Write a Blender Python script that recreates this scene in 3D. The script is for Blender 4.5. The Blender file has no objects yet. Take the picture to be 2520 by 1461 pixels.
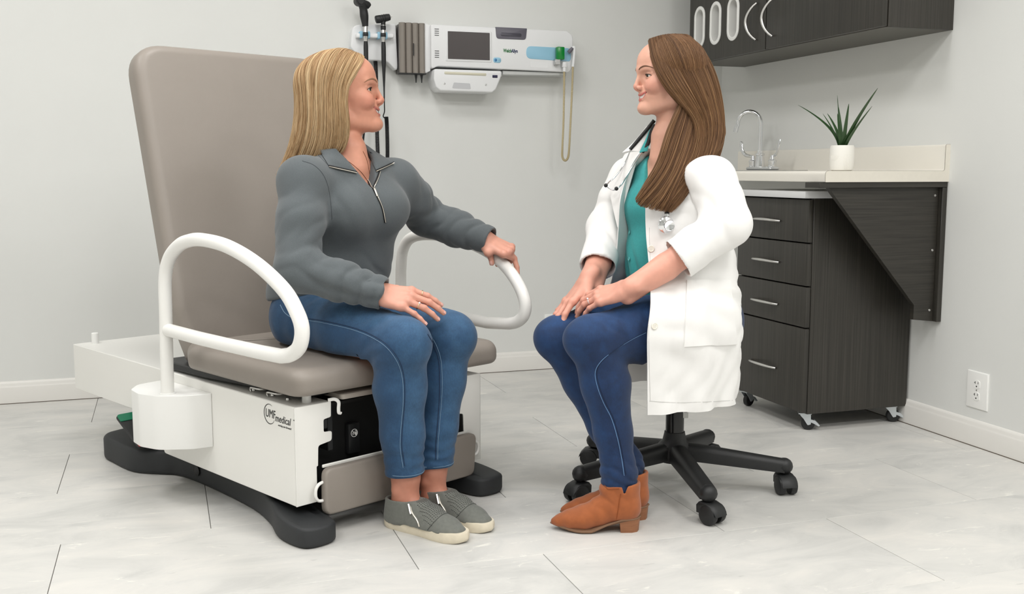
import bpy, bmesh, math, random
import numpy as np
from mathutils import Vector, Matrix, Euler
random.seed(7); rng = np.random.default_rng(7)
SC = bpy.context.scene
COL = SC.collection
PI = math.pi
rad = math.radians

# ---------------------------------------------------------------- camera
cam_d = bpy.data.cameras.new('camera'); cam = bpy.data.objects.new('camera', cam_d); COL.objects.link(cam)
cam_d.sensor_fit = 'HORIZONTAL'; cam_d.sensor_width = 36.0; cam_d.lens = 36.0 * 2548.0 / 2520.0
cam_d.clip_start = 0.05
cam.location = (0, 0, 0.897)
cam.rotation_euler = (rad(90 - 6.94), 0, rad(-18.6))
SC.camera = cam

# ---------------------------------------------------------------- world, exposure
w = bpy.data.worlds.new('world'); SC.world = w; w.use_nodes = True
w.node_tree.nodes['Background'].inputs[0].default_value = (0.9, 0.95, 1.0, 1)
w.node_tree.nodes['Background'].inputs[1].default_value = 0.25
SC.view_settings.view_transform = 'Standard'
SC.view_settings.look = 'None'
SC.view_settings.gamma = 1.0
SC.view_settings.use_curve_mapping = False
SC.view_settings.exposure = 0.0

# ceiling troffers: (x, y) centres, each 0.6 x 0.6 m, recessed in the ceiling at CEIL_Z
CEIL_Z = 2.75
WALL_X, WALL_Y = 2.505, 4.365          # right wall, back wall
LEFT_X, FRONT_Y = -3.2, -3.2
TROFFERS = [(-1.16, -.40), (-1.16, 1.17), (-1.16, 2.75), (.44, -.40), (.44, 1.17), (.44, 2.75), (2.04, -.40), (2.04, 1.17)]  # last two are added to brighten the right side and back wall
TROFFER_POWER = 16.3

# ---------------------------------------------------------------- materials
MATS = {}
def srgb(r, g, b):
    def f(c):
        c /= 255.0
        return c / 12.92 if c <= 0.04045 else ((c + 0.055) / 1.055) ** 2.4
    return (f(r), f(g), f(b), 1.0)
def nd(nt, t, **kw):
    n = nt.nodes.new(t)
    for k, v in kw.items(): setattr(n, k, v)
    return n
def mat(name, col, rough=0.5, metal=0.0, spec=0.5, noise=0.0, nscale=40.0, nstretch=(1, 1, 1), bump=0.0, bscale=None,
        sss=0.0, sssr=(1, .35, .2), coat=0.0, sheen=0.0, attr=None, trans=0.0, alpha=1.0, emit=None, estr=0.0, detail=4.0):
    """Principled material: base colour (optionally from a colour attribute), value noise and noise bump in object space."""
    if name in MATS: return MATS[name]
    m = bpy.data.materials.new(name); m.use_nodes = True; nt = m.node_tree
    p = nt.nodes['Principled BSDF']
    p.inputs['Base Color'].default_value = col; p.inputs['Roughness'].default_value = rough
    p.inputs['Metallic'].default_value = metal; p.inputs['Specular IOR Level'].default_value = spec
    src = None
    if attr:
        a = nd(nt, 'ShaderNodeAttribute', attribute_name=attr); src = a.outputs['Color']
    if noise or bump:
        tc = nd(nt, 'ShaderNodeTexCoord'); mp = nd(nt, 'ShaderNodeMapping'); mp.inputs['Scale'].default_value = nstretch
        nt.links.new(tc.outputs['Object'], mp.inputs[0])
    if noise:
        n = nd(nt, 'ShaderNodeTexNoise'); n.inputs['Scale'].default_value = nscale; n.inputs['Detail'].default_value = detail
        nt.links.new(mp.outputs[0], n.inputs['Vector'])
        mr = nd(nt, 'ShaderNodeMapRange'); mr.inputs['From Min'].default_value = .25; mr.inputs['From Max'].default_value = .75
        mr.inputs['To Min'].default_value = 1 - noise; mr.inputs['To Max'].default_value = 1 + noise
        nt.links.new(n.outputs[0], mr.inputs[0])
        mx = nd(nt, 'ShaderNodeMix', data_type='RGBA', blend_type='MULTIPLY'); mx.inputs[0].default_value = 1
        mx.inputs[6].default_value = col
        if src: nt.links.new(src, mx.inputs[6])
        nt.links.new(mr.outputs[0], mx.inputs[7]); src = mx.outputs[2]
    if src: nt.links.new(src, p.inputs['Base Color'])
    if bump:
        n2 = nd(nt, 'ShaderNodeTexNoise'); n2.inputs['Scale'].default_value = bscale or nscale; n2.inputs['Detail'].default_value = 3
        nt.links.new(mp.outputs[0], n2.inputs['Vector'])
        b = nd(nt, 'ShaderNodeBump'); b.inputs['Strength'].default_value = bump; b.inputs['Distance'].default_value = 0.001
        nt.links.new(n2.outputs[0], b.inputs['Height']); nt.links.new(b.outputs[0], p.inputs['Normal'])
    if sss:
        p.inputs['Subsurface Weight'].default_value = sss; p.inputs['Subsurface Radius'].default_value = sssr; p.inputs['Subsurface Scale'].default_value = 0.004
    if coat: p.inputs['Coat Weight'].default_value = coat
    if sheen: p.inputs['Sheen Weight'].default_value = sheen; p.inputs['Sheen Roughness'].default_value = .5
    if trans: p.inputs['Transmission Weight'].default_value = trans
    if alpha < 1: p.inputs['Alpha'].default_value = alpha
    if emit: p.inputs['Emission Color'].default_value = emit; p.inputs['Emission Strength'].default_value = estr
    MATS[name] = m
    return m

M_WALL = mat('wall_paint', srgb(226, 227, 224), .75, noise=.015, nscale=3, bump=.05, bscale=180)
M_CEIL = mat('ceiling_paint', srgb(244, 244, 242), .8)
M_TRIM = mat('trim_paint', srgb(232, 230, 225), .4)
M_PLASTW = mat('white_plastic', srgb(243, 243, 240), .32)
M_POWDER = mat('white_powder_coat', srgb(242, 241, 236), .38, bump=.06, bscale=600)
M_POWDER2 = mat('white_tube_enamel', srgb(245, 244, 240), .28)
M_VINYL = mat('taupe_vinyl', srgb(146, 138, 130), .48, noise=.03, nscale=6, bump=.12, bscale=420)
M_VINYL2 = mat('taupe_board', srgb(172, 164, 155), .5, noise=.03, nscale=6)
M_BLACK = mat('black_plastic', srgb(28, 29, 30), .5, bump=.1, bscale=500)
M_BLACKM = mat('black_matte_casting', srgb(42, 44, 46), .62, bump=.2, bscale=420)
M_DARK = mat('dark_void', srgb(9, 9, 9), .7)
M_CHROME = mat('chrome', (.82, .83, .85, 1), .06, metal=1.0)
M_NICKEL = mat('brushed_nickel', (.72, .71, .69, 1), .28, metal=1.0)
M_STEEL = mat('stainless_steel', (.55, .55, .55, 1), .3, metal=1.0)
M_ZINC = mat('zinc_plate', srgb(214, 220, 224), .28, metal=.6)
M_RED = mat('red_pad', srgb(170, 20, 32), .5)
M_GREENP = mat('green_pad', srgb(12, 110, 78), .5)
M_COUNTER = mat('cream_laminate', srgb(226, 221, 209), .3, noise=.02, nscale=60)
M_COUNTERF = mat('cream_laminate_edge', srgb(238, 234, 224), .3)
M_SEAM = mat('seam_brown', srgb(96, 86, 74), .7)

def wood_mat(name, c1, c2, horiz=False, rough=.42):
    if name in MATS: return MATS[name]
    m = bpy.data.materials.new(name); m.use_nodes = True; nt = m.node_tree; p = nt.nodes['Principled BSDF']
    tc = nd(nt, 'ShaderNodeTexCoord'); mp = nd(nt, 'ShaderNodeMapping')
    mp.inputs['Scale'].default_value = (4, 4, 160) if horiz else (190, 190, 2.2)
    nt.links.new(tc.outputs['Object'], mp.inputs[0])
    n = nd(nt, 'ShaderNodeTexNoise'); n.inputs['Scale'].default_value = 1.0; n.inputs['Detail'].default_value = 5; n.inputs['Roughness'].default_value = .6
    nt.links.new(mp.outputs[0], n.inputs['Vector'])
    cr = nd(nt, 'ShaderNodeValToRGB'); cr.color_ramp.elements[0].position = .3; cr.color_ramp.elements[1].position = .72
    cr.color_ramp.elements[0].color = c1; cr.color_ramp.elements[1].color = c2
    nt.links.new(n.outputs[0], cr.inputs[0]); nt.links.new(cr.outputs[0], p.inputs['Base Color'])
    p.inputs['Roughness'].default_value = rough
    b = nd(nt, 'ShaderNodeBump'); b.inputs['Strength'].default_value = .12; b.inputs['Distance'].default_value = .0005
    nt.links.new(n.outputs[0], b.inputs['Height']); nt.links.new(b.outputs[0], p.inputs['Normal'])
    MATS[name] = m; return m
M_WENGE = wood_mat('dark_wenge_laminate', srgb(38, 36, 32), srgb(64, 61, 55))
M_WENGEH = wood_mat('dark_wenge_laminate_horizontal', srgb(34, 32, 28), srgb(60, 57, 51), True)

def floor_mat():
    m = bpy.data.materials.new('grey_stone_vinyl'); m.use_nodes = True; nt = m.node_tree; p = nt.nodes['Principled BSDF']
    tc = nd(nt, 'ShaderNodeTexCoord'); oi = nd(nt, 'ShaderNodeObjectInfo')
    off = nd(nt, 'ShaderNodeVectorMath', operation='SCALE'); off.inputs[0].default_value = (17, 31, 5)
    nt.links.new(oi.outputs['Random'], off.inputs['Scale'])
    add = nd(nt, 'ShaderNodeVectorMath', operation='ADD'); nt.links.new(tc.outputs['Object'], add.inputs[0]); nt.links.new(off.outputs[0], add.inputs[1])
    mp = nd(nt, 'ShaderNodeMapping'); mp.inputs['Scale'].default_value = (1, 1.9, 1); mp.inputs['Rotation'].default_value = (0, 0, rad(14))
    nt.links.new(add.outputs[0], mp.inputs[0])
    n1 = nd(nt, 'ShaderNodeTexNoise'); n1.inputs['Scale'].default_value = 3.6; n1.inputs['Detail'].default_value = 7; n1.inputs['Roughness'].default_value = .62; n1.inputs['Distortion'].default_value = .8
    nt.links.new(mp.outputs[0], n1.inputs['Vector'])
    cr = nd(nt, 'ShaderNodeValToRGB'); e = cr.color_ramp.elements
    e[0].position = .28; e[0].color = srgb(190, 190, 187); e[1].position = .78; e[1].color = srgb(222, 219, 213)
    k = e.new(.5); k.color = srgb(208, 207, 203)
    nt.links.new(n1.outputs[0], cr.inputs[0])
    # pale clouds and streaks of the stone print
    n2 = nd(nt, 'ShaderNodeTexNoise'); n2.inputs['Scale'].default_value = 8.5; n2.inputs['Detail'].default_value = 9; n2.inputs['Roughness'].default_value = .7; n2.inputs['Distortion'].default_value = 1.6
    mp2 = nd(nt, 'ShaderNodeMapping'); mp2.inputs['Scale'].default_value = (.8, 2.6, 1); mp2.inputs['Rotation'].default_value = (0, 0, rad(20))
    nt.links.new(add.outputs[0], mp2.inputs[0]); nt.links.new(mp2.outputs[0], n2.inputs['Vector'])
    r2 = nd(nt, 'ShaderNodeMapRange'); r2.inputs['From Min'].default_value = .60; r2.inputs['From Max'].default_value = .70; r2.inputs['To Max'].default_value = .75
    nt.links.new(n2.outputs[0], r2.inputs[0])
    mx = nd(nt, 'ShaderNodeMix', data_type='RGBA'); nt.links.new(r2.outputs[0], mx.inputs[0])
    nt.links.new(cr.outputs[0], mx.inputs[6]); mx.inputs[7].default_value = srgb(238, 236, 228)
    # small dark fossil flecks
    n3 = nd(nt, 'ShaderNodeTexNoise'); n3.inputs['Scale'].default_value = 22; n3.inputs['Detail'].default_value = 4
    nt.links.new(mp2.outputs[0], n3.inputs['Vector'])
    r3 = nd(nt, 'ShaderNodeMapRange'); r3.inputs['From Min'].default_value = .69; r3.inputs['From Max'].default_value = .76; r3.inputs['To Max'].default_value = .45
    nt.links.new(n3.outputs[0], r3.inputs[0])
    mx2 = nd(nt, 'ShaderNodeMix', data_type='RGBA'); nt.links.new(r3.outputs[0], mx2.inputs[0])
    nt.links.new(mx.outputs[2], mx2.inputs[6]); mx2.inputs[7].default_value = srgb(176, 175, 172)
    nt.links.new(mx2.outputs[2], p.inputs['Base Color'])
    p.inputs['Roughness'].default_value = .42; p.inputs['Specular IOR Level'].default_value = .35
    return m
M_FLOOR = floor_mat()
M_GROUT = mat('joint_grey', srgb(120, 117, 112), .8)

# ---------------------------------------------------------------- object helpers
def tag(o, label=None, cat=None, group=None, kind=None):
    if label: o['label'] = label
    if cat: o['category'] = cat
    if group: o['group'] = group
    if kind: o['kind'] = kind
    return o
def empty(name, loc=(0, 0, 0), rz=0.0, label=None, cat=None, group=None, kind=None):
    o = bpy.data.objects.new(name, None); COL.objects.link(o); o.location = loc; o.rotation_euler = (0, 0, rz)
    o.empty_display_size = .05
    return tag(o, label, cat, group, kind)
def link(name, me, m, parent=None, loc=None):
    o = bpy.data.objects.new(name, me); COL.objects.link(o)
    if m is not None and not me.materials: me.materials.append(m)
    if parent: o.parent = parent
    if loc is not None: o.location = loc
    return o
def smooth(me, ang=40):
    me.polygons.foreach_set('use_smooth', [True] * len(me.polygons))
    try: me.set_sharp_from_angle(angle=rad(ang))
    except Exception: pass
def bm_obj(name, bm, m, parent=None, loc=None, ang=40):
    me = bpy.data.meshes.new(name); bm.normal_update(); bm.to_mesh(me); bm.free()
    if ang: smooth(me, ang)
    return link(name, me, m, parent, loc)
def raw(name, vs, fs, m, parent=None, ang=40):
    me = bpy.data.meshes.new(name); me.from_pydata([tuple(v) for v in vs], [], [tuple(f) for f in fs]); me.update()
    if ang: smooth(me, ang)
    return link(name, me, m, parent)
def bevel(bm, r, seg=2, edges=None):
    bmesh.ops.bevel(bm, geom=edges if edges is not None else bm.edges[:], offset=r, segments=seg, profile=.5, affect='EDGES', clamp_overlap=True)
def add_box(bm, a, b, r=0.0, seg=2):
    a, b = Vector(a), Vector(b)
    t = bmesh.new(); bmesh.ops.create_cube(t, size=1)
    for v in t.verts: v.co = Vector([(a[i] + b[i]) / 2 + v.co[i] * (b[i] - a[i]) for i in range(3)])
    if r: bevel(t, r, seg)
    join(bm, t)
def join(bm, t, M=None):
    me = bpy.data.meshes.new('tmp'); t.to_mesh(me); t.free()
    if M is not None: me.transform(M)
    bm.from_mesh(me); bpy.data.meshes.remove(me)
def box(name, a, b, m, parent=None, r=0.002, seg=2):
    bm = bmesh.new(); add_box(bm, a, b, r, seg); return bm_obj(name, bm, m, parent)
def poly_prism(pts, h0, h1, axes='xyz', r=0.0, seg=2, cap_only=True):
    """extrude a 2-D outline along the third axis; axes names which world axes (u, v, extrude)."""
    bm = bmesh.new(); ia = ['xyz'.index(c) for c in axes]
    def P(p, h):
        q = [0, 0, 0]; q[ia[0]] = p[0]; q[ia[1]] = p[1]; q[ia[2]] = h; return q
    n = len(pts); lo = [bm.verts.new(P(p, h0)) for p in pts]; hi = [bm.verts.new(P(p, h1)) for p in pts]
    bm.faces.new(lo); bm.faces.new(hi)
    for i in range(n): bm.faces.new((lo[i], lo[(i + 1) % n], hi[(i + 1) % n], hi[i]))
    bmesh.ops.recalc_face_normals(bm, faces=bm.faces[:])
    if r:
        es = [e for e in bm.edges if (e.verts[0] in lo) == (e.verts[1] in lo)]
        bevel(bm, r, seg, es)
    return bm
def round_poly(pts, radii, seg=5):
    """round the corners of a polygon."""
    out = []; n = len(pts)
    if not hasattr(radii, '__len__'): radii = [radii] * n
    for i in range(n):
        p = np.array(pts[i], float); a = np.array(pts[i - 1], float); b = np.array(pts[(i + 1) % n], float); r = radii[i]
        if r <= 0: out.append(tuple(p)); continue
        ua = a - p; ub = b - p; la = np.linalg.norm(ua); lb = np.linalg.norm(ub); ua /= la; ub /= lb
        c = np.clip(ua @ ub, -1, 1); th = math.acos(c); d = min(r / math.tan(th / 2), la * .48, lb * .48)
        p0 = p + ua * d; p1 = p + ub * d
        for k in range(seg + 1):
            t = k / seg; q = (1 - t) ** 2 * p0 + 2 * t * (1 - t) * p + t * t * p1; out.append(tuple(q))
    return out
def catmull(pts, n=8, closed=False):
    P = [np.array(p, float) for p in pts]; N = len(P); out = []
    rngi = range(N) if closed else range(N - 1)
    for i in rngi:
        p0 = P[i - 1] if (closed or i > 0) else 2 * P[0] - P[1]
        p1 = P[i]; p2 = P[(i + 1) % N]
        p3 = P[(i + 2) % N] if (closed or i + 2 < N) else 2 * P[-1] - P[-2]
        for k in range(n):
            t = k / n
            out.append(.5 * ((2 * p1) + (-p0 + p2) * t + (2 * p0 - 5 * p1 + 4 * p2 - p3) * t * t + (-p0 + 3 * p1 - 3 * p2 + p3) * t ** 3))
    if not closed: out.append(P[-1])
    return out
def add_tube(bm, pts, r, n=10, caps=True, closed=False, flat=None, up=None):
    """sweep a circle (or ellipse: flat = second radius factor) along points; r scalar or list."""
    pts = [Vector(p) for p in pts]; N = len(pts); rings = []
    rs = r if hasattr(r, '__len__') else [r] * N
    prev = None
    for i in range(N):
        if closed: t = pts[(i + 1) % N] - pts[i - 1]
        else: t = pts[min(i + 1, N - 1)] - pts[max(i - 1, 0)]
        t.normalize()
        if prev is None:
            a = Vector(up) if up else (Vector((0, 0, 1)) if abs(t.z) < .9 else Vector((1, 0, 0)))
        else: a = prev
        u = (a - t * a.dot(t)); u.normalize(); v = t.cross(u); prev = u
        f = flat or 1.0
        rings.append([bm.verts.new(pts[i] + (u * math.cos(2 * PI * k / n) * rs[i] + v * math.sin(2 * PI * k / n) * rs[i] * f)) for k in range(n)])
    for i in range(N if closed else N - 1):
        A = rings[i]; B = rings[(i + 1) % N]
        for k in range(n): bm.faces.new((A[k], A[(k + 1) % n], B[(k + 1) % n], B[k]))
    if caps and not closed:
        bm.faces.new(list(reversed(rings[0]))); bm.faces.new(rings[-1])
def tube(name, pts, r, m, parent=None, n=10, closed=False, flat=None, up=None):
    bm = bmesh.new(); add_tube(bm, pts, r, n, True, closed, flat, up); return bm_obj(name, bm, m, parent, ang=50)
def add_lathe(bm, prof, n=24, M=None):
    """revolve (radius, height) pairs about z."""
    t = bmesh.new(); rings = []
    for (r, z) in prof:
        if r < 1e-6: rings.append([t.verts.new((0, 0, z))])
        else: rings.append([t.verts.new((r * math.cos(2 * PI * k / n), r * math.sin(2 * PI * k / n), z)) for k in range(n)])
    for A, B in zip(rings, rings[1:]):
        for k in range(n):
            k2 = (k + 1) % n
            f = [A[k % len(A)], A[k2 % len(A)], B[k2 % len(B)], B[k % len(B)]]
            f2 = []
            for x in f:
                if x not in f2: f2.append(x)
            if len(f2) > 2: t.faces.new(f2)
    bmesh.ops.recalc_face_normals(t, faces=t.faces[:])
    join(bm, t, M)
def lathe(name, prof, m, parent=None, n=24, M=None):
    bm = bmesh.new(); add_lathe(bm, prof, n, M); return bm_obj(name, bm, m, parent, ang=35)
def copy_tree(o, parent=None):
    c = o.copy(); COL.objects.link(c)
    if parent: c.parent = parent
    for ch in o.children: copy_tree(ch, c)
    return c
def text_mesh(name, s, size, m, parent, M, extrude=.0004, bold=0.0, shear=0.0, sx=1.0, font_align='LEFT'):
    cu = bpy.data.curves.new(name, 'FONT'); cu.body = s; cu.size = size; cu.extrude = extrude; cu.offset = bold; cu.shear = shear
    cu.align_x = font_align; cu.resolution_u = 3
    o = bpy.data.objects.new(name, cu); COL.objects.link(o)
    dg = bpy.context.evaluated_depsgraph_get(); me = bpy.data.meshes.new_from_object(o.evaluated_get(dg))
    bpy.data.objects.remove(o); bpy.data.curves.remove(cu)
    me.transform(Matrix.Diagonal((sx, 1, 1, 1))); me.transform(M)
    return link(name, me, m, parent)
# ---------------------------------------------------------------- room shell
RZ = 0.0
def structure(o): o['kind'] = 'structure'; return o
fl = structure(box('floor', (LEFT_X, FRONT_Y, -.06), (WALL_X, WALL_Y, -.0035), M_GROUT, None, 0))
ROWS = [FRONT_Y, -2.977, -2.545, -2.113, -1.681, -1.249, -.817, -.385, .047, .479, .911, 1.343, 1.775, 2.207, 2.639, 3.071, 3.503, 3.935, WALL_Y]
SEAM = {1.775: .820, 2.207: .520, 2.639: .870, 3.071: .474, 3.503: .15, 3.935: -.272}
tile_me = {}
for i in range(len(ROWS) - 1):
    y0, y1 = ROWS[i], ROWS[i + 1]; x = SEAM.get(y0, (i * .3237) % .785)
    while x > LEFT_X: x -= .785
    while x < WALL_X:
        a, b = max(x, LEFT_X), min(x + .785, WALL_X); key = (round(b - a, 3), round(y1 - y0, 3))
        if key not in tile_me:
            bm = bmesh.new(); add_box(bm, (-(b - a) / 2 + .0009, -(y1 - y0) / 2 + .0003, -.0035), ((b - a) / 2 - .0009, (y1 - y0) / 2 - .0003, 0), .0005, 1)
            me = bpy.data.meshes.new('tile'); bm.to_mesh(me); bm.free(); me.materials.append(M_FLOOR); tile_me[key] = me
        o = link('tile', tile_me[key], None, fl); o.location = ((a + b) / 2, (y0 + y1) / 2, 0)
        x += .785
structure(box('wall_back', (LEFT_X - .1, WALL_Y, -.06), (WALL_X + .1, WALL_Y + .1, CEIL_Z), M_WALL, None, 0))
structure(box('wall_right', (WALL_X, FRONT_Y - .1, -.06), (WALL_X + .1, WALL_Y, CEIL_Z), M_WALL, None, 0))
structure(box('wall_left', (LEFT_X - .1, FRONT_Y - .1, -.06), (LEFT_X, WALL_Y, CEIL_Z), M_WALL, None, 0))
structure(box('wall_front', (LEFT_X, FRONT_Y - .1, -.06), (WALL_X, FRONT_Y, CEIL_Z), M_WALL, None, 0))
structure(box('ceiling', (LEFT_X - .1, FRONT_Y - .1, CEIL_Z), (WALL_X + .1, WALL_Y + .1, CEIL_Z + .1), M_CEIL, None, 0))
def baseboard(name, p0, p1, inward):
    """ogee-topped board with a thin dark brown strip at the floor; profile in (depth, z)."""
    prof = [(0, .002), (.013, .002), (.013, .063), (.0115, .067), (.0095, .071), (.009, .078), (.006, .084), (.003, .0865), (0, .087)]
    p0, p1, nv = Vector(p0), Vector(p1), Vector(inward); vs = []; fs = []; n = len(prof)
    for p in (p0, p1):
        for d, z in prof: vs.append(p + nv * d + Vector((0, 0, z)))
    for k in range(n): fs.append((k, (k + 1) % n, n + (k + 1) % n, n + k))
    fs += [tuple(range(n)), tuple(range(2 * n - 1, n - 1, -1))]
    o = raw(name, vs, fs, M_TRIM, None, 25); bm = bmesh.new(); bm.from_mesh(o.data); bmesh.ops.recalc_face_normals(bm, faces=bm.faces[:]); bm.to_mesh(o.data); bm.free()
    c = bmesh.new(); a = p0 + nv * .0128; b = p1 + nv * .0142 + Vector((0, 0, .0025)); add_box(c, [min(a[i], b[i]) for i in range(3)], [max(a[i], b[i]) for i in range(3)])
    bm_obj('brown_strip', c, M_SEAM, o, None, 0)
    return structure(o)
baseboard('baseboard_back', (LEFT_X, WALL_Y, 0), (WALL_X - .013, WALL_Y, 0), (0, -1, 0))
baseboard('baseboard_right', (WALL_X, FRONT_Y, 0), (WALL_X, WALL_Y, 0), (-1, 0, 0))

# ceiling troffers (lamps of the room, plus two added fills by the right wall)
M_DIFF = mat('troffer_diffuser', srgb(250, 250, 248), .5, emit=(1.0, .985, .972, 1), estr=TROFFER_POWER)
for i, (x, y) in enumerate(TROFFERS):
    t = empty('ceiling_light', (x, y, CEIL_Z), 0, 'square white ceiling panel light, %s' % ['behind the camera on the left', 'left of the room, second from the back wall', 'left of the room, nearest the back wall', 'behind the camera, middle of the room', 'middle row, second from the back wall', 'middle row, nearest the back wall', 'added as fill behind the camera, by the right wall', 'added as fill by the right wall, before the cabinets'][i], 'ceiling light')
    for a, b in (((-.32, -.32, -.02), (-.30, .32, 0)), ((.30, -.32, -.02), (.32, .32, 0)), ((-.30, -.32, -.02), (.30, -.30, 0)), ((-.30, .30, -.02), (.30, .32, 0))): box('frame', a, b, M_PLASTW, t, .002, 1)
    raw('diffuser', [(-.3, -.3, -.012), (-.3, .3, -.012), (.3, .3, -.012), (.3, -.3, -.012)], [(0, 1, 2, 3)], M_DIFF, t, 0)

# wall outlets
def outlet(loc, rz, label, wdt=.080, hgt=.122):
    t = empty('wall_outlet', loc, rz, label, 'outlet', None)
    bm = poly_prism([(-wdt / 2, -hgt / 2), (wdt / 2, -hgt / 2), (wdt / 2, hgt / 2), (-wdt / 2, hgt / 2)], 0, -.006, 'xzy', 0)
    es = [e for e in bm.edges if all(abs(v.co.y + .006) < 1e-5 for v in e.verts)]; bevel(bm, .0035, 3, es)
    bm_obj('cover_plate', bm, M_PLASTW, t)
    for s in (-1, 1):
        zc = s * .0195
        pts = [(.0165 * math.cos(a), zc + .0145 * math.sin(a)) for a in np.linspace(0, 2 * PI, 24, endpoint=False)]
        pts = [(max(-.0135, min(.0135, p[0] * 1.1)), p[1]) for p in pts]
        f = bm_obj('receptacle', poly_prism(pts, -.005, -.0078, 'xzy', .0006, 1), M_PLASTW, t)
        bm = bmesh.new()
        add_box(bm, (-.0075, -.0082, zc + .001), (-.0055, -.0060, zc + .0095)); add_box(bm, (.0050, -.0082, zc + .002), (.0068, -.0060, zc + .0090))
        add_box(bm, (-.011, -.0082, zc + .0045), (-.0055, -.006, zc + .0062))
        add_tube(bm, [(0, -.006, zc - .0065), (0, -.0082, zc - .0065)], .0026, 10)
        bm_obj('slot', bm, M_DARK, f, None, 0)
    lathe('screw', [(0, 0), (.003, 0), (.0026, .0012), (0, .0015)], M_NICKEL, t, 12, Matrix.Translation((0, -.006, 0)) @ Matrix.Rotation(rad(90), 4, 'X'))
    return t
outlet((WALL_X, 2.664, .1855), rad(-90), 'white duplex wall outlet on the bare wall beside the drawer cart', .092, .122)
outlet((1.665, WALL_Y, .190), 0, 'white duplex wall outlet behind the seated clinician\'s knees')
# ---------------------------------------------------------------- exam table (local x across, y towards its rear, z up)
ET = empty('exam_table', (.282, 2.478, 0), rad(26.2), 'white powered exam table with taupe upholstery and tall tilted backrest, seat of the patient', 'exam table')
BW, BL = .612, 1.31
SIDE = [(0, .085), (.69, .085), (.70, .183), (BL, .183), (BL, .331), (0, .331)]
def side_panel(x0, x1):
    bm = poly_prism(round_poly(SIDE, [0, .012, .012, 0, 0, 0], 4), x0, x1, 'yzx', .0015, 1); return bm_obj('side_panel', bm, M_POWDER, ET)
side_panel(0, .004); side_panel(BW - .004, BW)
# top deck: rear plate and the two strips beside the seat
bm = bmesh.new(); add_box(bm, (.004, .56, .327), (BW - .004, BL - .003, .331), .0008, 1)
add_box(bm, (.004, .004, .327), (.105, .56, .331), .0008, 1); add_box(bm, (BW - .105, .004, .327), (BW - .004, .56, .331), .0008, 1)
bm_obj('top_deck', bm, M_POWDER, ET)
box('rear_panel', (.004, BL - .004, .183), (BW - .004, BL, .331), M_POWDER, ET, .001, 1)
box('belly_panel', (.004, .69, .183), (BW - .004, BL - .004, .187), M_POWDER, ET, 0)
# front flanges with their notches
FL = [(0, .085), (.060, .085), (.060, .174), (.064, .176), (.066, .226), (.106, .232), (.107, .256), (.083, .257), (.083, .289), (.105, .292), (.106, .331), (0, .331)]
FLR = round_poly(FL, [0, .004, 0, 0, .008, .008, .006, .005, .005, .005, 0, 0], 3)
bm_obj('front_flange', poly_prism(FLR, 0, .004, 'xzy', .0008, 1), M_POWDER, ET)
bm_obj('front_flange', poly_prism([(BW - p[0], p[1]) for p in FLR], 0, .004, 'xzy', .0008, 1), M_POWDER, ET)
# black works behind the opening
bm = bmesh.new()
add_box(bm, (.03, .06, .09), (BW - .03, .075, .326)); add_box(bm, (.02, .006, .318), (BW - .02, .52, .3255)); add_box(bm, (.006, .03, .19), (.02, .6, .32))
add_box(bm, (.03, .06, .088), (BW - .03, .68, .095))
bm_obj('front_recess', bm, M_DARK, ET, None, 0)
bm = bmesh.new(); add_box(bm, (.085, .012, .260), (.104, .03, .288), .003, 1); add_box(bm, (.108, .02, .20), (.124, .06, .32), .002, 1); bm_obj('latch_block', bm, M_BLACK, ET)
lp = box('latch_plate', (.186, .04, .172), (.222, .058, .252), M_BLACK, ET, .004, 2)
def disc_pts(cx, cz, r, n=28): return [(cx + r * math.cos(2 * PI * k / n), cz + r * math.sin(2 * PI * k / n)) for k in range(n)]
bm = bmesh.new(); add_tube(bm, [(.2025 + .0098 * math.cos(a), .0388, .2265 + .0098 * math.sin(a)) for a in np.linspace(0, 2 * PI, 28, endpoint=False)], .0010, 6, True, True)
add_tube(bm, [(.196, .0388, .2335), (.209, .0388, .2195)], .0010, 6)
add_box(bm, (.2035, .0382, .221), (.2105, .0392, .2285), .001, 1); add_tube(bm, [(.2045, .0388, .2285), (.2045, .0388, .231), (.207, .0388, .2325), (.2095, .0388, .231), (.2095, .0388, .2285)], .0007, 6)
add_tube(bm, [(.1985, .0388, .222), (.1985, .0388, .228)], .0013, 6)
bm_obj('lock_symbol', bm, M_PLASTW, lp)
# tray slab that slides out under the seat, and the white hook beside it
bm = poly_prism(round_poly([(.13, -.012), (.49, -.012), (.49, .34), (.13, .34)], .012, 3), .332, .346, 'xyz', .004, 2); bm_obj('footrest_tray', bm, M_VINYL2, ET)
tube('tray_hook', catmull([(.098, .002, .335), (.113, -.005, .336), (.122, -.009, .328), (.1215, -.009, .312), (.1225, -.009, .301), (.129, -.009, .2985)], 5), .0044, M_POWDER2, ET, 8, flat=.6)
# hanging leg pads
def rounded_slab(name, outline, h0, h1, axes, r, m, seg=4, parent=None):
    return bm_obj(name, poly_prism(outline, h0, h1, axes, r, seg), m, parent or ET, ang=60)
lf = rounded_slab('leg_flap', round_poly([(.066, .052), (.565, .052), (.575, .172), (.068, .170)], [.022] * 4, 5), -.026, -.002, 'xzy', .007, M_VINYL)
bm = bmesh.new(); add_box(bm, (.075, -.004, .168), (.56, .002, .176), .0015, 1); bm_obj('flap_hinge', bm, M_POWDER, ET)
tube('flap_handle', catmull([(.070, -.012, .136), (.056, -.013, .133), (.047, -.013, .122), (.046, -.013, .104), (.054, -.013, .092), (.070, -.012, .089)], 5), .0042, M_POWDER2, ET, 8)
tube('flap_handle', catmull([(.570, -.012, .145), (.582, -.013, .143), (.590, -.013, .133), (.590, -.013, .118), (.583, -.013, .108), (.570, -.012, .105)], 5), .0042, M_POWDER2, ET, 8)
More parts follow.
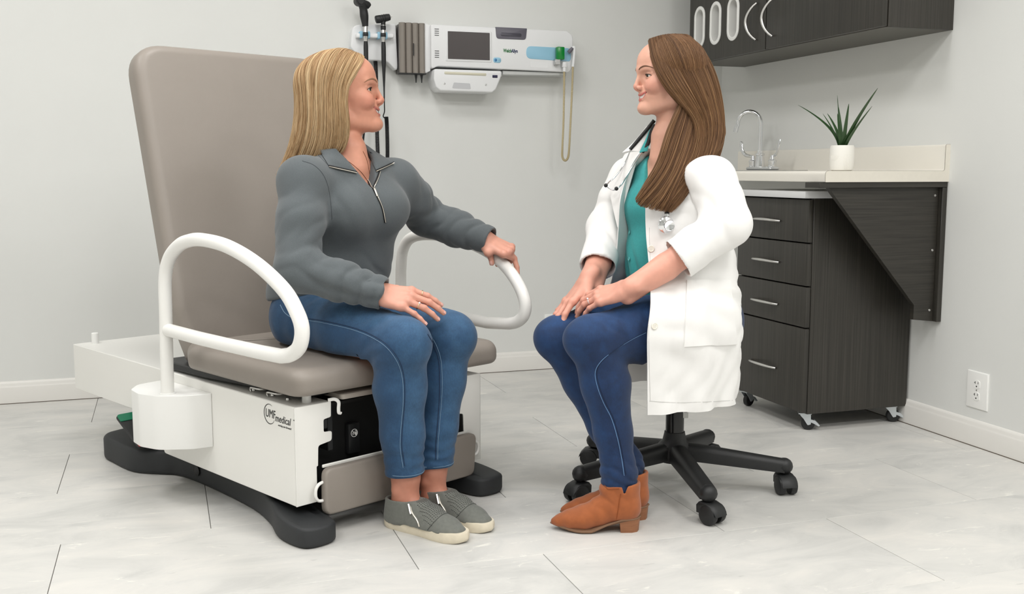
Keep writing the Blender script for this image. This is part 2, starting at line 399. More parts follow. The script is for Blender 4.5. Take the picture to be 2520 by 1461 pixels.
# bumpers, small brackets under the seat
for (x, y, h) in ((.058, .035, .024), (BW - .058, .035, .024), (.057, 1.27, .036), (BW - .057, 1.27, .036)):
    lathe('bumper', [(0, 0), (.0115, 0), (.0115, h - .002), (.0095, h), (0, h)], M_PLASTW, ET, 20, Matrix.Translation((x, y, .331)))
for y in (.12, .20):
    tube('seat_bracket', catmull([(.020, y + .03, .334), (.018, y + .028, .344), (.022, y - .01, .345), (.05, y - .012, .343)], 4), .0028, M_NICKEL, ET, 6)
for y in (.09, .16, .25): lathe('bolt', [(0, 0), (.006, 0), (.005, .005), (0, .006)], M_NICKEL, ET, 10, Matrix.Translation((.040, y, .331)))
# seat cushion: crowned pad with soft edges, on a black board
def cushion(outline, h0, h1, axes, crown, rr, m, name, parent, T=None, n=26, rb=None):
    """pad swept from an outline: edge profile rounds over to a crowned top. outline is a closed 2-D polygon (u, v)."""
    P = np.array(outline); c = P.mean(0); steps = []
    th = h1 - h0; rb = rb or rr * .55
    for k in range(5):                                   # bottom edge
        a = k / 4 * PI / 2; steps.append((rb - rb * math.sin(a), h0 + rb - rb * math.cos(a)))
    for k in range(9):                                   # top edge
        a = k / 8 * PI / 2; steps.append((rr - rr * math.cos(a), h1 - rr + rr * math.sin(a)))
    # inset by moving along inward normals
    d = np.roll(P, -1, 0) - np.roll(P, 1, 0); d /= np.linalg.norm(d, axis=1)[:, None]; nrm = np.stack([-d[:, 1], d[:, 0]], 1)
    if ((c - P) * nrm).sum() < 0: nrm = -nrm
    rings = [(P + nrm * s, np.full(len(P), h)) for s, h in steps]
    Q = P + nrm * rr
    for k in range(1, 8):
        t = k / 8; R = Q + (c - Q) * (t ** .9); rings.append((R, np.full(len(P), h1 + crown * (1 - (1 - t) ** 2))))
    vs = []; fs = []; N = len(P)
    ia = ['xyz'.index(a) for a in axes]
    for R, h in rings:
        for q, z in zip(R, h):
            p = [0, 0, 0]; p[ia[0]] = q[0]; p[ia[1]] = q[1]; p[ia[2]] = z; vs.append(p)
    for i in range(len(rings) - 1):
        for k in range(N): fs.append((i * N + k, i * N + (k + 1) % N, (i + 1) * N + (k + 1) % N, (i + 1) * N + k))
    p = [0, 0, 0]; p[ia[0]] = c[0]; p[ia[1]] = c[1]; p[ia[2]] = h1 + crown; vs.append(p); e = len(vs) - 1; b = (len(rings) - 1) * N
    for k in range(N): fs.append((b + k, b + (k + 1) % N, e))
    fs.append(tuple(reversed(range(N))))
    bm = bmesh.new(); VV = [bm.verts.new(v) for v in vs]
    for f in fs:
        try: bm.faces.new([VV[i] for i in f])
        except Exception: pass
    bmesh.ops.recalc_face_normals(bm, faces=bm.faces[:])
    if T is not None: bm.transform(T)
    return bm_obj(name, bm, m, parent, ang=0 or 180)
seat_out = round_poly([(-.012, -.028), (.672, -.028), (.672, .50), (.63, .585), (.03, .585), (-.012, .50)], [.05, .05, .03, .02, .02, .03], 8)
def dens(poly, step=.02):
    out = []
    for a, b in zip(poly, poly[1:] + poly[:1]):
        L = math.dist(a, b); n = max(1, int(L / step))
        for k in range(n): t = k / n; out.append((a[0] + (b[0] - a[0]) * t, a[1] + (b[1] - a[1]) * t))
    return out
cushion(dens(seat_out), .357, .424, 'xyz', .010, .034, M_VINYL, 'seat_cushion', ET)
bm_obj('seat_board', poly_prism([(.060, .045), (.600, .045), (.640, .45), (.645, .66), (.62, .70), (.035, .70), (.006, .665), (.010, .45)], .338, .3585, 'xyz', .003, 1), M_BLACK, ET)
# backrest: hinged at the rear of the seat, leaning back 14.5 degrees
bk_out = round_poly([(.040, -.035), (.620, -.035), (.655, .12), (.66, .892), (0, .892), (.005, .12)], [.03, .03, .1, .10, .10, .1], 10)
TB = Matrix.Translation((.0, .575, .395)) @ Matrix.Rotation(rad(-14.6), 4, 'X')
# pad face looks towards -y: build with (x, z) outline, extruded along -y
bm_T = TB @ Matrix(((1, 0, 0, 0), (0, 0, -1, 0), (0, 1, 0, 0), (0, 0, 0, 1)))
cushion(dens(bk_out), -.052, .022, 'xyz', .004, .030, M_VINYL, 'backrest', ET, bm_T)
bm = poly_prism(round_poly([(.03, .03), (.63, .03), (.63, .77), (.03, .77)], .06, 6), .052, .064, 'xzy', .003, 1); bm.transform(TB); bm_obj('backrest_board', bm, M_BLACK, ET)
for x in (.14, .50): box('backrest_hinge', (x, .60, .331), (x + .03, .68, .40), M_BLACK, ET, .004, 1)
# black cast base with its two long feet
BASE = [(-.020, 1.06), (-.030, .985), (-.030, .84), (.018, .757), (.050, .70), (.055, .52), (.043, .29), (.012, .15), (-.028, .045), (-.030, -.045), (-.005, -.075), (.05, -.075), (.075, -.045), (.085, .06), (.115, .16), (.14, .30), (.14, .80), (.12, 1.08), (.03, 1.10)]
def base_side(mirror):
    pts = catmull(BASE, 4, True); pts = [(p[0], p[1]) for p in pts]
    if mirror: pts = [(BW - p[0], p[1]) for p in pts]
    bm = poly_prism(pts, 0, .074, 'xyz', .012, 3)
    for v in bm.verts:                                   # the arch of the casting: slimmer top at the toe, taller amidships
        if v.co.z > .03:
            t = max(0, min(1, (v.co.y + .08) / .26)); v.co.z *= .70 + .30 * t * t * (3 - 2 * t)
            if .2 < v.co.y < .72: v.co.z *= 1.06
    return bm_obj('base_foot', bm, M_BLACKM, ET, ang=60)
bfL = base_side(False); bfR = base_side(True)
box('base_crossbar', (.10, .20, .012), (BW - .10, .95, .05), M_BLACKM, ET, .01, 2)
for y in (.33, .60):
    lathe('foot_plug', [(0, 0), (.0165, 0), (.0165, .0006), (.0155, .0012), (0, .0012)], M_BLACK, bfL, 20, Matrix.Translation((.0515, y, .040)) @ Matrix.Rotation(rad(-90), 4, 'Y'))
lathe('foot_plug', [(0, 0), (.014, 0), (.014, .002), (.012, .003), (0, .003)], M_BLACK, bfL, 20, Matrix.Translation((.01, 1.0, .062)))
# pillar that carries the box
box('lift_column', (.16, .22, .05), (BW - .16, .66, .33), M_DARK, ET, .01, 1)
# foot pedal: a rocker with a green and a red end, in its black well
bm = poly_prism(round_poly([(-.036, 0), (.036, 0), (.036, .150), (-.036, .150)], .012, 3), 0, .010, 'xyz', .003, 1)
TPd = Matrix.Translation((-.004, .775, .086)) @ Matrix.Rotation(rad(4), 4, 'Z') @ Matrix.Rotation(rad(30), 4, 'X')
bm.transform(TPd); pd = bm_obj('foot_pedal', bm, M_BLACK, ET)
bm = poly_prism(round_poly([(-.035, .118), (.035, .118), (.035, .1495), (-.035, .1495)], [.002, .002, .012, .012], 3), .0095, .0125, 'xyz', .001, 1); bm.transform(TPd); tag(bm_obj('pedal_pad', bm, M_GREENP, pd), 'green pad on the upper end of the pedal')
bm = poly_prism(round_poly([(-.035, .0005), (.035, .0005), (.035, .026), (-.035, .026)], .004, 3), .0095, .0125, 'xyz', .001, 1); bm.transform(TPd); tag(bm_obj('pedal_pad', bm, M_RED, pd), 'red pad on the lower end of the pedal')
bm = poly_prism(round_poly([(.045, .78), (.095, .78), (.095, .98), (.045, .98)], .02, 4), .04, .20, 'xyz', .016, 3); bm_obj('pedal_housing', bm, M_BLACKM, ET, ang=60)
# armrests: tube loop in a plane parallel to the table side, socketed in a white block
ARM_NEAR = ([(.48, .30), (.477, .40), (.472, .52), (.467, .615), (.442, .668), (.39, .704), (.335, .721), (.26, .7275), (.14, .7175), (.01, .684), (-.10, .634), (-.150, .590), (-.171, .552), (-.160, .512), (-.125, .489), (-.086, .4795)], [(.0, .4775), (.16, .4765), (.30, .477), (.462, .480)])
ARM_FAR = ([(.452, .30), (.450, .52), (.447, .600), (.436, .652), (.402, .688), (.335, .7035), (.228, .7030), (.125, .688), (.033, .660), (-.032, .622), (-.078, .576), (-.100, .532), (-.094, .498), (-.068, .477), (-.035, .468)], [(.052, .4615), (.193, .467), (.438, .476)])
def armrest(x, dy, sgn, shape):
    R = .0172; pts = catmull([(x, y, z) for y, z in shape[0]], 8) + [Vector((x, y, z)) for y, z in shape[1]]
    a = empty('armrest'); a.parent = ET
    tube('armrest_tube', pts, R, M_POWDER2, a, 16)
    out = [(0, .398), (sgn * .055, .412), (sgn * .122, .468), (sgn * .141, .535), (sgn * .132, .600), (sgn * .090, .650), (sgn * .01, .662), (0, .662)]
    x0 = 0 if sgn < 0 else BW
    bm = poly_prism(round_poly([(x0 + p[0], p[1] + dy * .6) for p in out], [.004, .05, .06, .05, .04, .04, .004, .002], 7), .160, .306, 'xyz', .017, 5)
    bm_obj('armrest_block', bm, M_PLASTW, a, ang=60)
    lathe('socket_ring', [(.0172, .3050), (.022, .3050), (.0215, .3085), (.0172, .3095)], M_PLASTW, a, 24, Matrix.Translation((x, .48 + dy, 0)))
armrest(-.085, 0, -1, ARM_NEAR); armrest(.690, -.030, 1, ARM_FAR)
# maker's mark on the near side panel: ring and lettering, printed
M_INK = mat('black_ink', srgb(20, 20, 22), .5)
TL = Matrix(((0, 0, -1, -.0006), (-1, 0, 0, .138), (0, 1, 0, .268), (0, 0, 0, 1)))   # text x -> -y (towards the front), text y -> z, face outwards -x
lg = empty('maker_logo'); lg.parent = ET
def ring_arc(r0, r1, a0, a1, cx, cy, n=40):
    vs = []; fs = []
    for k in range(n + 1):
        t = k / n; a = a0 + (a1 - a0) * t; wd = (r1 - r0) * (.25 + .75 * math.sin(PI * t)); rm = (r0 + r1) / 2
        vs += [(cx + (rm - wd / 2) * math.cos(a), cy + (rm - wd / 2) * math.sin(a), 0), (cx + (rm + wd / 2) * math.cos(a), cy + (rm + wd / 2) * math.sin(a), 0)]
    for k in range(n): fs.append((2 * k, 2 * k + 1, 2 * k + 3, 2 * k + 2))
    return vs, fs
vs, fs = ring_arc(.0235, .0262, rad(60), rad(330), .0262, .030)
o = raw('logo_ring', [TL @ Vector(v) for v in vs], fs, M_INK, lg, 0)
text_mesh('logo_text', 'UMF', .0300, M_INK, lg, TL @ Matrix.Translation((.0068, .0215, 0)), .0002, 0, .10, .78)
text_mesh('logo_text', 'medical', .0265, M_INK, lg, TL @ Matrix.Translation((.050, .0165, 0)), .0002, 0, .25, .86)
text_mesh('logo_text', 'moving care forward', .0072, M_INK, lg, TL @ Matrix.Translation((.064, .0065, 0)), .0002, 0, .25, .95)
text_mesh('logo_text', 'TM', .004, M_INK, lg, TL @ Matrix.Translation((.132, .031, 0)), .0002, 0, 0, 1)
# ---------------------------------------------------------------- wall cabinet over the counter
CZ, CX, CY0, CY1 = 1.36, 2.225, 2.862, 4.165
CC = empty('wall_cabinet', (WALL_X, 3.51, CZ), 0, 'dark wood-grain wall cabinet with two doors, hung above the sink counter', 'cabinet')
def cl(p): return (p[0] - WALL_X, p[1] - 3.51, p[2] - CZ)
CT = .76                                                                     # carcass height
def cbox(name, a, b, m, parent=CC, r=.001, seg=1): return box(name, cl(a), cl(b), m, parent, r, seg)
t_ = .018; cf = CX + .021
cbox('side_panel', (cf, CY0, CZ), (WALL_X, CY0 + t_, CZ + CT), M_WENGE)
cbox('side_panel', (cf, CY1 - t_, CZ), (WALL_X, CY1, CZ + CT), M_WENGE)
M_UNDER = mat('cabinet_underside', srgb(86, 84, 78), .5)
cbox('bottom_panel', (cf, CY0 + t_, CZ), (WALL_X, CY1 - t_, CZ + t_), M_UNDER)
cbox('top_panel', (cf, CY0 + t_, CZ + CT - t_), (WALL_X, CY1 - t_, CZ + CT), M_WENGE)
cbox('back_panel', (WALL_X - .006, CY0 + t_, CZ + t_), (WALL_X, CY1 - t_, CZ + CT - t_), M_WENGE, CC, 0)
YG = 3.551
# near door: plain slab; far door: slab with three rimmed glove openings
dn = cbox('door', (CX, CY0 + .002, CZ + .002), (CX + .019, YG - .0018, CZ + CT), M_WENGE, CC, .0018, 2)
SLOTS = [3.795, 3.937, 4.073]; SW, SZ0, SZ1 = .040, 1.428, 1.593
def slot_outline(y, rr, n=12):
    out = []; zt, zb = SZ1 - SW, SZ0 + SW
    for k in range(n + 1): a = PI * k / n; out.append((y + rr * math.cos(a), zt + rr * math.sin(a)))
    for k in range(n + 1): a = PI + PI * k / n; out.append((y + rr * math.cos(a), zb + rr * math.sin(a)))
    return out
def holed_slab(name, y0, y1, z0, z1, x0, x1, holes, m, parent):
    """slab in the y-z plane with outline holes, walls included."""
    bm = bmesh.new(); outer = [(y0, z0), (y1, z0), (y1, z1), (y0, z1)]
    loops = [outer] + holes; es = []; rings = []
    for L in loops:
        vs = [bm.verts.new(cl((x0, p[0], p[1]))) for p in L]; rings.append(vs)
        for i in range(len(vs)): es.append(bm.edges.new((vs[i], vs[(i + 1) % len(vs)])))
    bmesh.ops.triangle_fill(bm, use_beauty=True, use_dissolve=False, edges=es)
    ext = bmesh.ops.extrude_face_region(bm, geom=bm.faces[:])
    for v in [g for g in ext['geom'] if isinstance(g, bmesh.types.BMVert)]: v.co.x += x1 - x0
    bmesh.ops.recalc_face_normals(bm, faces=bm.faces[:])
    return bm_obj(name, bm, m, parent, None, 30)
df = holed_slab('door', YG + .0018, CY1 - .002, CZ + .002, CZ + CT, CX, CX + .019, [slot_outline(y, SW) for y in SLOTS], M_WENGE, CC)
for y in SLOTS:                                                              # white oval liners with a flat lip and a deep sleeve
    prof = [(SW - .0005, .060), (SW - .0005, -.0002), (SW + .006, -.0002), (SW + .006, -.0035), (SW + .003, -.0052), (SW - .006, -.0052), (SW - .0085, -.003), (SW - .0085, .060)]
    rings = [[cl((CX + d, p[0], p[1])) for p in slot_outline(y, r)] for r, d in prof]
    n = len(rings[0]); vs = [v for R in rings for v in R]; fs = []
    for i in range(len(rings) - 1):
        for k in range(n): fs.append((i * n + k, i * n + (k + 1) % n, (i + 1) * n + (k + 1) % n, (i + 1) * n + k))
    o = raw('slot_liner', vs, fs, M_PLASTW, df, 40)
# glove boxes are not seen: the openings look onto a brown board
M_BOARD = mat('brown_board', srgb(110, 94, 78), .7, noise=.1, nscale=30)
cbox('slot_backing', (CX + .075, 3.68, 1.40), (CX + .081, 4.13, 1.64), M_BOARD, CC, 0)
def arc_handle(y, tilt, parent):
    z0, z1 = 1.405, 1.545; pts = []
    for k in range(15):
        t = k / 14; s = 1 - (2 * t - 1) ** 2
        pts.append(cl((CX - .004 - .026 * s ** .8, y + tilt * s, z0 + (z1 - z0) * t)))
    tube('handle', pts, [.0042 + .0022 * math.sin(PI * k / 14) for k in range(15)], M_NICKEL, parent, 10)
    bm = bmesh.new()
arc_handle(3.616, .035, df); arc_handle(3.500, .035, dn)

# ---------------------------------------------------------------- counter with upstand, bracket below it
KX, KY0, KZ = 2.018, 2.846, .897
CO = empty('countertop', (WALL_X, 3.5, KZ), 0, 'cream laminate countertop with backsplash and rounded front edge, fixed to the wall', 'countertop')
prof = round_poly([(KX, KZ - .036), (KX, KZ), (WALL_X - .019, KZ), (WALL_X - .019, KZ + .088), (WALL_X, KZ + .088), (WALL_X, KZ - .036)], [.002, .013, .008, .007, .001, 0], 5)
def kl(p): return (p[0] - WALL_X, p[1] - 3.5, p[2] - KZ)
def prism_y(name, pts, y0, y1, m, parent, r=0):
    bm = poly_prism(pts, y0, y1, 'xzy', r, 1); bm.transform(Matrix.Translation((-WALL_X, -3.5, -KZ))); return bm_obj(name, bm, m, parent, ang=50)
prism_y('counter_slab', prof, KY0 + .0012, 4.17, M_COUNTERF, CO)
prism_y('end_cap', prof, KY0, KY0 + .0012, M_COUNTER, CO)
# thin brown glue line round the end cap
pp = [kl((p[0], KY0 + .0011, p[1])) for p in prof]
tube('edge_joint', pp, .0007, M_SEAM, CO, 5, closed=True)
# sink set into the counter
SKX0, SKX1, SKY0, SKY1 = 2.09, 2.455, 3.56, 4.10
sk = empty('sink', (2.27, 3.83, KZ), 0, 'stainless steel drop-in sink rim in the countertop under the gooseneck faucet', 'sink')
bm = bmesh.new()
ro = round_poly([(SKX0, SKY0), (SKX1, SKY0), (SKX1, SKY1), (SKX0, SKY1)], .035, 6); ri = round_poly([(SKX0 + .02, SKY0 + .02), (SKX1 - .085, SKY0 + .02), (SKX1 - .085, SKY1 - .02), (SKX0 + .02, SKY1 - .02)], .03, 6)
V0 = [bm.verts.new((p[0] - 2.27, p[1] - 3.83, .0003)) for p in ro]; V1 = [bm.verts.new((p[0] - 2.27, p[1] - 3.83, .0035)) for p in ro]
V2 = [bm.verts.new((p[0] - 2.27, p[1] - 3.83, .0035)) for p in ri]; V3 = [bm.verts.new(((p[0] - 2.24) * .97 - .03, (p[1] - 3.83) * .97, -.030)) for p in ri]
for A, B in ((V0, V1), (V1, V2), (V2, V3)):
    for k in range(len(A)): bm.faces.new((A[k], A[(k + 1) % len(A)], B[(k + 1) % len(B)], B[k]))
bm.faces.new(V3); bmesh.ops.recalc_face_normals(bm, faces=bm.faces[:]); bm_obj('basin', bm, M_STEEL, sk, None, 40)
# faucet: gooseneck, two wing handles
FX, FY = 2.405, 3.855
FA = empty('faucet', (FX, FY, KZ + .0035), 0, 'chrome gooseneck faucet with two curved wing handles behind the sink', 'faucet')
bm = bmesh.new(); add_box(bm, (-.024, -.115, 0), (.024, .075, .014), .007, 3); bm_obj('base_plate', bm, M_CHROME, FA)
lathe('spout_base', [(0, .012), (.021, .012), (.019, .03), (.0165, .052), (.0155, .060), (.019, .062), (.019, .069), (.0125, .071), (.0125, .08), (0, .08)], M_CHROME, FA, 24)
sp = [(0, 0, .07), (0, 0, .13), (0, 0, .195)]
for k in range(1, 14):
    a = PI * k / 13 * 1.03; sp.append((-.038 + .038 * math.cos(a), .030 - .030 * math.cos(a), .195 + .05 * math.sin(a)))
sp.append((-.080, .062, .178)); sp.append((-.0835, .065, .160))
tube('spout', [Vector(p) for p in sp], [.0088] * (len(sp) - 2) + [.0098, .0103], M_CHROME, FA, 16)
lathe('nut', [(.009, 0), (.0125, 0), (.0125, .010), (.009, .010)], M_CHROME, FA, 6, Matrix.Translation((0, 0, .074)))
def wing(y, sy):
    h = empty('handle_set'); h.parent = FA
    lathe('valve', [(0, .012), (.0165, .012), (.0155, .030), (.0175, .034), (.0175, .040), (.011, .043), (.0085, .06), (0, .062)], M_CHROME, h, 20, Matrix.Translation((0, y, 0)))
    P = catmull([(0, y, .058), (-.006, y + sy * .022, .060), (-.012, y + sy * .046, .066), (-.016, y + sy * .064, .086), (-.016, y + sy * .072, .112), (-.014, y + sy * .070, .122)], 5)
    n = len(P); tube('wing_handle', P, [.0045 + .0065 * (k / n) ** .8 for k in range(n - 1)] + [.006], M_CHROME, h, 12, flat=.5)
wing(.055, 1); wing(-.095, -1)
# bracket: two rails and a gusset board in wood grain
BR = empty('counter_bracket', (WALL_X, 2.87, .6), 0, 'dark wood-grain triangular bracket holding up the near end of the countertop', 'bracket')
def bl(a): return (a[0] - WALL_X, a[1] - 2.87, a[2] - .6)
box('top_rail', bl((2.000, 2.850, .842)), bl((WALL_X - .0005, 2.93, .860)), M_WENGEH, BR, .001, 1)
box('wall_rail', bl((WALL_X - .020, 2.850, .386)), bl((WALL_X - .0005, 2.93, .8415)), M_WENGE, BR, .001, 1)
gus = [(2.05, .8415), (2.06, .828), (2.405, .445), (2.405, .395), (2.484, .386), (2.484, .8415)]
bm = poly_prism(gus, 2.868, 2.888, 'xzy', .0008, 1); bm.transform(Matrix.Translation((-WALL_X, -2.87, -.6))); gs = bm_obj('gusset_board', bm, M_WENGEH, BR)
for z in (.815, .63, .425):
    lathe('screw', [(0, 0), (.0045, 0), (.0036, .0018), (0, .002)], M_NICKEL, gs, 12, Matrix.Translation(bl((2.470, 2.868, z))) @ Matrix.Rotation(rad(90), 4, 'X'))

# ---------------------------------------------------------------- drawer cart under the counter
DC = empty('drawer_cart', (2.28, 3.22, 0), 0, 'dark wood-grain rolling drawer cart with grey top, parked under the countertop', 'cart')
def dl(a): return (a[0] - 2.28, a[1] - 3.22, a[2])
X0, X1, Y0, Y1, ZB, ZT = 2.063, 2.497, 2.994, 3.447, .062, .805
bm = bmesh.new(); add_box(bm, dl((X0 + .02, Y0, ZB)), dl((X1, Y0 + .018, ZT)), .001, 1); bm_obj('side_panel', bm, M_WENGE, DC)
bm = bmesh.new(); add_box(bm, dl((X0 + .02, Y1 - .018, ZB)), dl((X1, Y1, ZT)), .001, 1); bm_obj('side_panel', bm, M_WENGE, DC)
box('back_panel', dl((X1 - .012, Y0 + .018, ZB)), dl((X1, Y1 - .018, ZT)), M_WENGE, DC, 0)
box('bottom_panel', dl((X0 + .02, Y0 + .018, ZB)), dl((X1 - .012, Y1 - .018, ZB + .018)), M_WENGE, DC, 0)
M_TOPG = mat('grey_laminate', srgb(226, 227, 228), .3)
box('cart_top', dl((X0 - .02, Y0 - .004, ZT)), dl((X1, Y1 + .008, ZT + .024)), M_TOPG, DC, .003, 2)
ZD = [.0665, .3605, .3645, .5035, .5075, .6515, .6555, .8005]
for k in range(4):
    z0, z1 = ZD[2 * k], ZD[2 * k + 1]
    d = box('drawer', dl((X0, Y0 + .001, z0)), dl((X0 + .0195, Y1 - .001, z1)), M_WENGE, DC, .003, 2)
    zh = [.202, .432, .582, .728][k]; P = []
    for q in range(13):
        t = q / 12; s = 1 - (2 * t - 1) ** 2
        P.append(dl((X0 - .003 - .022 * s ** .7, 3.160 + .172 * t, zh - .006 + .004 * s)))
    tube('handle', P, [.0038 + .0018 * math.sin(PI * q / 12) for q in range(13)], M_NICKEL, d, 10, flat=1.2)
def swivel_caster(x, y, ang):
    c = empty('caster'); c.parent = DC; c.location = dl((x, y, 0)); c.rotation_euler = (0, 0, ang)
    R = .0235
    lathe('wheel', [(0, -.009), (R - .003, -.009), (R, -.006), (R, .006), (R - .003, .009), (0, .009)], M_BLACK, c, 24, Matrix.Translation((.012, 0, R)) @ Matrix.Rotation(rad(90), 4, 'X'))
    bm = bmesh.new(); add_box(bm, (-.022, -.02, .057), (.022, .02, .062), .001, 1)
    for s in (-1, 1):
        t = poly_prism(round_poly([(-.02, .057), (.02, .057), (.021, .021), (.010, .018), (-.004, .04)], .004, 3), s * .0125 - .0009, s * .0125 + .0009, 'xzy', 0); join(bm, t)
    bm_obj('fork', bm, M_ZINC, c, None, 30)
    bm = poly_prism([(.016, .040), (.036, .034), (.052, .018), (.048, .014), (.03, .024), (.014, .030)], -.012, .012, 'xzy', .001, 1); bm_obj('brake_pedal', bm, M_ZINC, c, None, 30)
for x, y, a in ((2.098, 3.030, -.5), (2.455, 3.030, -.4), (2.098, 3.41, .3), (2.455, 3.41, 2.5)): swivel_caster(x, y, a)

# ---------------------------------------------------------------- potted aloe on the counter
PT = empty('potted_aloe', (2.235, 3.062, KZ), 0, 'small aloe plant in a white ridged ceramic pot on the countertop', 'plant')
M_CERA = mat('white_ceramic', srgb(240, 238, 231), .45, bump=.1, bscale=300)
lathe('pot', [(0, 0), (.030, 0), (.037, .003), (.0405, .012), (.0415, .045), (.0405, .080), (.0385, .087), (.0365, .0875), (.0355, .084), (.0355, .07), (0, .07)], M_CERA, PT, 40)
bm = bmesh.new()
for (ac, zc, rr) in ((195, .048, (.016, .0125, .009, .0055)), (252, .0, ()), ):
    for r in rr:
        P = []
        for k in range(19):
            a = PI + PI * k / 18; th = rad(ac) + r * math.cos(a) / .0413; P.append((.0413 * math.cos(th), .0413 * math.sin(th), zc + r * math.sin(a) * 1.0 + .004))
        add_tube(bm, P, .0007, 5)
for dy in (-.014, -.0095, -.005, 0, .005):
    P = []; h = .040 + .0135 * math.sqrt(max(0, 1 - ((dy + .0045) / .0125) ** 2)); th = rad(262) + dy / .0413
    for k in range(12): z = .006 + (h - .006) * k / 11; P.append((.0413 * math.cos(th), .0413 * math.sin(th), z))
    add_tube(bm, P, .0007, 5)
bm_obj('pot_relief', bm, M_CERA, PT)
lathe('soil', [(0, .079), (.036, .078)], mat('soil', srgb(70, 55, 42), .9, noise=.3, nscale=200), PT, 24)
M_LEAF = mat('aloe_green', srgb(48, 78, 42), .42, noise=.25, nscale=50, nstretch=(1, 1, .25))
def aloe_leaf(dx, dy, h, bend, w0, base=(0, 0)):
    """fleshy leaf: crescent section tapering to a point, curving outwards."""
    n = 14; vs = []; fs = []; d = Vector((dx, dy, 0)); L = d.length; u = d.normalized() if L > 1e-4 else Vector((1, 0, 0)); s = Vector((-u.y, u.x, 0))
    for i in range(n + 1):
        t = i / n; out = L * (t ** (1 + bend)); z = .074 + h * (t ** (1 / (1 + .25 * bend)) if bend >= 0 else t); c = Vector((base[0], base[1], 0)) + u * (out + .008) + Vector((0, 0, z))
        wv = w0 * (1 - t) ** .62 + .0006; th = wv * .45
        k = Vector((0, 0, 1)) if L > h else u
        nn = (u * h - Vector((0, 0, 1)) * L).normalized()
        for a, b in ((-1, .1), (-.55, -.5), (0, -.8), (.55, -.5), (1, .1), (.5, -.05), (0, -.15), (-.5, -.05)): vs.append(c + s * (a * wv) - nn * (b * th) * -1)
    for i in range(n):
        for k in range(8): fs.append((i * 8 + k, i * 8 + (k + 1) % 8, (i + 1) * 8 + (k + 1) % 8, (i + 1) * 8 + k))
    fs.append(tuple(range(8))); fs.append(tuple(n * 8 + k for k in range(8)))
    raw('leaf', vs, fs, M_LEAF, PT, 60)
# offsets along the wall run left in the photograph for +y
for a in ((-.02, .235, .165, .55, .0105), (-.01, .012, .185, .2, .0098), (.0, -.168, .195, .25, .0105), (.01, .10, .128, .5, .0080), (.02, .055, .150, .3, .0082),
          (-.03, -.065, .150, .1, .0082), (.02, -.115, .140, .2, .0084), (-.03, .065, .125, .3, .0082), (-.035, -.02, .120, .2, .0085), (.03, -.03, .11, .3, .0085)): aloe_leaf(*a)
# ---------------------------------------------------------------- diagnostic wall board with its instruments
DX, DZ = 1.30, 1.40
WB = empty('diagnostic_station', (DX, WALL_Y, DZ), 0, 'white wall-mounted diagnostic station with a dark screen, above the patient and beside the blonde head', 'diagnostic station')
WB['label'] = 'long white wall-mounted diagnostic station with a dark screen on the back wall'
M_ABS = mat('pale_grey_plastic', srgb(236, 237, 238), .38)
M_SCREEN = mat('dark_screen', srgb(72, 66, 66), .22)
M_GREYP = mat('slate_plastic', srgb(100, 98, 108), .4)
M_BLUE = mat('light_blue_plastic', srgb(150, 198, 222), .4)
def wl(x, d, z): return (x - DX, -d, z - DZ)          # wall coordinates: x along wall, d out from it, z height
def wprism(name, pts, d0, d1, m, parent, r=.004, seg=3, ang=50):
    bm = poly_prism(pts, -d0, -d1, 'xzy', 0, 1)
    if r:
        es = [e for e in bm.edges if all(abs(v.co.y + d1) < 1e-6 for v in e.verts)]; bevel(bm, r, seg, es)
    bm.transform(Matrix.Translation((-DX, 0, -DZ))); return bm_obj(name, bm, m, parent, ang=ang)
# left bay that carries the two handles (drops to a lower tail)
bay = round_poly([(.755, 1.40), (.765, 1.490), (.945, 1.502), (.952, 1.30), (.905, 1.350), (.80, 1.350)], [.02, .035, .01, .03, .04, .03], 5)
wprism('instrument_bay', bay, .0, .050, M_ABS, WB, .012, 4)
wprism('bay_shelf', round_poly([(.775, 1.435), (.93, 1.44), (.93, 1.458), (.775, 1.453)], .006, 3), .05, .078, M_ABS, WB, .005, 3)
for x in (.795, .825, .868, .897): wprism('cradle_ring', round_poly([(x - .006, 1.434), (x + .006, 1.434), (x + .006, 1.462), (x - .006, 1.462)], .004, 3), .05, .083, M_BLUE, WB, .003, 2)
# column between the bay and the screen module
wprism('link_panel', round_poly([(1.060, 1.300), (1.085, 1.312), (1.085, 1.500), (1.060, 1.506)], .006, 3), 0, .075, M_ABS, WB, .01, 3)
# main module
main = round_poly([(1.082, 1.316), (1.11, 1.330), (1.700, 1.322), (1.716, 1.345), (1.716, 1.478), (1.690, 1.497), (1.082, 1.499)], [.01, .03, .02, .02, .03, .02, .01], 5)
wprism('module_housing', main, 0, .098, M_ABS, WB, .010, 4)
scr = wprism('screen_bezel', round_poly([(1.142, 1.352), (1.345, 1.352), (1.345, 1.481), (1.142, 1.481)], .006, 3), .09, .1005, M_ABS, WB, .002, 2)
wprism('screen', round_poly([(1.153, 1.361), (1.336, 1.361), (1.336, 1.474), (1.153, 1.474)], .002, 2), .0995, .1012, M_SCREEN, WB, 0, 1)
for zc in (1.465, 1.376):
    for k in range(4): wprism('vent_slot', round_poly([(1.097, zc - .011 + k * .0085), (1.116, zc - .011 + k * .0085), (1.116, zc - .0085 + k * .0085), (1.097, zc - .0085 + k * .0085)], .0008, 1), .0975, .0986, M_DARK, WB, 0, 1, 0)
dock = wprism('printer_door', round_poly([(1.366, 1.452), (1.498, 1.452), (1.503, 1.500), (1.362, 1.500)], [.014, .014, .002, .002], 4), .09, .1005, M_GREYP, WB, .003, 2)
wprism('door_recess', round_poly([(1.385, 1.463), (1.478, 1.463), (1.478, 1.478), (1.385, 1.478)], .007, 4), .099, .1015, mat('slate_dark', srgb(80, 78, 88), .4), dock, .001, 1)
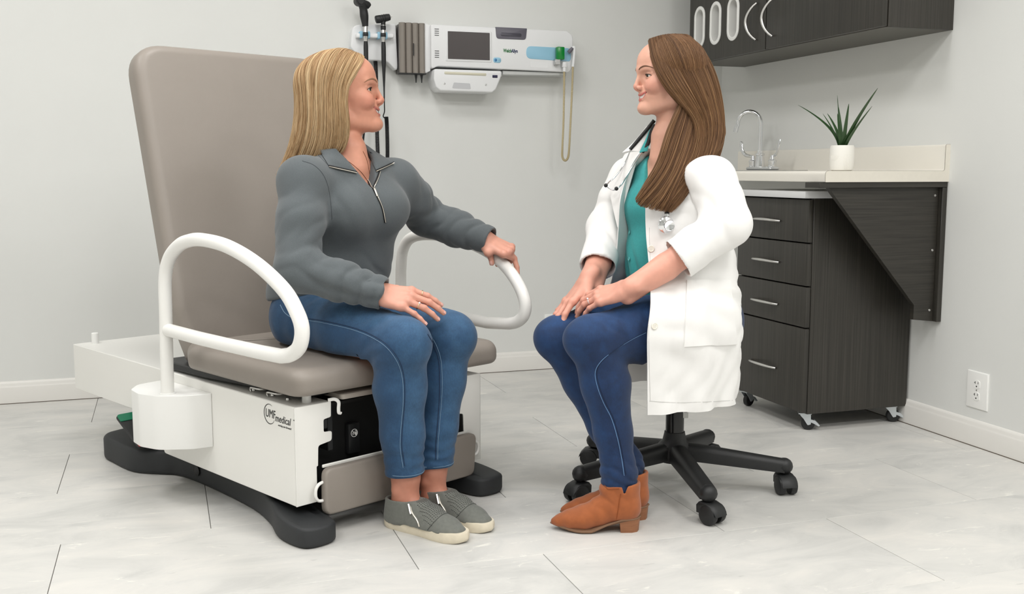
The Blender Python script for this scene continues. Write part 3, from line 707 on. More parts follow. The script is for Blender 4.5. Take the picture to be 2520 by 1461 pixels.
btn = wprism('power_button', round_poly([(1.352, 1.352), (1.387, 1.352), (1.387, 1.374), (1.352, 1.374)], .0105, 5), .097, .1003, M_BLUE, WB, .002, 2)
wprism('button_dot', disc_pts(1.3625, 1.363, .0062, 20), .1, .1012, mat('mid_blue', srgb(70, 130, 180), .4), btn, .0008, 1)
for k in range(3): tube('button_mark', [wl(1.374 + .0035 * k + .003 * math.cos(a) * .5, .1006, 1.363 + (.002 + .0012 * k) * math.sin(a)) for a in np.linspace(-1, 1, 6)], .0004, M_GREYP, btn, 4)
# blue probe bay with its light recess
wprism('probe_bay', round_poly([(1.500, 1.374), (1.700, 1.368), (1.706, 1.380), (1.706, 1.408), (1.698, 1.425), (1.500, 1.427)], [.024, .01, .01, .01, .014, .024], 6), .092, .0995, M_BLUE, WB, .002, 2)
wprism('probe_tray_line', round_poly([(1.52, 1.338), (1.60, 1.338), (1.60, 1.362), (1.52, 1.362)], .001, 1), .0975, .0984, M_ABS, WB, 0, 1, 0)
# lettering on the module: the maker's name in green and navy
TW = Matrix(((1, 0, 0, 1.397 - DX), (0, 0, -1, -.0990), (0, 1, 0, 1.397 - DZ), (0, 0, 0, 1)))
lw = empty('maker_name'); lw.parent = WB
text_mesh('logo_text', 'Welch', .0205, mat('logo_green', srgb(40, 120, 62), .5), lw, TW, .0002, .0006, 0, .66)
text_mesh('logo_text', 'Allyn', .0205, mat('logo_navy', srgb(36, 52, 92), .5), lw, TW @ Matrix.Translation((.0355, 0, 0)), .0002, .0006, 0, .70)
# docked monitor pod below
pod = [(1.092, 1.318), (1.090, 1.275), (1.100, 1.243), (1.118, 1.228), (1.345, 1.226), (1.362, 1.240), (1.388, 1.300), (1.388, 1.318)]
pd2 = wprism('lower_pod', round_poly(pod, [.01, .02, .015, .015, .015, .015, .02, .01], 4), .0, .108, M_ABS, WB, .014, 4)
wprism('pod_slot', round_poly([(1.135, 1.297), (1.318, 1.295), (1.318, 1.306), (1.135, 1.308)], .004, 3), .107, .1095, mat('cream_slot', srgb(214, 210, 190), .5), pd2, .001, 1)
wprism('pod_port', round_poly([(1.345, 1.288), (1.368, 1.288), (1.368, 1.300), (1.345, 1.300)], .002, 2), .106, .1092, mat('port_navy', srgb(40, 40, 70), .4), pd2, .001, 1)
wprism('pod_recess', round_poly([(1.168, 1.240), (1.250, 1.238), (1.246, 1.262), (1.176, 1.264)], .005, 3), .1075, .1086, mat('recess_grey', srgb(196, 197, 200), .5), pd2, 0, 1)
for x in (1.135, 1.316): lathe('screw', [(0, 0), (.0045, 0), (.003, .001), (0, .0008)], M_STEEL, pd2, 12, Matrix.Translation(wl(x, .108, 1.258)) @ Matrix.Rotation(rad(90), 4, 'X'))
wprism('underside_rail', [(1.40, 1.304), (1.69, 1.308), (1.69, 1.322), (1.40, 1.322)], .0, .085, mat('rail_grey', srgb(200, 202, 200), .5), WB, .004, 2)

# specula dispenser: four smoky tubes in a row
SD = empty('specula_dispenser', (1.006, WALL_Y, 1.40), 0, 'smoky grey dispenser of four tubes on the diagnostic station, beside the blonde head', 'dispenser')
SD['label'] = 'smoky grey dispenser of four upright tubes on the wall between instruments and screen'
M_SMOKE = mat('smoky_plastic', srgb(138, 131, 123), .16, spec=.7)
for k in range(4):
    x = -.041 + k * .0275
    lathe('dispenser_tube', [(0, -.100), (.0135, -.100), (.0138, .103), (.0118, .104), (.0115, .06), (0, .06)], M_SMOKE, SD, 20, Matrix.Translation((x, -.075, 0)))
bm = bmesh.new(); add_box(bm, (-.056, -.09, -.105), (.057, -.052, -.100), .001, 1); bm_obj('tube_foot', bm, M_BLACK, SD)
box('tube_backing', (-.054, -.062, -.1), (.055, -.0, .100), mat('smoky_backing', srgb(74, 70, 68), .3), SD, .003, 2)
for x in (.016, .040): lathe('speculum', [(0, 0), (.0022, .001), (.0032, .014), (.0065, .034), (0, .034)], M_BLACK, SD, 14, Matrix.Translation((x, -.075, -.139)))
bm = bmesh.new(); add_tube(bm, [(.003, -.0925, -.03), (.003, -.0925, .02)], .002, 6); bm_obj('release_lever', bm, M_BLACK, SD)

# the two handles hang by the neck in the bay: handle, collar, head; a cord leaves each
def spiral(p0, p1, R, turns, n=10):
    p0, p1 = Vector(p0), Vector(p1); t = (p1 - p0); a = Vector((0, 1, 0)); u = (a - t * (a.dot(t) / t.length_squared)).normalized(); v = t.normalized().cross(u); out = []
    for k in range(turns * n + 1): s = k / (turns * n); an = 2 * PI * turns * s; out.append(p0 + t * s + u * R * math.cos(an) + v * R * math.sin(an))
    return out
OPX, OTX = .810, .883
OP = empty('ophthalmoscope', (OPX, WALL_Y - .092, 1.44), 0, 'black ophthalmoscope with the taller round head, left in the wall instrument bay', 'instrument')
OP['label'] = 'taller black hand instrument with a large round eyepiece, hung in the wall bay'
lathe('neck', [(0, .045), (.0085, .045), (.0085, .02), (.0095, .018), (.0095, .0), (.0085, -.002), (.008, -.02), (0, -.02)], M_NICKEL, OP, 18)
lathe('collar', [(.0098, .0), (.0108, .002), (.0108, .014), (.0098, .016)], M_BLACK, OP, 18)
lathe('handle_grip', [(0, -.02), (.0082, -.02), (.0095, -.04), (.009, -.12), (.0075, -.16), (.004, -.20), (.003, -.225), (0, -.225)], M_BLACK, OP, 18)
bm = bmesh.new(); add_tube(bm, catmull([(-.001, 0, .040), (-.003, 0, .065), (-.006, 0, .095), (-.010, -.004, .118), (-.018, -.008, .134)], 4), [.0125, .013, .0135, .0145, .0155, .0165, .0175, .0175, .017, .0165, .016, .0165, .017, .017, .0175, .0175, .0175], 18); bm_obj('head', bm, M_BLACK, OP)
bm = bmesh.new(); add_tube(bm, [(-.026, .014, .138), (-.022, -.024, .136)], .0195, 22); add_tube(bm, [(-.0215, -.024, .136), (-.0213, -.027, .136)], .013, 18); bm_obj('eyepiece', bm, M_BLACK, OP)
bm = bmesh.new(); add_tube(bm, catmull([(-.010, -.004, .128), (.006, .0, .126), (.018, .002, .118)], 4), [.015, .0155, .016, .0155, .015, .015, .0145, .013, .011], 16); bm_obj('light_head', bm, M_BLACK, OP)
OT = empty('otoscope', (OTX, WALL_Y - .092, 1.44), 0, 'black otoscope hung right in the wall bay', 'instrument')
OT['label'] = 'shorter black hand instrument with a barrel head, hung beside the smoky tubes'
lathe('neck', [(0, .055), (.0085, .055), (.0085, .02), (.0095, .018), (.0095, .0), (.0085, -.002), (.008, -.02), (0, -.02)], M_NICKEL, OT, 18)
lathe('collar', [(.0098, .0), (.0108, .002), (.0108, .014), (.0098, .016)], M_BLACK, OT, 18)
lathe('collar', [(.0088, .028), (.0108, .030), (.0108, .044), (.0088, .046)], M_BLACK, OT, 18)
lathe('handle_grip', [(0, -.02), (.0082, -.02), (.0095, -.04), (.0095, -.10), (.0075, -.125), (.006, -.155), (.0035, -.205), (.0028, -.245), (0, -.245)], M_BLACK, OT, 18)
bm = bmesh.new(); add_tube(bm, [(0, 0, .048), (0, 0, .064)], .0095, 16); add_tube(bm, [(-.031, 0, .068), (-.029, 0, .0685), (-.018, 0, .070), (-.004, 0, .0735), (.016, 0, .0785), (.027, 0, .081), (.029, 0, .0815)], [.013, .0155, .0165, .0152, .0148, .013, .0095], 20); bm_obj('head', bm, M_BLACK, OT)
bm = bmesh.new(); add_tube(bm, [(.026, 0, .081), (.037, 0, .0835)], .0022, 8); bm_obj('insufflator_port', bm, M_NICKEL, OT)
for k in range(3): lathe('grip_ring', [(.0155, -.001), (.0168, 0), (.0155, .001)], M_BLACK, OT, 20, Matrix.Translation((-.012 + .009 * k, 0, .0713 + .0022 * k)) @ Matrix.Rotation(rad(76), 4, 'Y'))
# cords: straight lead, then the coiled loop that hangs down and returns up to the bay
def cord_parts(inst, x0, z0, path, coil_from):
    tube('lead', [Vector(p) for p in path], .0022, M_BLACK, inst, 8)
z1 = 1.44
M_CORD = mat('black_cord', srgb(20, 20, 22), .45)
tube('lead', catmull([(0, 0, -.24), (.001, .004, -.275), (.002, .01, -.30), (-.003, .012, -.318), (.002, .012, -.325), (.010, .012, -.33)], 5), .0024, M_CORD, OT, 8)
lp = catmull([(.010, .012, -.322), (.012, .012, -.36), (.013, .012, -.44), (.011, .012, -.505), (.002, .012, -.527), (-.010, .012, -.530), (-.022, .012, -.520), (-.027, .012, -.49), (-.026, .03, -.40), (-.022, .05, -.25), (-.020, .065, -.13), (-.020, .075, -.085)], 8)
tube('coiled_cord', lp, [.0078] * len(lp), M_CORD, OT, 10)
bm = bmesh.new()
for i in range(0, len(lp) - 1):
    for f in (0, .5):
        p = Vector(lp[i]) * (1 - f) + Vector(lp[i + 1]) * f; t = (Vector(lp[i + 1]) - Vector(lp[i])).normalized()
        a = Vector((0, 1, 0)); u = (a - t * a.dot(t)).normalized(); v = t.cross(u)
        add_tube(bm, [p + (u * math.cos(q) + v * math.sin(q)) * .0075 for q in np.linspace(0, 2 * PI, 9)[:-1]], .0016, 4, False, True)
bm_obj('cord_turns', bm, M_CORD, OT, None, 60)['kind'] = 'stuff'
tube('lead', catmull([(0, 0, -.22), (-.002, .01, -.30), (-.01, .03, -.40), (-.018, .045, -.46), (-.026, .04, -.40), (-.03, .06, -.2), (-.03, .075, -.09)], 6), .0045, M_CORD, OP, 8)

# thermometer: green probe cover box, probe handle, tan coiled cord
TH = empty('thermometer_probe', (1.655, WALL_Y - .10, 1.40), 0, 'thermometer probe with tan coiled cord and green box, on the wall station', 'thermometer')
M_TAN = mat('tan_cord', srgb(196, 182, 146), .5)
M_GREENB = mat('translucent_green', srgb(14, 150, 60), .2, trans=.25)
o = bm_obj('cover_box', (lambda b: (add_box(b, (-.024, -.030, -.028), (.010, -.002, .026), .004, 2), b)[1])(bmesh.new()), M_GREENB, TH); tag(o, 'green probe cover box')
bm = bmesh.new(); add_box(bm, (-.032, -.026, -.050), (-.008, -.0, -.026), .002, 1); bm_obj('box_latch', bm, M_STEEL, TH)
tube('probe', [(.034, -.012, .004), (.040, -.016, .012), (.050, -.020, .024)], [.008, .009, .0065], M_GREYP, TH, 12)
tube('probe_handle', catmull([(.046, -.018, .020), (.056, -.022, .026), (.058, -.020, .010), (.056, -.016, -.03), (.054, -.014, -.055)], 5), .0062, M_ABS, TH, 10)
bm = bmesh.new(); add_box(bm, (.004, -.022, -.060), (.024, -.004, -.036), .004, 2); add_box(bm, (.008, -.020, -.078), (.020, -.006, -.058), .003, 2); bm_obj('cord_plug', bm, M_ABS, TH)
P = catmull([(.014, -.013, -.07), (.014, -.013, -.16), (.013, -.010, -.30), (.010, -.006, -.41), (.012, -.004, -.444), (.024, -.003, -.458), (.037, -.004, -.446), (.042, -.006, -.41), (.046, -.010, -.30), (.051, -.013, -.16), (.054, -.014, -.055)], 10)
tube('coiled_cord', P, .0042, M_TAN, TH, 8)
bm = bmesh.new()
for i in range(len(P) - 1):
    for f in (0, .33, .67):
        p = Vector(P[i]) * (1 - f) + Vector(P[i + 1]) * f; t = (Vector(P[i + 1]) - Vector(P[i])).normalized()
        a = Vector((0, 1, 0)); u = (a - t * a.dot(t)).normalized(); v = t.cross(u)
        add_tube(bm, [p + (u * math.cos(q) + v * math.sin(q)) * .0042 for q in np.linspace(0, 2 * PI, 8)[:-1]], .0011, 4, False, True)
bm_obj('cord_turns', bm, M_TAN, TH, None, 60)['kind'] = 'stuff'
# ---------------------------------------------------------------- rolling stool under the clinician
ST = empty('rolling_stool', (1.357, 2.581, 0), 0, 'black five-star rolling stool on casters, under the woman in the white coat', 'stool')
bm = bmesh.new()
def star_arm(a):
    bm = bmesh.new(); n = 12; rings = []
    for i in range(n + 1):
        t = i / n; r = .02 + .285 * t; z = .108 - .030 * t; wd = .026 - .004 * t; hh = .026 - .007 * t
        if i == n: r -= .0; 
        rings.append([bm.verts.new((r, wd * sx * (1 if abs(sz) < .9 else .72), z + hh * sz)) for sx, sz in ((-1, -.85), (-1.0, .3), (-.75, .85), (-.3, 1.0), (.3, 1.0), (.75, .85), (1.0, .3), (1, -.85), (.6, -1), (-.6, -1))])
    for A, B in zip(rings, rings[1:]):
        for k in range(10): bm.faces.new((A[k], A[(k + 1) % 10], B[(k + 1) % 10], B[k]))
    bm.faces.new(rings[0]); bm.faces.new(list(reversed(rings[-1])))
    t = bmesh.new(); bmesh.ops.create_uvsphere(t, u_segments=14, v_segments=8, radius=.0245)
    for v in t.verts: v.co.z *= .95
    t.transform(Matrix.Translation((.305, 0, .0765))); join(bm, t)
    bmesh.ops.recalc_face_normals(bm, faces=bm.faces[:]); bm.transform(Matrix.Rotation(a, 4, 'Z'))
    return bm
def twin_caster(ang_arm, swivel):
    c = empty('caster'); c.parent = ST; c.location = (.305 * math.cos(ang_arm), .305 * math.sin(ang_arm), 0); c.rotation_euler = (0, 0, swivel)
    R = .026
    for s in (-1, 1):
        lathe('wheel', [(0, -.010), (R - .006, -.0105), (R - .001, -.008), (R, -.004), (R, .006), (R - .001, .0085), (0, .0085)], M_BLACK, c, 26, Matrix.Translation((.016, s * .0165, R)) @ Matrix.Rotation(rad(90 * s), 4, 'X'))
    bm = bmesh.new(); prof = [(-.020, .026), (-.021, .046), (-.012, .056), (.010, .056), (.030, .050), (.043, .036), (.046, .026), (.030, .044), (.0, .045), (-.008, .026)]
    t = poly_prism(prof, -.023, .023, 'xzy', .002, 1); join(bm, t); add_box(bm, (.0, -.006, .020), (.030, .006, .046), .002, 1)
    bm_obj('hood', bm, M_BLACK, c, None, 50)
    lathe('stem', [(0, .05), (.0065, .05), (.0065, .075), (0, .075)], M_STEEL, c, 12)
for k, (a, sw) in enumerate(zip([-101, -29, 43, 115, 187], [-70, -100, 20, 150, 200])):
    bm_obj('base_arm', star_arm(rad(a)), M_BLACK, ST, None, 60); twin_caster(rad(a), rad(sw))
lathe('hub', [(0, .075), (.045, .078), (.048, .095), (.046, .125), (.034, .138), (.029, .16), (.029, .162), (0, .162)], M_BLACK, ST, 28)
cl_ = lathe('column', [(0, .13), (.026, .13), (.0255, .33), (.023, .335), (.0165, .336), (.0165, .41), (0, .41)], mat('gloss_black', srgb(16, 17, 18), .22), ST, 28)
lathe('seat_pad', [(0, .405), (.10, .405), (.165, .410), (.182, .425), (.184, .445), (.172, .462), (.13, .470), (0, .474)], M_BLACK, ST, 40)
bm = bmesh.new(); add_box(bm, (-.09, -.09, .392), (.09, .09, .406), .004, 1); bm_obj('seat_plate', bm, M_BLACK, ST)
bm = bmesh.new(); add_tube(bm, [(0, 0, .395), (-.06, -.05, .395), (-.13, -.10, .385)], .006, 8); bm_obj('lift_lever', bm, M_BLACK, ST)
# white maker's tag tied below the seat
tg = bm_obj('paper_tag', poly_prism(round_poly([(-.007, .205), (.007, .205), (.007, .345), (-.007, .345)], .002, 2), -.0004, .0004, 'xzy', 0), mat('white_paper', srgb(226, 226, 222), .6), ST, (.0195, -.0275, .0))
tg.rotation_euler = (0, 0, rad(-18))
bm = bmesh.new()
for k in range(3): add_box(bm, (-.004 + k * .0028, -.0008, .221), (-.0026 + k * .0028, -.0003, .228))
bm_obj('tag_print', bm, M_INK, tg, None, 0)
# ---------------------------------------------------------------- implicit surfaces for bodies and clothes
def A(*v): return np.array(v, float)
def unit(v): v = np.asarray(v, float); return v / np.linalg.norm(v)
def smin(a, b, k):
    if k <= 0: return np.minimum(a, b)
    h = np.clip(.5 + .5 * (b - a) / k, 0, 1); return b + (a - b) * h - k * h * (1 - h)
class Field:
    """ordered list of signed-distance primitives, each with a bounding sphere so that far ones are skipped."""
    def __init__(s): s.L = []
    def add(s, f, c, r, k=.01, op='u'): s.L.append((f, np.asarray(c, float), float(r), float(k), op)); return s
    def ball(s, c, r, k=.01, op='u'):
        c = A(*c); return s.add(lambda p: np.linalg.norm(p - c, axis=1) - r, c, r, k, op)
    def ell(s, c, rad_, k=.01, R=None, op='u'):
        c = A(*c); rad_ = A(*rad_); R = np.eye(3) if R is None else R          # rows of R: local axes
        def f(p):
            q = (p - c) @ R.T; k0 = np.linalg.norm(q / rad_, axis=1); k1 = np.linalg.norm(q / rad_ ** 2, axis=1) + 1e-9
            return k0 * (k0 - 1) / k1
        return s.add(f, c, rad_.max(), k, op)
    def cone(s, a, b, ra, rb, k=.01, op='u'):
        a = A(*a); b = A(*b); ba = b - a; L2 = ba @ ba + 1e-12
        def f(p):
            pa = p - a; h = np.clip(pa @ ba / L2, 0, 1); return np.linalg.norm(pa - h[:, None] * ba, axis=1) - (ra + (rb - ra) * h)
        return s.add(f, (a + b) / 2, math.sqrt(L2) / 2 + max(ra, rb), k, op)
    def ecap(s, a, b, side, r0, r1, k=.02, op='u'):
        """capsule with an elliptic section: r = (half-width along side, half-width across it)."""
        a = A(*a); b = A(*b); ba = b - a; L = np.linalg.norm(ba); w_ = ba / L; u = A(*side); u = unit(u - w_ * (u @ w_)); v = np.cross(w_, u)
        r0 = A(*r0); r1 = A(*r1)
        def f(p):
            pa = p - a; t = pa @ w_; h = np.clip(t / L, 0, 1); ex = t - h * L; r = r0 + (r1 - r0) * h[:, None]; m = r.min(1)
            q = np.stack([pa @ u, pa @ v, ex], 1); rr = np.stack([r[:, 0], r[:, 1], m], 1)
            k0 = np.linalg.norm(q / rr, axis=1); k1 = np.linalg.norm(q / rr ** 2, axis=1) + 1e-9
            return k0 * (k0 - 1) / k1
        return s.add(f, (a + b) / 2, L / 2 + max(r0.max(), r1.max()), k, op)
    def chain(s, pts, rs, k=.008):
        for i in range(len(pts) - 1): s.cone(pts[i], pts[i + 1], rs[i], rs[i + 1], k)
        return s
    def half(s, c, n, k=.005, c0=None, r=9.0):
        """cut away everything on the +n side of the plane (inside an optional sphere)."""
        c = A(*c); n = unit(n); return s.add(lambda p: -((p - c) @ n), c if c0 is None else c0, r, k, 's')
    def __call__(s, P, pad=.03):
        d = np.full(len(P), .25)
        for f, c, r, k, op in s.L:
            if r > 5: m = np.arange(len(P))
            else: m = np.nonzero(((P - c) ** 2).sum(1) < (r + k + pad) ** 2)[0]
            if not len(m): continue
            e = f(P[m])
            if op == 'u': d[m] = smin(d[m], e, k)
            else: d[m] = -smin(-d[m], e, k)
        return d
    def blocks(s, C, half_diag, offs):
        """evaluate on blocks of points (centre C[i] + offs)."""
        nb, no = len(C), len(offs); d = np.full((nb, no), .25)
        for f, c, r, k, op in s.L:
            m = np.nonzero(((C - c) ** 2).sum(1) < (r + k + .03 + half_diag) ** 2)[0] if r < 5 else np.arange(nb)
            if not len(m): continue
            e = f((C[m][:, None, :] + offs[None]).reshape(-1, 3)).reshape(len(m), no)
            if op == 'u': d[m] = smin(d[m], e, k)
            else: d[m] = -smin(-d[m], e, k)
        return d
    def grad(s, P, e=.0008):
        g = np.stack([s(P + np.eye(3)[i] * e) - s(P - np.eye(3)[i] * e) for i in range(3)], 1); return g / (np.linalg.norm(g, axis=1)[:, None] + 1e-9)
    def project(s, P, n=3, off=0.0, mx=.02):
        for _ in range(n): P = P - s.grad(P) * np.clip(s(P) - off, -mx, mx)[:, None]
        return P
def mesh_field(F, lo, hi, h, extra=None):
    """surface nets on the blocks that the surface crosses; returns vertices, quads."""
    B = 8; lo = A(*lo); hi = A(*hi); bs = B * h
    n = np.ceil((hi - lo) / bs).astype(int)
    gi = np.stack(np.meshgrid(*[np.arange(k) for k in n], indexing='ij'), -1).reshape(-1, 3)
    Cn = lo + (gi + .5) * bs
    near = np.abs(F(Cn, pad=bs * 1.2)) < bs * 1.35
    gi = gi[near]; Cn = Cn[near]
    o = np.stack(np.meshgrid(*[np.arange(B + 1)] * 3, indexing='ij'), -1).reshape(-1, 3)
    D = F.blocks(Cn, bs * .87, (o - B / 2) * h)
    if extra is not None: D = extra((Cn[:, None, :] + ((o - B / 2) * h)[None]), D)
    D = D.reshape(-1, B + 1, B + 1, B + 1)
    keep = (D.min(axis=(1, 2, 3)) < 0) & (D.max(axis=(1, 2, 3)) > 0); D = D[keep]; gi = gi[keep]
    nb = len(D); dims = n * B
    cor = [(i, j, k) for i in (0, 1) for j in (0, 1) for k in (0, 1)]
    V = np.stack([D[:, i:i + B, j:j + B, k:k + B] for i, j, k in cor], -1)          # nb,B,B,B,8
    ins = V < 0; act = ins.any(-1) & ~ins.all(-1)
    idx = np.nonzero(act); vals = V[idx]
    cell = gi[idx[0]] * B + np.stack(idx[1:], 1)
    key = (cell[:, 0] * dims[1] + cell[:, 1]) * dims[2] + cell[:, 2]
    acc = np.zeros((len(key), 3)); cnt = np.zeros(len(key)); ca = np.array(cor, float)
    for a in range(8):
        for b in range(a + 1, 8):
            if abs(ca[a] - ca[b]).sum() != 1: continue
            va, vb = vals[:, a], vals[:, b]; m = (va < 0) != (vb < 0)
            t = va[m] / (va[m] - vb[m]); acc[m] += ca[a] + t[:, None] * (ca[b] - ca[a]); cnt[m] += 1
    pos = lo + (cell + acc / cnt[:, None]) * h
    order = np.argsort(key); skey = key[order]
    def look(k):
        i = np.searchsorted(skey, k); i = np.clip(i, 0, len(skey) - 1); ok = skey[i] == k; return order[i], ok
    quads = []; st = (dims[1] * dims[2], dims[2], 1)
    for ax in range(3):
        u, v = [(1, 2), (2, 0), (0, 1)][ax]
        e0 = vals[:, 0]; cidx = [1 if ax == 0 else 0, 1 if ax == 1 else 0, 1 if ax == 2 else 0]; e1 = vals[:, cor.index(tuple(cidx))]
        m = np.nonzero((e0 < 0) != (e1 < 0))[0]
        k0 = key[m]; a, oka = look(k0 - st[u]); b, okb = look(k0 - st[u] - st[v]); c, okc = look(k0 - st[v])
        ok = oka & okb & okc; q = np.stack([m, a, b, c], 1)[ok]; flip = (e0[m] < 0)[ok]
        q[~flip] = q[~flip][:, ::-1]; quads.append(q)
    return pos, np.concatenate(quads)
def relax(V, Q, n=1, w=.5):
    e = np.concatenate([Q[:, [0, 1]], Q[:, [1, 2]], Q[:, [2, 3]], Q[:, [3, 0]]])
    for _ in range(n):
        s = np.zeros_like(V); c = np.zeros(len(V))
        np.add.at(s, e[:, 0], V[e[:, 1]]); np.add.at(c, e[:, 0], 1); np.add.at(s, e[:, 1], V[e[:, 0]]); np.add.at(c, e[:, 1], 1)
        V = V * (1 - w) + w * s / np.maximum(c, 1)[:, None]
    return V
def fast_mesh(name, V, Q, m, parent=None, colour=None, ang=0):
    """quads or triangles from numpy arrays; colour: per-vertex linear RGB attribute 'tint'."""
    me = bpy.data.meshes.new(name); k = Q.shape[1]
    me.vertices.add(len(V)); me.vertices.foreach_set('co', np.ascontiguousarray(V, np.float32).ravel())
    me.loops.add(Q.size); me.loops.foreach_set('vertex_index', np.ascontiguousarray(Q, np.int32).ravel())
    me.polygons.add(len(Q)); me.polygons.foreach_set('loop_start', np.arange(0, Q.size, k, dtype=np.int32)); me.polygons.foreach_set('loop_total', np.full(len(Q), k, np.int32))
    me.update(calc_edges=True); me.validate()
    me.polygons.foreach_set('use_smooth', [True] * len(me.polygons))
    if ang: me.set_sharp_from_angle(angle=rad(ang))
    if colour is not None:
        at = me.color_attributes.new('tint', 'FLOAT_COLOR', 'POINT'); at.data.foreach_set('color', np.concatenate([colour, np.ones((len(colour), 1))], 1).astype(np.float32).ravel())
    return link(name, me, m, parent)
def refine(V, Q, F, pick, off=0.0, it=2):
    """split each picked quad in four (T-junction free: shared edges get shared midpoints, neighbours become n-gons) and pull new points on the field."""
    nV = len(V); m = pick[Q].all(1); S = Q[m]; R = Q[~m]
    e = np.sort(np.concatenate([S[:, [0, 1]], S[:, [1, 2]], S[:, [2, 3]], S[:, [3, 0]]]), 1)
    ue, inv = np.unique(e, axis=0, return_inverse=True); inv = inv.ravel(); mid = (V[ue[:, 0]] + V[ue[:, 1]]) / 2
    cen = V[S].mean(1); ns = len(S); mi = nV + inv.reshape(4, ns); ci = nV + len(ue) + np.arange(ns)
    quads = np.concatenate([np.stack([S[:, 0], mi[0], ci, mi[3]], 1), np.stack([mi[0], S[:, 1], mi[1], ci], 1), np.stack([ci, mi[1], S[:, 2], mi[2]], 1), np.stack([mi[3], ci, mi[2], S[:, 3]], 1)])
    emap = {(int(a), int(b)): nV + i for i, (a, b) in enumerate(ue)}
    ekeys = set(emap); polys = []; keepR = []
    touched = np.zeros(nV, bool); touched[ue.ravel()] = True
    tR = touched[R].sum(1) >= 2; keepR = R[~tR]
    for q in R[tR]:
        out = []
        for a, b in zip(q, np.roll(q, -1)):
            out.append(int(a)); k = (int(min(a, b)), int(max(a, b)))
            if k in ekeys: out.append(emap[k])
        polys.append(out)
    NV = np.concatenate([V, mid, cen]); sel = np.zeros(len(NV), bool); sel[np.unique(quads)] = True
    NV[sel] = F.project(NV[sel], it, off, .004)
    return NV, np.concatenate([keepR, quads]), polys
def poly_mesh(name, V, Q, polys, m, parent=None, colour=None):
    """mesh of quads plus a few n-gons."""
    me = bpy.data.meshes.new(name); tot = np.concatenate([np.full(len(Q), 4), np.array([len(p) for p in polys], int)]) if polys else np.full(len(Q), 4)
    idx = np.concatenate([Q.ravel(), np.array([i for p in polys for i in p], int)]) if polys else Q.ravel()
    me.vertices.add(len(V)); me.vertices.foreach_set('co', np.ascontiguousarray(V, np.float32).ravel())
    me.loops.add(len(idx)); me.loops.foreach_set('vertex_index', idx.astype(np.int32))
    me.polygons.add(len(tot)); me.polygons.foreach_set('loop_start', np.concatenate([[0], np.cumsum(tot)[:-1]]).astype(np.int32)); me.polygons.foreach_set('loop_total', tot.astype(np.int32))
    me.update(calc_edges=True); me.validate(); me.polygons.foreach_set('use_smooth', [True] * len(me.polygons))
    if colour is not None:
        at = me.color_attributes.new('tint', 'FLOAT_COLOR', 'POINT'); at.data.foreach_set('color', np.concatenate([colour, np.ones((len(colour), 1))], 1).astype(np.float32).ravel())
    return link(name, me, m, parent)
def vnoise(P, s, seed=0):
    """cheap smooth value noise in [-1, 1]."""
    P = P * s + seed * 17.3; i = np.floor(P).astype(np.int64); f = P - i; f = f * f * (3 - 2 * f); out = 0
    for a in (0, 1):
        for b in (0, 1):
            for c in (0, 1):
                n = (i[:, 0] + a) * 73856093 ^ (i[:, 1] + b) * 19349663 ^ (i[:, 2] + c) * 83492791
                n = (n * 1103515245 + 12345) & 0x7fffffff; n = (n ^ (n >> 13)) * 1274126177 & 0x7fffffff
                out = out + (n / 0x3fffffff - 1) * (f[:, 0] if a else 1 - f[:, 0]) * (f[:, 1] if b else 1 - f[:, 1]) * (f[:, 2] if c else 1 - f[:, 2])
    return out
def vnormals(V, Q):
    n = np.cross(V[Q[:, 2]] - V[Q[:, 0]], V[Q[:, 3 if Q.shape[1] > 3 else 1]] - V[Q[:, 1 if Q.shape[1] > 3 else 0]]); out = np.zeros_like(V)
    for k in range(Q.shape[1]): np.add.at(out, Q[:, k], n)
    return out / (np.linalg.norm(out, axis=1)[:, None] + 1e-12)
def frame_from(f, n):
    """rows: x (across), y = f, z ~ n"""
    y = unit(f); z = unit(A(*n) - y * (A(*n) @ y)); return np.stack([np.cross(y, z), y, z])
def rotz(a): c, s = math.cos(a), math.sin(a); return np.array([[c, -s, 0], [s, c, 0], [0, 0, 1]])
def rotx(a): c, s = math.cos(a), math.sin(a); return np.array([[1, 0, 0], [0, c, -s], [0, s, c]])

# ---- hand in its own frame: x thumb(-) to little finger(+), y along the fingers, z back of the hand
FMCP = {'i': (-.025, .084, .002), 'm': (-.004, .088, .004), 'r': (.0155, .083, .002), 'p': (.033, .073, -.002)}
FLEN = {'i': (.041, .024, .020), 'm': (.045, .028, .021), 'r': (.042, .026, .021), 'p': (.033, .019, .018)}
FRAD = {'i': (.0092, .0080, .0072, .0058), 'm': (.0094, .0082, .0073, .0060), 'r': (.0090, .0078, .0070, .0057), 'p': (.0080, .0068, .0061, .0050)}
def hand_joints(curl, spread, thumb=None):
    """curl: finger -> three bend angles (degrees); spread: finger -> sideways angle; returns joint lists."""
    J = {}
    for f in 'imrp':
        p = A(*FMCP[f]); d = 0; pts = [p]; sp = rad(spread.get(f, 0))
        for L, c in zip(FLEN[f], curl[f]):
            d += rad(c); v = A(math.sin(sp) * math.cos(d), math.cos(sp) * math.cos(d), -math.sin(d)); p = p + v * L; pts.append(p)
        J[f] = pts
    J['t'] = [A(*p) for p in (thumb or ((-.020, .018, -.006), (-.042, .046, -.014), (-.052, .076, -.018), (-.057, .100, -.020)))]
    return J
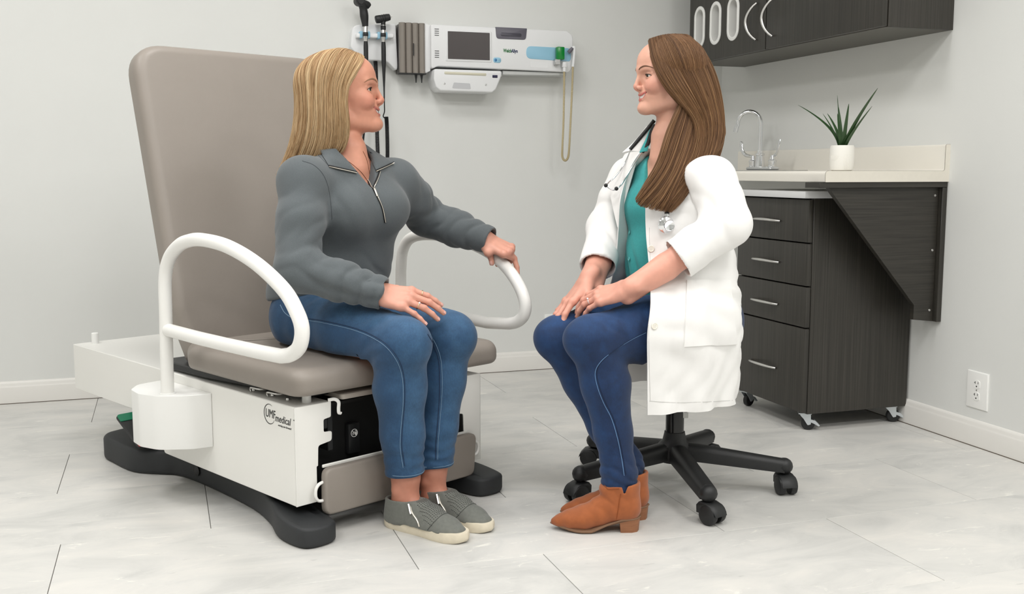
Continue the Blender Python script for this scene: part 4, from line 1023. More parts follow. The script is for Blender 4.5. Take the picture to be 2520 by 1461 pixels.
def add_hand(F, J, W, scale=1.0, wrist_r=(.027, .019), palm_axis=None):
    """W maps hand coordinates to the body's; J: joints in hand coordinates."""
    S = scale; T = lambda p: W(A(*p) * S)
    side = unit(W(A(1, 0, 0)) - W(A(0, 0, 0)))
    F.ecap(T((0, -.03, 0)), T((0, .012, -.001)), side, (wrist_r[0] * S, wrist_r[1] * S), (.027 * S, .018 * S), .012)
    # palm: metacarpals
    for f in 'imrp':
        m = J[f][0]; b = A(m[0] * .55, .012, -.003); F.ecap(T(b), T(m - A(0, .004, .002)), side, (.014 * S, .0135 * S), (.0115 * S, .0105 * S), .010)
    F.ell(T((.018, .035, -.010)), A(.016, .030, .010) * S, .010, np.stack([side, unit(W(A(0, 1, 0)) - W(A(0, 0, 0))), unit(W(A(0, 0, 1)) - W(A(0, 0, 0)))]))
    for f in 'imrp':
        r = FRAD[f]; pts = [T(p) for p in J[f]]
        for i in range(3): F.cone(pts[i], pts[i + 1], r[i] * S, r[i + 1] * S, .0028 if i else .006)
        F.ball(pts[1], r[1] * 1.07 * S, .003); F.ball(pts[0] + (T((0, 0, .0012)) - T((0, 0, 0))), .0092 * S, .006)
    t = [T(p) for p in J['t']]
    F.cone(t[0], t[1], .0145 * S, .0118 * S, .014); F.cone(t[1], t[2], .0105 * S, .0092 * S, .005); F.cone(t[2], t[3], .0092 * S, .0068 * S, .003)
def add_nails(name, J, W, N_of, m, parent, scale=1.0, fingers='imrpt'):
    """thin nail plates on the backs of the finger tips."""
    for f in fingers:
        a, b = [W(p * scale) for p in J[f][-2:]]; d = unit(b - a); n = N_of(f); n = unit(n - d * (n @ d)); s = np.cross(d, n)
        r = (FRAD[f][3] if f != 't' else .0070) * scale; vs = []; fs = []
        for i, t in enumerate((-.95, -.3, .35, .75)):
            w_ = (.80, .88, .86, .60)[i]
            for q in (-1, -.5, 0, .5, 1): vs.append(b + d * r * t + s * r * w_ * q * .92 + n * (r * math.sqrt(max(0, 1 - (q * w_ * .80) ** 2)) * (1.10 if i < 3 else .78) + .0004))
        for i in range(3):
            for q in range(4): fs.append((i * 5 + q, i * 5 + q + 1, (i + 1) * 5 + q + 1, (i + 1) * 5 + q))
        raw(name, vs, fs, m, parent, 80)
# ---------------------------------------------------------------- people: shared builders
def skin_mat(name):
    m = mat(name, (.6, .35, .27, 1), .46, spec=.4, attr='tint', sss=.12, bump=.04, bscale=900); return m
M_SKIN = skin_mat('skin')
M_NAIL = mat('nail', srgb(226, 176, 164), .25)
M_TEETH = mat('teeth', srgb(244, 240, 232), .25)
M_SCLERA = mat('eye_white', srgb(232, 228, 224), .15)
M_PUPIL = mat('pupil', srgb(14, 12, 12), .1)
M_MOUTH = mat('mouth_inside', srgb(110, 50, 48), .5)
M_LASH = mat('lash', srgb(48, 34, 28), .7)
CAM_P = A(0, 0, .897)
_ya, _pi = rad(18.6), rad(6.94)
_fw = A(math.sin(_ya) * math.cos(_pi), math.cos(_ya) * math.cos(_pi), -math.sin(_pi)); _rt = A(math.cos(_ya), -math.sin(_ya), 0); _up = np.cross(_rt, _fw)
class Frame:
    """a person's own axes: x to their left, -y the way they face, z up."""
    def __init__(s, loc, rz): s.o = A(*loc); s.R = rotz(rz)
    def loc(s, p): return (np.asarray(p) - s.o) @ s.R
    def world(s, p): return np.asarray(p) @ s.R.T + s.o
def trace(F, fr, pts, off=0.0):
    """surface points of a garment seen at given sight lines of the survey photograph (used to lay seams and trims on cloth)."""
    uv = np.array(pts, float); d = _fw + _rt * (uv[:, :1] - 1260) / 2548.0 - _up * (uv[:, 1:] - 730.5) / 2548.0; d /= np.linalg.norm(d, axis=1)[:, None]
    o = fr.loc(CAM_P); d = d @ fr.R; t = np.full(len(uv), 1.8); hit = np.zeros(len(uv), bool)
    for _ in range(140):
        s = F(o + d * t[:, None], pad=.3) - off; hit |= s < .0004; t = np.where(hit, t, t + np.clip(s, .0005, .04) * .8); 
        if hit.all() or t.min() > 4.2: break
    return o + d * t[:, None], t < 4.2
from mathutils.bvhtree import BVHTree
BVH = {}
def bvh_of(o):
    if o.name not in BVH:
        me = o.data; BVH[o.name] = BVHTree.FromPolygons([v.co.copy() for v in me.vertices], [tuple(p.vertices) for p in me.polygons])
    return BVH[o.name]
def lay(o, fr, pts, n=8):
    """where sight lines of the survey photograph meet a finished garment: points and outward normals."""
    uv = np.array([tuple(p) for p in (catmull([(a, b) for a, b in pts], n) if n > 1 else pts)]); d = _fw + _rt * (uv[:, :1] - 1260) / 2548.0 - _up * (uv[:, 1:] - 730.5) / 2548.0
    c = Vector(fr.loc(CAM_P)); P = []; N = []; d = d @ fr.R
    for q in d:
        q = Vector(q).normalized(); h, nn, _, _ = bvh_of(o).ray_cast(c, q)
        if h is None: continue
        if nn.dot(q) > 0: nn = -nn
        P.append(h); N.append(nn)
    return P, N
def seam_on(o, fr, pts, name, r, m, parent, off=.0004, n=8, flat=1.0):
    P, N = lay(o, fr, pts, n)
    if len(P) < 3: return None
    return tube(name, [p + q * off for p, q in zip(P, N)], r, m, parent, 5)
def head_prims(F, O, R, s, nape, smile=1.0, eye_open=.0049):
    W = lambda x, y, z: O + s * (x * R[0] + y * R[1] + z * R[2])
    E = lambda c, r, k=.01, op='u': F.ell(W(*c), A(*r) * s, k * s, R, op)
    Cn = lambda a, b, ra, rb, k=.01, op='u': F.cone(W(*a), W(*b), ra * s, rb * s, k * s, op)
    F.cone(W(-.020, 0, -.055), nape, .050 * s, .052 * s, .03)
    E((-.010, 0, .030), (.097, .074, .078), .02)
    E((.039, 0, .040), (.053, .059, .054), .02)
    E((.028, 0, -.030), (.056, .058, .074), .02)
    E((.048, 0, -.060), (.036, .036, .042), .02)
    E((.0775, 0, -.0900), (.0180, .020, .0180), .014)
    for q in (-1, 1):
        Cn((.066, q * .014, -.092), (.002, q * .050, -.072), .0145, .0165, .016); Cn((.002, q * .050, -.072), (-.012, q * .056, -.028), .0165, .015, .016)
        E((.052, q * .040, -.022), (.028, .022, .024), .014)
        E((.0600, q * .0385, -.0330), (.0200, .0175, .0145), .012)
        Cn((.0860, q * .009, .0185), (.069, q * .041, .0205), .0095, .0085, .012)
    E((.0725, 0, -.050), (.0145, .026, .014), .010)
    Cn((.0850, 0, .012), (.0985, 0, -.024), .0070, .0068, .010); E((.0985, 0, -.0290), (.0090, .0088, .0082), .005)
    for q in (-1, 1): E((.0905, q * .0108, -.0328), (.0095, .0060, .0066), .004)
    Cn((.0985, 0, -.0355), (.0890, 0, -.0410), .0050, .0046, .004)
    # lips round a smiling gap
    for q in (-1, 1):
        up = [(.0880, 0, -.0520), (.0848, q * .0125, -.0510), (.0725, q * .0315, -.0440)]
        lo = [(.0868, 0, -.0672), (.0830, q * .0125, -.0655), (.0715, q * .0310, -.0482)]
        for P, rr in ((up, (.0031, .0031, .0020)), (lo, (.0041, .0037, .0021))):
            for i in range(2): Cn(P[i], P[i + 1], rr[i], rr[i + 1], .0035)
    for q in (-1, 1):
        gp = [(.0893, 0, -.0594), (.0855, q * .0125, -.0580), (.0752, q * .0300, -.0460)]; rr = (.0037 * smile, .0035 * smile, .0018)
        for i in range(2): Cn(gp[i], gp[i + 1], rr[i], rr[i + 1], .0012, 's')
        Cn((.0955, q * .0062, -.0398), (.0905, q * .0068, -.0375), .0030, .0024, .0015, 's')
        # sockets, lids, the gap between the lids
        E((.0840, q * .0345, .0005), (.0130, .0165, .0100), .010, 's')
        E((.0665, q * .0325, 0), (.0131, .0142, .0128), .0035)
        Cn((.079, q * .020, .0090), (.066, q * .047, .0060), .0035, .003, .004)
        E((.0775, q * .0350, .0002), (.0095, .0140, eye_open), .0012, 's')
        E((-.010, q * .0765, -.012), (.017, .008, .030), .006)
    return W
def head_paint(P, V, O, R, s, base, lip, cheek):
    """albedo of a made-up face: lips, flushed cheeks and nose."""
    q = ((V - O) @ R.T) / s; c = P
    x, y, z = q.T; ay = np.abs(y)
    def blend(w_, col):
        nonlocal c
        w_ = np.clip(w_, 0, 1)[:, None]; c = c * (1 - w_) + A(*col[:3]) * w_
    blend(.55 * np.exp(-(((x - .062) / .035) ** 2 + ((ay - .045) / .024) ** 2 + ((z + .030) / .022) ** 2)), cheek)
    blend(.5 * np.exp(-(((x - .102) / .016) ** 2 + (y / .016) ** 2 + ((z + .033) / .014) ** 2)), cheek)
    zl = -.0592 + .0125 * np.clip(ay / .029, 0, 1) ** 2
    blend((x > .060) * (ay < .0315) * np.clip(1.25 - ((z - zl) / np.where(z > zl, .0105, .0120) / np.sqrt(np.clip(1 - (ay / .0315) ** 2, .02, 1))) ** 2, 0, 1) * 1.2, lip)
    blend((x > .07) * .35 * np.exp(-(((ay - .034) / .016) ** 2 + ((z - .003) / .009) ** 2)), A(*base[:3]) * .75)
    return c
def add_eyes(par, O, R, s, gaze, iris_col, brow_col, brow_w=1.0, eye_open=.0049, F=None):
    W = lambda x, y, z: O + s * (x * R[0] + y * R[1] + z * R[2])
    mi = mat('iris_' + str(round(iris_col[0], 3)), iris_col, .2)
    for q in (-1, 1):
        c = W(.0665, q * .0325, 0); g = unit(gaze); r = .0122 * s
        bm = bmesh.new(); bmesh.ops.create_uvsphere(bm, u_segments=24, v_segments=20, radius=r)
        up = unit(np.cross(g, np.cross(R[2], g))); sd = np.cross(up, g); Mx = Matrix(((sd[0], up[0], g[0], c[0]), (sd[1], up[1], g[1], c[1]), (sd[2], up[2], g[2], c[2]), (0, 0, 0, 1)))
        for f in bm.faces:
            t = math.acos(max(-1, min(1, f.calc_center_median().normalized().z))); f.material_index = 2 if t < .24 else (1 if t < .52 else 0); f.smooth = True
        bm.transform(Mx); me = bpy.data.meshes.new('eye'); bm.to_mesh(me); bm.free()
        for m_ in (M_SCLERA, mi, M_PUPIL): me.materials.append(m_)
        link('eye', me, None, par)
        # eyebrow: flattened tapering sweep; lashes: a thin dark line on the upper lid
        bp = [W(*p) for p in catmull([(.0905, q * .0125, .0185), (.0885, q * .022, .0235), (.080, q * .036, .0260), (.062, q * .0520, .0190)], 5)]
        if F is not None: bp = list(F.project(np.array(bp), 4, .0006, .02))
        n = len(bp); bm = bmesh.new(); add_tube(bm, bp, [.0025 * s * brow_w * (math.sin(PI * min(1, (k / (n - 1)) * .85 + .15)) ** .6 + .08) for k in range(n)], 8, flat=.45, up=tuple(R[2])); bm_obj('eyebrow', bm, mat('brow_' + str(round(brow_col[0], 3)), brow_col, .8), par, None, 60)
        lp_ = [W(*p) for p in catmull([(.0765, q * .0222, .0010), (.0800, q * .0285, eye_open * .95), (.0788, q * .0360, eye_open * 1.0), (.0735, q * .0450, .0018), (.0685, q * .0495, -.0008)], 4)]
        tube('eyelashes', lp_, [.0010 * s] * (len(lp_) - 2) + [.0007 * s, .0004 * s], M_LASH, par, 5)
def add_teeth(par, O, R, s):
    W = lambda x, y, z: O + s * (x * R[0] + y * R[1] + z * R[2])
    vs = []; fs = []; n = 25; rows = (-.0500, -.0535, -.0580, -.0625, -.0655)
    for i in range(n):
        t = -1 + 2 * i / (n - 1); y = .0270 * t; sc = (abs((t * 5.0) % 1 - .5) * 2) ** 6            # slight gap between teeth
        for k, z in enumerate(rows): vs.append(W(.0864 - .0100 * t * t - .0007 * sc + (.0006 if k in (1, 2) else 0), y, z + .0105 * t * t))
    for i in range(n - 1):
        for k in range(4): fs.append((i * 5 + k, i * 5 + k + 1, (i + 1) * 5 + k + 1, (i + 1) * 5 + k))
    raw('teeth', vs, fs, M_TEETH, par, 80)
def hair_mat(name):
    m = bpy.data.materials.new(name); m.use_nodes = True; nt = m.node_tree; p = nt.nodes['Principled BSDF']
    a = nd(nt, 'ShaderNodeAttribute', attribute_name='tint'); nt.links.new(a.outputs['Color'], p.inputs['Base Color'])
    p.inputs['Roughness'].default_value = .5; p.inputs['Specular IOR Level'].default_value = .28
    return m
M_HAIR = hair_mat('hair_strands')
def strands(sheets, seed, cols, taper=.35, skull=None):
    """sheets: list of (guides [g, k, 3], count, thickness, radius, frizz). Each strand runs between neighbouring guides. returns V, Q, colour."""
    rg = np.random.default_rng(seed); Vs = []; Qs = []; Cs = []; base = 0
    for guides, cnt, thick, rr, friz in sheets:
        G = np.array([np.array(catmull(g, 5)) for g in guides]); ng, K, _ = G.shape
        for _i in range(22): G[:, 1:-1] = (G[:, :-2] + 2 * G[:, 1:-1] + G[:, 2:]) / 4
        u = rg.random(cnt) * (ng - 1); i = np.minimum(u.astype(int), ng - 2); f = (u - i)[:, None, None]
        # cubic across the sheet
        g0 = G[np.maximum(i - 1, 0)]; g1 = G[i]; g2 = G[i + 1]; g3 = G[np.minimum(i + 2, ng - 1)]
        S = .5 * (2 * g1 + (-g0 + g2) * f + (2 * g0 - 5 * g1 + 4 * g2 - g3) * f * f + (-g0 + 3 * g1 - 3 * g2 + g3) * f ** 3)
        t = np.linspace(0, 1, K)[None, :, None]
        # sheet normal, for depth jitter; locks: strands drawn to common clump centres towards the tips
        tan = np.gradient(S, axis=1); tan /= np.linalg.norm(tan, axis=2, keepdims=True) + 1e-9
        ac = (g2 - g1); nrm = np.cross(tan, ac); nrm /= np.linalg.norm(nrm, axis=2, keepdims=True) + 1e-9; sid = np.cross(nrm, tan)
        dep = (rg.random(cnt) - .5)[:, None, None] * thick * (.35 + 1.0 * np.sin(np.clip(t, 0, 1) * PI * .8 + .2))
        wob = friz * (np.sin(t * (4 + 5 * rg.random(cnt)[:, None, None]) + 6.28 * rg.random(cnt)[:, None, None])) * t
        wob2 = friz * (np.sin(t * (3 + 5 * rg.random(cnt)[:, None, None]) + 6.28 * rg.random(cnt)[:, None, None])) * t
        S = S + nrm * (dep + wob * .6) + sid * wob2
        cl_i = np.floor(u * 13).astype(int); 
        cc = np.zeros((cl_i.max() + 1, K, 3)); nn = np.zeros(cl_i.max() + 1); np.add.at(cc, cl_i, S); np.add.at(nn, cl_i, 1); cc /= np.maximum(nn, 1)[:, None, None]
        S = S + (cc[cl_i] - S) * (.42 * t ** 1.1)
        cut = 1 - .24 * rg.random(cnt) ** 1.4                                 # uneven lengths
        idx = np.linspace(0, 1, K)[None, :] * cut[:, None] * (K - 1); a = np.minimum(idx.astype(int), K - 2); fr_ = (idx - a)[:, :, None]; rows = np.arange(cnt)[:, None]
        S = S[rows, a] * (1 - fr_) + S[rows, a + 1] * fr_
        if skull is not None:                                                # never inside the head
            O_, R_, s_0, th_ = skull; q = ((S - O_) @ R_.T) / s_0 - A(-.010, 0, .028); rr_ = A(.097, .074, .080) + th_ * (.4 + rg.random((cnt, 1, 1))); e_ = np.linalg.norm(q / rr_, axis=2, keepdims=True)
            f_ = np.clip((q[..., 2:] + .060) / .05, 0, 1); q = np.where(e_ < 1, q * (1 + (1 / np.maximum(e_, .3) - 1) * f_), q); S = O_ + s_0 * ((q + A(-.010, 0, .028)) @ R_)
        tan = np.gradient(S, axis=1); tan /= np.linalg.norm(tan, axis=2, keepdims=True) + 1e-9
        ref = rg.normal(size=(cnt, 1, 3)); uu = np.cross(tan, ref); uu /= np.linalg.norm(uu, axis=2, keepdims=True) + 1e-9; vv = np.cross(tan, uu)
        rad_ = rr * (1 - (1 - taper) * t ** 2.5) * (.7 + .6 * rg.random(cnt))[:, None, None]
        ring = [S + (uu * math.cos(q) + vv * math.sin(q)) * rad_ for q in (0, 2.094, 4.189)]
        V = np.stack(ring, 2).reshape(-1, 3)                                 # cnt,K,3ring
        s_, k_ = np.meshgrid(np.arange(cnt), np.arange(K - 1), indexing='ij'); b0 = ((s_ * K + k_) * 3).ravel() + base
        for e in range(3): Qs.append(np.stack([b0 + e, b0 + (e + 1) % 3, b0 + 3 + (e + 1) % 3, b0 + 3 + e], 1))
        lockc = rg.random(cl_i.max() + 1)[cl_i]; mixv = np.clip(.60 * lockc + .40 * rg.random(cnt), 0, 1)
        c = cols(mixv, t[0, :, 0])                                           # cnt,K,3
        Cs.append(np.repeat(c.reshape(-1, 3), 3, 0)); Vs.append(V); base += len(V)
    return np.concatenate(Vs), np.concatenate(Qs), np.concatenate(Cs)
def colour_mixer(cl_):
    """list of (weight, colour at root, colour at tip): picks by the strand's mix value."""
    ws = np.cumsum([w_ for w_, _, _ in cl_]); ws = ws / ws[-1]
    r = np.array([c[:3] for _, c, _ in cl_]); tp = np.array([c[:3] for _, _, c in cl_])
    def f(mv, t):
        i = np.searchsorted(ws, np.clip(mv, 0, .999)); w_ = np.clip(t * 2.2, 0, 1)[None, :, None]; return r[i][:, None, :] * (1 - w_) + tp[i][:, None, :] * w_
    return f
def scalp_guide(W, part_x, part_y, az, lower, thick, cz=.028, n=6, ring_z=.012):
    """from the parting over the skull to the azimuth az (degrees from the face, + to the left), then through the given lower points."""
    c = A(-.010, 0, cz); r = A(.097 + thick, .074 + thick, .078 + thick)
    d0 = A(part_x, part_y, .0); z0 = math.sqrt(max(.02, 1 - ((part_x - c[0]) / r[0]) ** 2 - (part_y / r[1]) ** 2)); p0 = A((part_x - c[0]) / r[0], part_y / r[1], z0)
    a = rad(az); p1 = unit(A(math.cos(a), math.sin(a), (ring_z - cz) / r[2])); om = math.acos(np.clip(unit(p0) @ p1, -1, 1)); out = []
    for k in range(n):
        t = k / (n - 1) * .90; q = (math.sin((1 - t) * om) * unit(p0) + math.sin(t * om) * p1) / math.sin(om); out.append(W(*(c + q * r)))
    return out + [W(*p) for p in lower]
def scalp_cap(W, line, thick, col_root, n_az=48, n_el=14):
    """base layer under the strands: a patch of the skull behind the hairline (line: azimuth -> lowest elevation, degrees)."""
    vs = []; c = A(-.010, 0, .028); r = A(.097 + thick, .074 + thick, .078 + thick)
    for i in range(n_az):
        az = -180 + 360 * i / n_az; lo = np.interp(abs(az), [p[0] for p in line], [p[1] for p in line])
        for k in range(n_el + 1):
            e = rad(lo + (90 - lo) * k / n_el); a = rad(az); vs.append(W(*(c + A(math.cos(e) * math.cos(a), math.cos(e) * math.sin(a), math.sin(e)) * r)))
    q = [[i * (n_el + 1) + k, ((i + 1) % n_az) * (n_el + 1) + k, ((i + 1) % n_az) * (n_el + 1) + k + 1, i * (n_el + 1) + k + 1] for i in range(n_az) for k in range(n_el)]
    return np.array(vs), np.array(q), np.tile(A(*col_root[:3]), (len(vs), 1))
def merge_vqc(*parts):
    V = []; Q = []; C = []; b = 0
    for v, q, c in parts: V.append(v); Q.append(q + b); C.append(c); b += len(v)
    return np.concatenate(V), np.concatenate(Q), np.concatenate(C)
def field_obj(name, F, lo, hi, h, m, parent, disp=None, smooth_n=1, colour=None, extra=None):
    V, Q = mesh_field(F, lo, hi, h, extra); V = relax(V, Q, smooth_n, .5)
    if disp is not None: N = vnormals(V, Q); V = V + N * disp(V, N)[:, None]; V = relax(V, Q, 1, .3)
    return fast_mesh(name, V, Q, m, parent, colour(V) if colour else None)
def denim_mat(name, base, light):
    m = bpy.data.materials.new(name); m.use_nodes = True; nt = m.node_tree; p = nt.nodes['Principled BSDF']
    a = nd(nt, 'ShaderNodeAttribute', attribute_name='tint'); tc = nd(nt, 'ShaderNodeTexCoord')
    n = nd(nt, 'ShaderNodeTexNoise'); n.inputs['Scale'].default_value = 260; n.inputs['Detail'].default_value = 3; mp = nd(nt, 'ShaderNodeMapping'); mp.inputs['Scale'].default_value = (1, 1, .6)
    nt.links.new(tc.outputs['Object'], mp.inputs[0]); nt.links.new(mp.outputs[0], n.inputs['Vector'])
    mr = nd(nt, 'ShaderNodeMapRange'); mr.inputs['From Min'].default_value = .3; mr.inputs['From Max'].default_value = .7; mr.inputs['To Min'].default_value = .88; mr.inputs['To Max'].default_value = 1.12
    nt.links.new(n.outputs[0], mr.inputs[0])
    mx = nd(nt, 'ShaderNodeMix', data_type='RGBA', blend_type='MULTIPLY'); mx.inputs[0].default_value = 1
    nt.links.new(a.outputs['Color'], mx.inputs[6]); nt.links.new(mr.outputs[0], mx.inputs[7]); nt.links.new(mx.outputs[2], p.inputs['Base Color'])
    p.inputs['Roughness'].default_value = .8; p.inputs['Sheen Weight'].default_value = .12
    b = nd(nt, 'ShaderNodeBump'); b.inputs['Strength'].default_value = .25; b.inputs['Distance'].default_value = .0006; nt.links.new(n.outputs[0], b.inputs['Height']); nt.links.new(b.outputs[0], p.inputs['Normal'])
    return m
# ---------------------------------------------------------------- the patient (axes of the table: x to her left, -y the way she faces)
PF = Frame((.282, 2.478, 0), rad(26.2))
PE = empty('person', (.282, 2.478, 0), rad(26.2), 'seated woman with straight blonde hair, grey quarter-zip sweatshirt and blue jeans on the exam table', 'person')
P_ = dict(pel=A(.305, .285, .51), hipR=A(.215, .27, .497), hipL=A(.395, .27, .497), knR=A(.222, -.148, .475), knL=A(.392, -.125, .470),
          anR=A(.257, -.108, .10), anL=A(.352, -.103, .10), shR=A(.140, .150, .880), shL=A(.460, .182, .874), elR=A(.070, .075, .660), wrR=A(.205, -.060, .594),
          elL=A(.600, .215, .765), wrL=A(.670, .042, .706), nb=A(.305, .185, .925), hd=A(.305, .205, 1.100))
hf = unit(A(math.sin(rad(50)), -math.cos(rad(50)), .13)); hl = unit(np.cross(A(0, 0, 1), hf)); hu = np.cross(hf, hl); HR = np.stack([hf, hl, hu]); HS = 1.0; HO = P_['hd']
SKIN_P = srgb(208, 148, 124)
# --- jeans
FJ = Field()
FJ.ecap(P_['pel'] + A(-.06, .015, .0), P_['pel'] + A(.06, .015, 0), (0, 1, 0), (.118, .092), (.118, .092), .03)
FJ.ecap(P_['pel'] + A(0, .0, .02), P_['pel'] + A(0, -.01, .09), (1, 0, 0), (.150, .118), (.140, .108), .03)
for s in 'RL':
    hp, kn, an = P_['hip' + s], P_['kn' + s], P_['an' + s]
    mid = (hp + kn) / 2 + A(0, 0, .004)
    FJ.cone(hp, mid, .094, .082, .03); FJ.cone(mid, kn + A(0, .02, .004), .082, .066, .03)
    FJ.cone(kn + A(0, .012, 0), kn + (an - kn) * .30 + A(0, .022, 0), .0635, .064, .024); FJ.cone(kn + (an - kn) * .30 + A(0, .022, 0), kn + (an - kn) * .62 + A(0, .016, 0), .064, .053, .02); FJ.cone(kn + (an - kn) * .62 + A(0, .016, 0), an + A(0, .006, -.01), .053, .047, .02)
    FJ.ball(kn + A(0, -.012, .004), .058, .02)
for s in 'RL': FJ.half(P_['an' + s] + A(0, 0, .036), (0, -.05, -1), .003, P_['an' + s], .11); FJ.cone(P_['an' + s] + A(0, .006, -.02), P_['an' + s] + A(0, .008, .060), .0385, .038, .002, 's')
FJ.half((.3, .25, .4345), (0, 0, -1), .018, (.3, .29, .36), .30)
def jean_disp(V, N):
    d = vnoise(V, 22, 1) * .0012
    for s in 'RL':
        kn = P_['kn' + s]; hp = P_['hip' + s]; an = P_['an' + s]
        r = V - kn; w_ = np.exp(-((r ** 2).sum(1) / .085 ** 2)); back = np.clip(r[:, 1] * 12 + .2, 0, 1)      # creases behind the knee
        d = d + w_ * back * .0045 * np.sin(r[:, 2] * 150 + r[:, 1] * 80 + vnoise(V, 30, 3) * 2)
        rh = V - (hp + A(0, -.06, .02)); w2 = np.exp(-((rh ** 2).sum(1) / .10 ** 2)); d = d + w2 * .0035 * np.sin(rh[:, 1] * 95 + rh[:, 0] * 70 + vnoise(V, 20, 5) * 2)
        ra = V - an; w3 = np.exp(-((ra[:, 0] ** 2 + ra[:, 1] ** 2) / .07 ** 2) - ((ra[:, 2] - .07) / .06) ** 2); d = d + w3 * .0018 * np.sin(ra[:, 2] * 190 + vnoise(V, 25, 8) * 2.5)
    return d
JD, JL = np.array(srgb(28, 64, 98)[:3]), np.array(srgb(70, 110, 146)[:3])
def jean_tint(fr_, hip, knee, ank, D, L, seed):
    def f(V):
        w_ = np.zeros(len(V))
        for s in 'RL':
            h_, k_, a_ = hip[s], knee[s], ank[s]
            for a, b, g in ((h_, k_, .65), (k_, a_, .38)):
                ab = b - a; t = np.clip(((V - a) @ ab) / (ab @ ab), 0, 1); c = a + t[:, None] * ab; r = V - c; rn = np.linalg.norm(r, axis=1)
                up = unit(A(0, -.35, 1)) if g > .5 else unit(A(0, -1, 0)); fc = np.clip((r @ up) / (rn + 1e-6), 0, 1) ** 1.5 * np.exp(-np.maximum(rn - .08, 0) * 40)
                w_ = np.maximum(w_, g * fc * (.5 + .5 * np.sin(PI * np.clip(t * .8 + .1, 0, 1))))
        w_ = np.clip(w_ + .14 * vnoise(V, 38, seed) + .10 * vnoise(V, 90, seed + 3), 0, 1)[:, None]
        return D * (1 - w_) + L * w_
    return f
M_DENIM = denim_mat('blue_denim', None, None)
hipd, knd, and_ = ({s: P_[k + s] for s in 'RL'} for k in ('hip', 'kn', 'an'))
jeans = field_obj('jeans', FJ, (.05, -.30, .09), (.56, .48, .68), .0036, M_DENIM, PE, jean_disp, 1, jean_tint(PF, hipd, knd, and_, JD, JL, 2))
M_STITCH = mat('pale_stitch', srgb(122, 150, 174), .8); M_STITCHD = mat('dark_seam', srgb(28, 46, 74), .9)
for pts in ([(735, 785), (800, 795), (880, 815), (940, 845), (975, 885), (990, 930), (992, 990), (987, 1050), (985, 1100), (992, 1150)],):
    seam_on(jeans, PF, pts, 'side_seam', .0006, M_STITCH, jeans); seam_on(jeans, PF, [(a + 4, b - 4) for a, b in pts], 'side_seam', .0009, M_STITCHD, jeans)
seam_on(jeans, PF, [(1052, 822), (1068, 850), (1080, 890), (1082, 960), (1078, 1030), (1073, 1090), (1072, 1130)], 'inner_seam', .0012, M_STITCHD, jeans)
seam_on(jeans, PF, [(1058, 822), (1075, 852), (1086, 892), (1088, 960), (1083, 1030), (1078, 1090), (1077, 1130)], 'inner_seam', .0006, M_STITCH, jeans)
for s in 'RL':
    an = P_['an' + s]; ang = np.linspace(0, 2 * PI, 40, endpoint=False)
    for z in (.046,):
        ring = FJ.project(np.stack([an[0] + .05 * np.cos(ang), an[1] + .006 + .05 * np.sin(ang), np.full(40, an[2] + z)], 1), 4, .0006, .03)
        ring[:, 2] = an[2] + z
        tube('hem_stitch', [Vector(p) for p in ring], .0007, M_STITCH, jeans, 5, True)
seam_on(jeans, PF, [(690, 750), (700, 768), (716, 780), (735, 786)], 'pocket_seam', .0012, M_STITCH, jeans)
# right hand settles on the thighs (its joints are needed by the cuff)
fR = unit(A(.074, -.076, -.020)); nR = unit(A(-.36, -.50, .79)); RR = frame_from(fR, nR)
JR = hand_joints({'i': (16, 14, 8), 'm': (14, 18, 10), 'r': (14, 20, 10), 'p': (10, 16, 8)}, {'i': -3, 'm': -1, 'r': 2, 'p': 17}, ((-.018, .018, -.008), (-.036, .044, -.016), (-.040, .074, -.022), (-.038, .098, -.024)))
tst = np.array([P_['wrR'] + p @ RR for f in 'imrp' for p in JR[f]]); P_['wrR'] = P_['wrR'] - nR * min(max((FJ(tst, pad=.2) - .0085).min(), -.03), .03)
# --- sweatshirt
FS = Field(); SW = .0
FS.ecap((.305, .292, .555), (.305, .255, .66), (1, 0, 0), (.168, .128), (.158, .126), .03)
FS.ecap((.305, .255, .66), (.305, .190, .80), (1, 0, 0), (.158, .126), (.168, .118), .04)
FS.ecap((.305, .190, .80), (.305, .188, .868), (1, 0, 0), (.168, .112), (.148, .080), .04)
FS.ell((.245, .108, .792), (.066, .058, .062), .04); FS.ell((.365, .108, .796), (.066, .058, .062), .04)
FS.cone((.195, .160, .872), (.265, .188, .908), .054, .050, .03); FS.cone((.410, .180, .868), (.345, .188, .902), .052, .050, .03)
for s in 'RL':
    sh, el, wr = P_['sh' + s], P_['el' + s], P_['wr' + s]
    FS.ball(sh + A(0, 0, -.012), .060, .03); FS.cone(sh + A(0, 0, -.012), (sh + el) / 2, .061, .061, .03); FS.cone((sh + el) / 2, el, .062, .055, .02)
    u_ = unit(wr - el); FS.cone(el, el + (wr - el) * .5, .055, .050, .022); FS.cone(el + (wr - el) * .5, wr - u_ * .052, .050, .046, .018)
    FS.cone(wr - u_ * .040, wr + u_ * .020, .0420, .0410, .006)                                # ribbed cuff
    FS.half(wr + u_ * .020, u_, .003, wr, .060); FS.cone(wr - u_ * .03, wr + u_ * .05, .0310, .0310, .002, 's')
# hem band
FS.ecap((.305, .300, .560), (.305, .294, .582), (1, 0, 0), (.171, .131), (.170, .130), .006)
FS.half((.305, .30, .556), (0, -.17, -1), .006, (.305, .29, .50), .20)
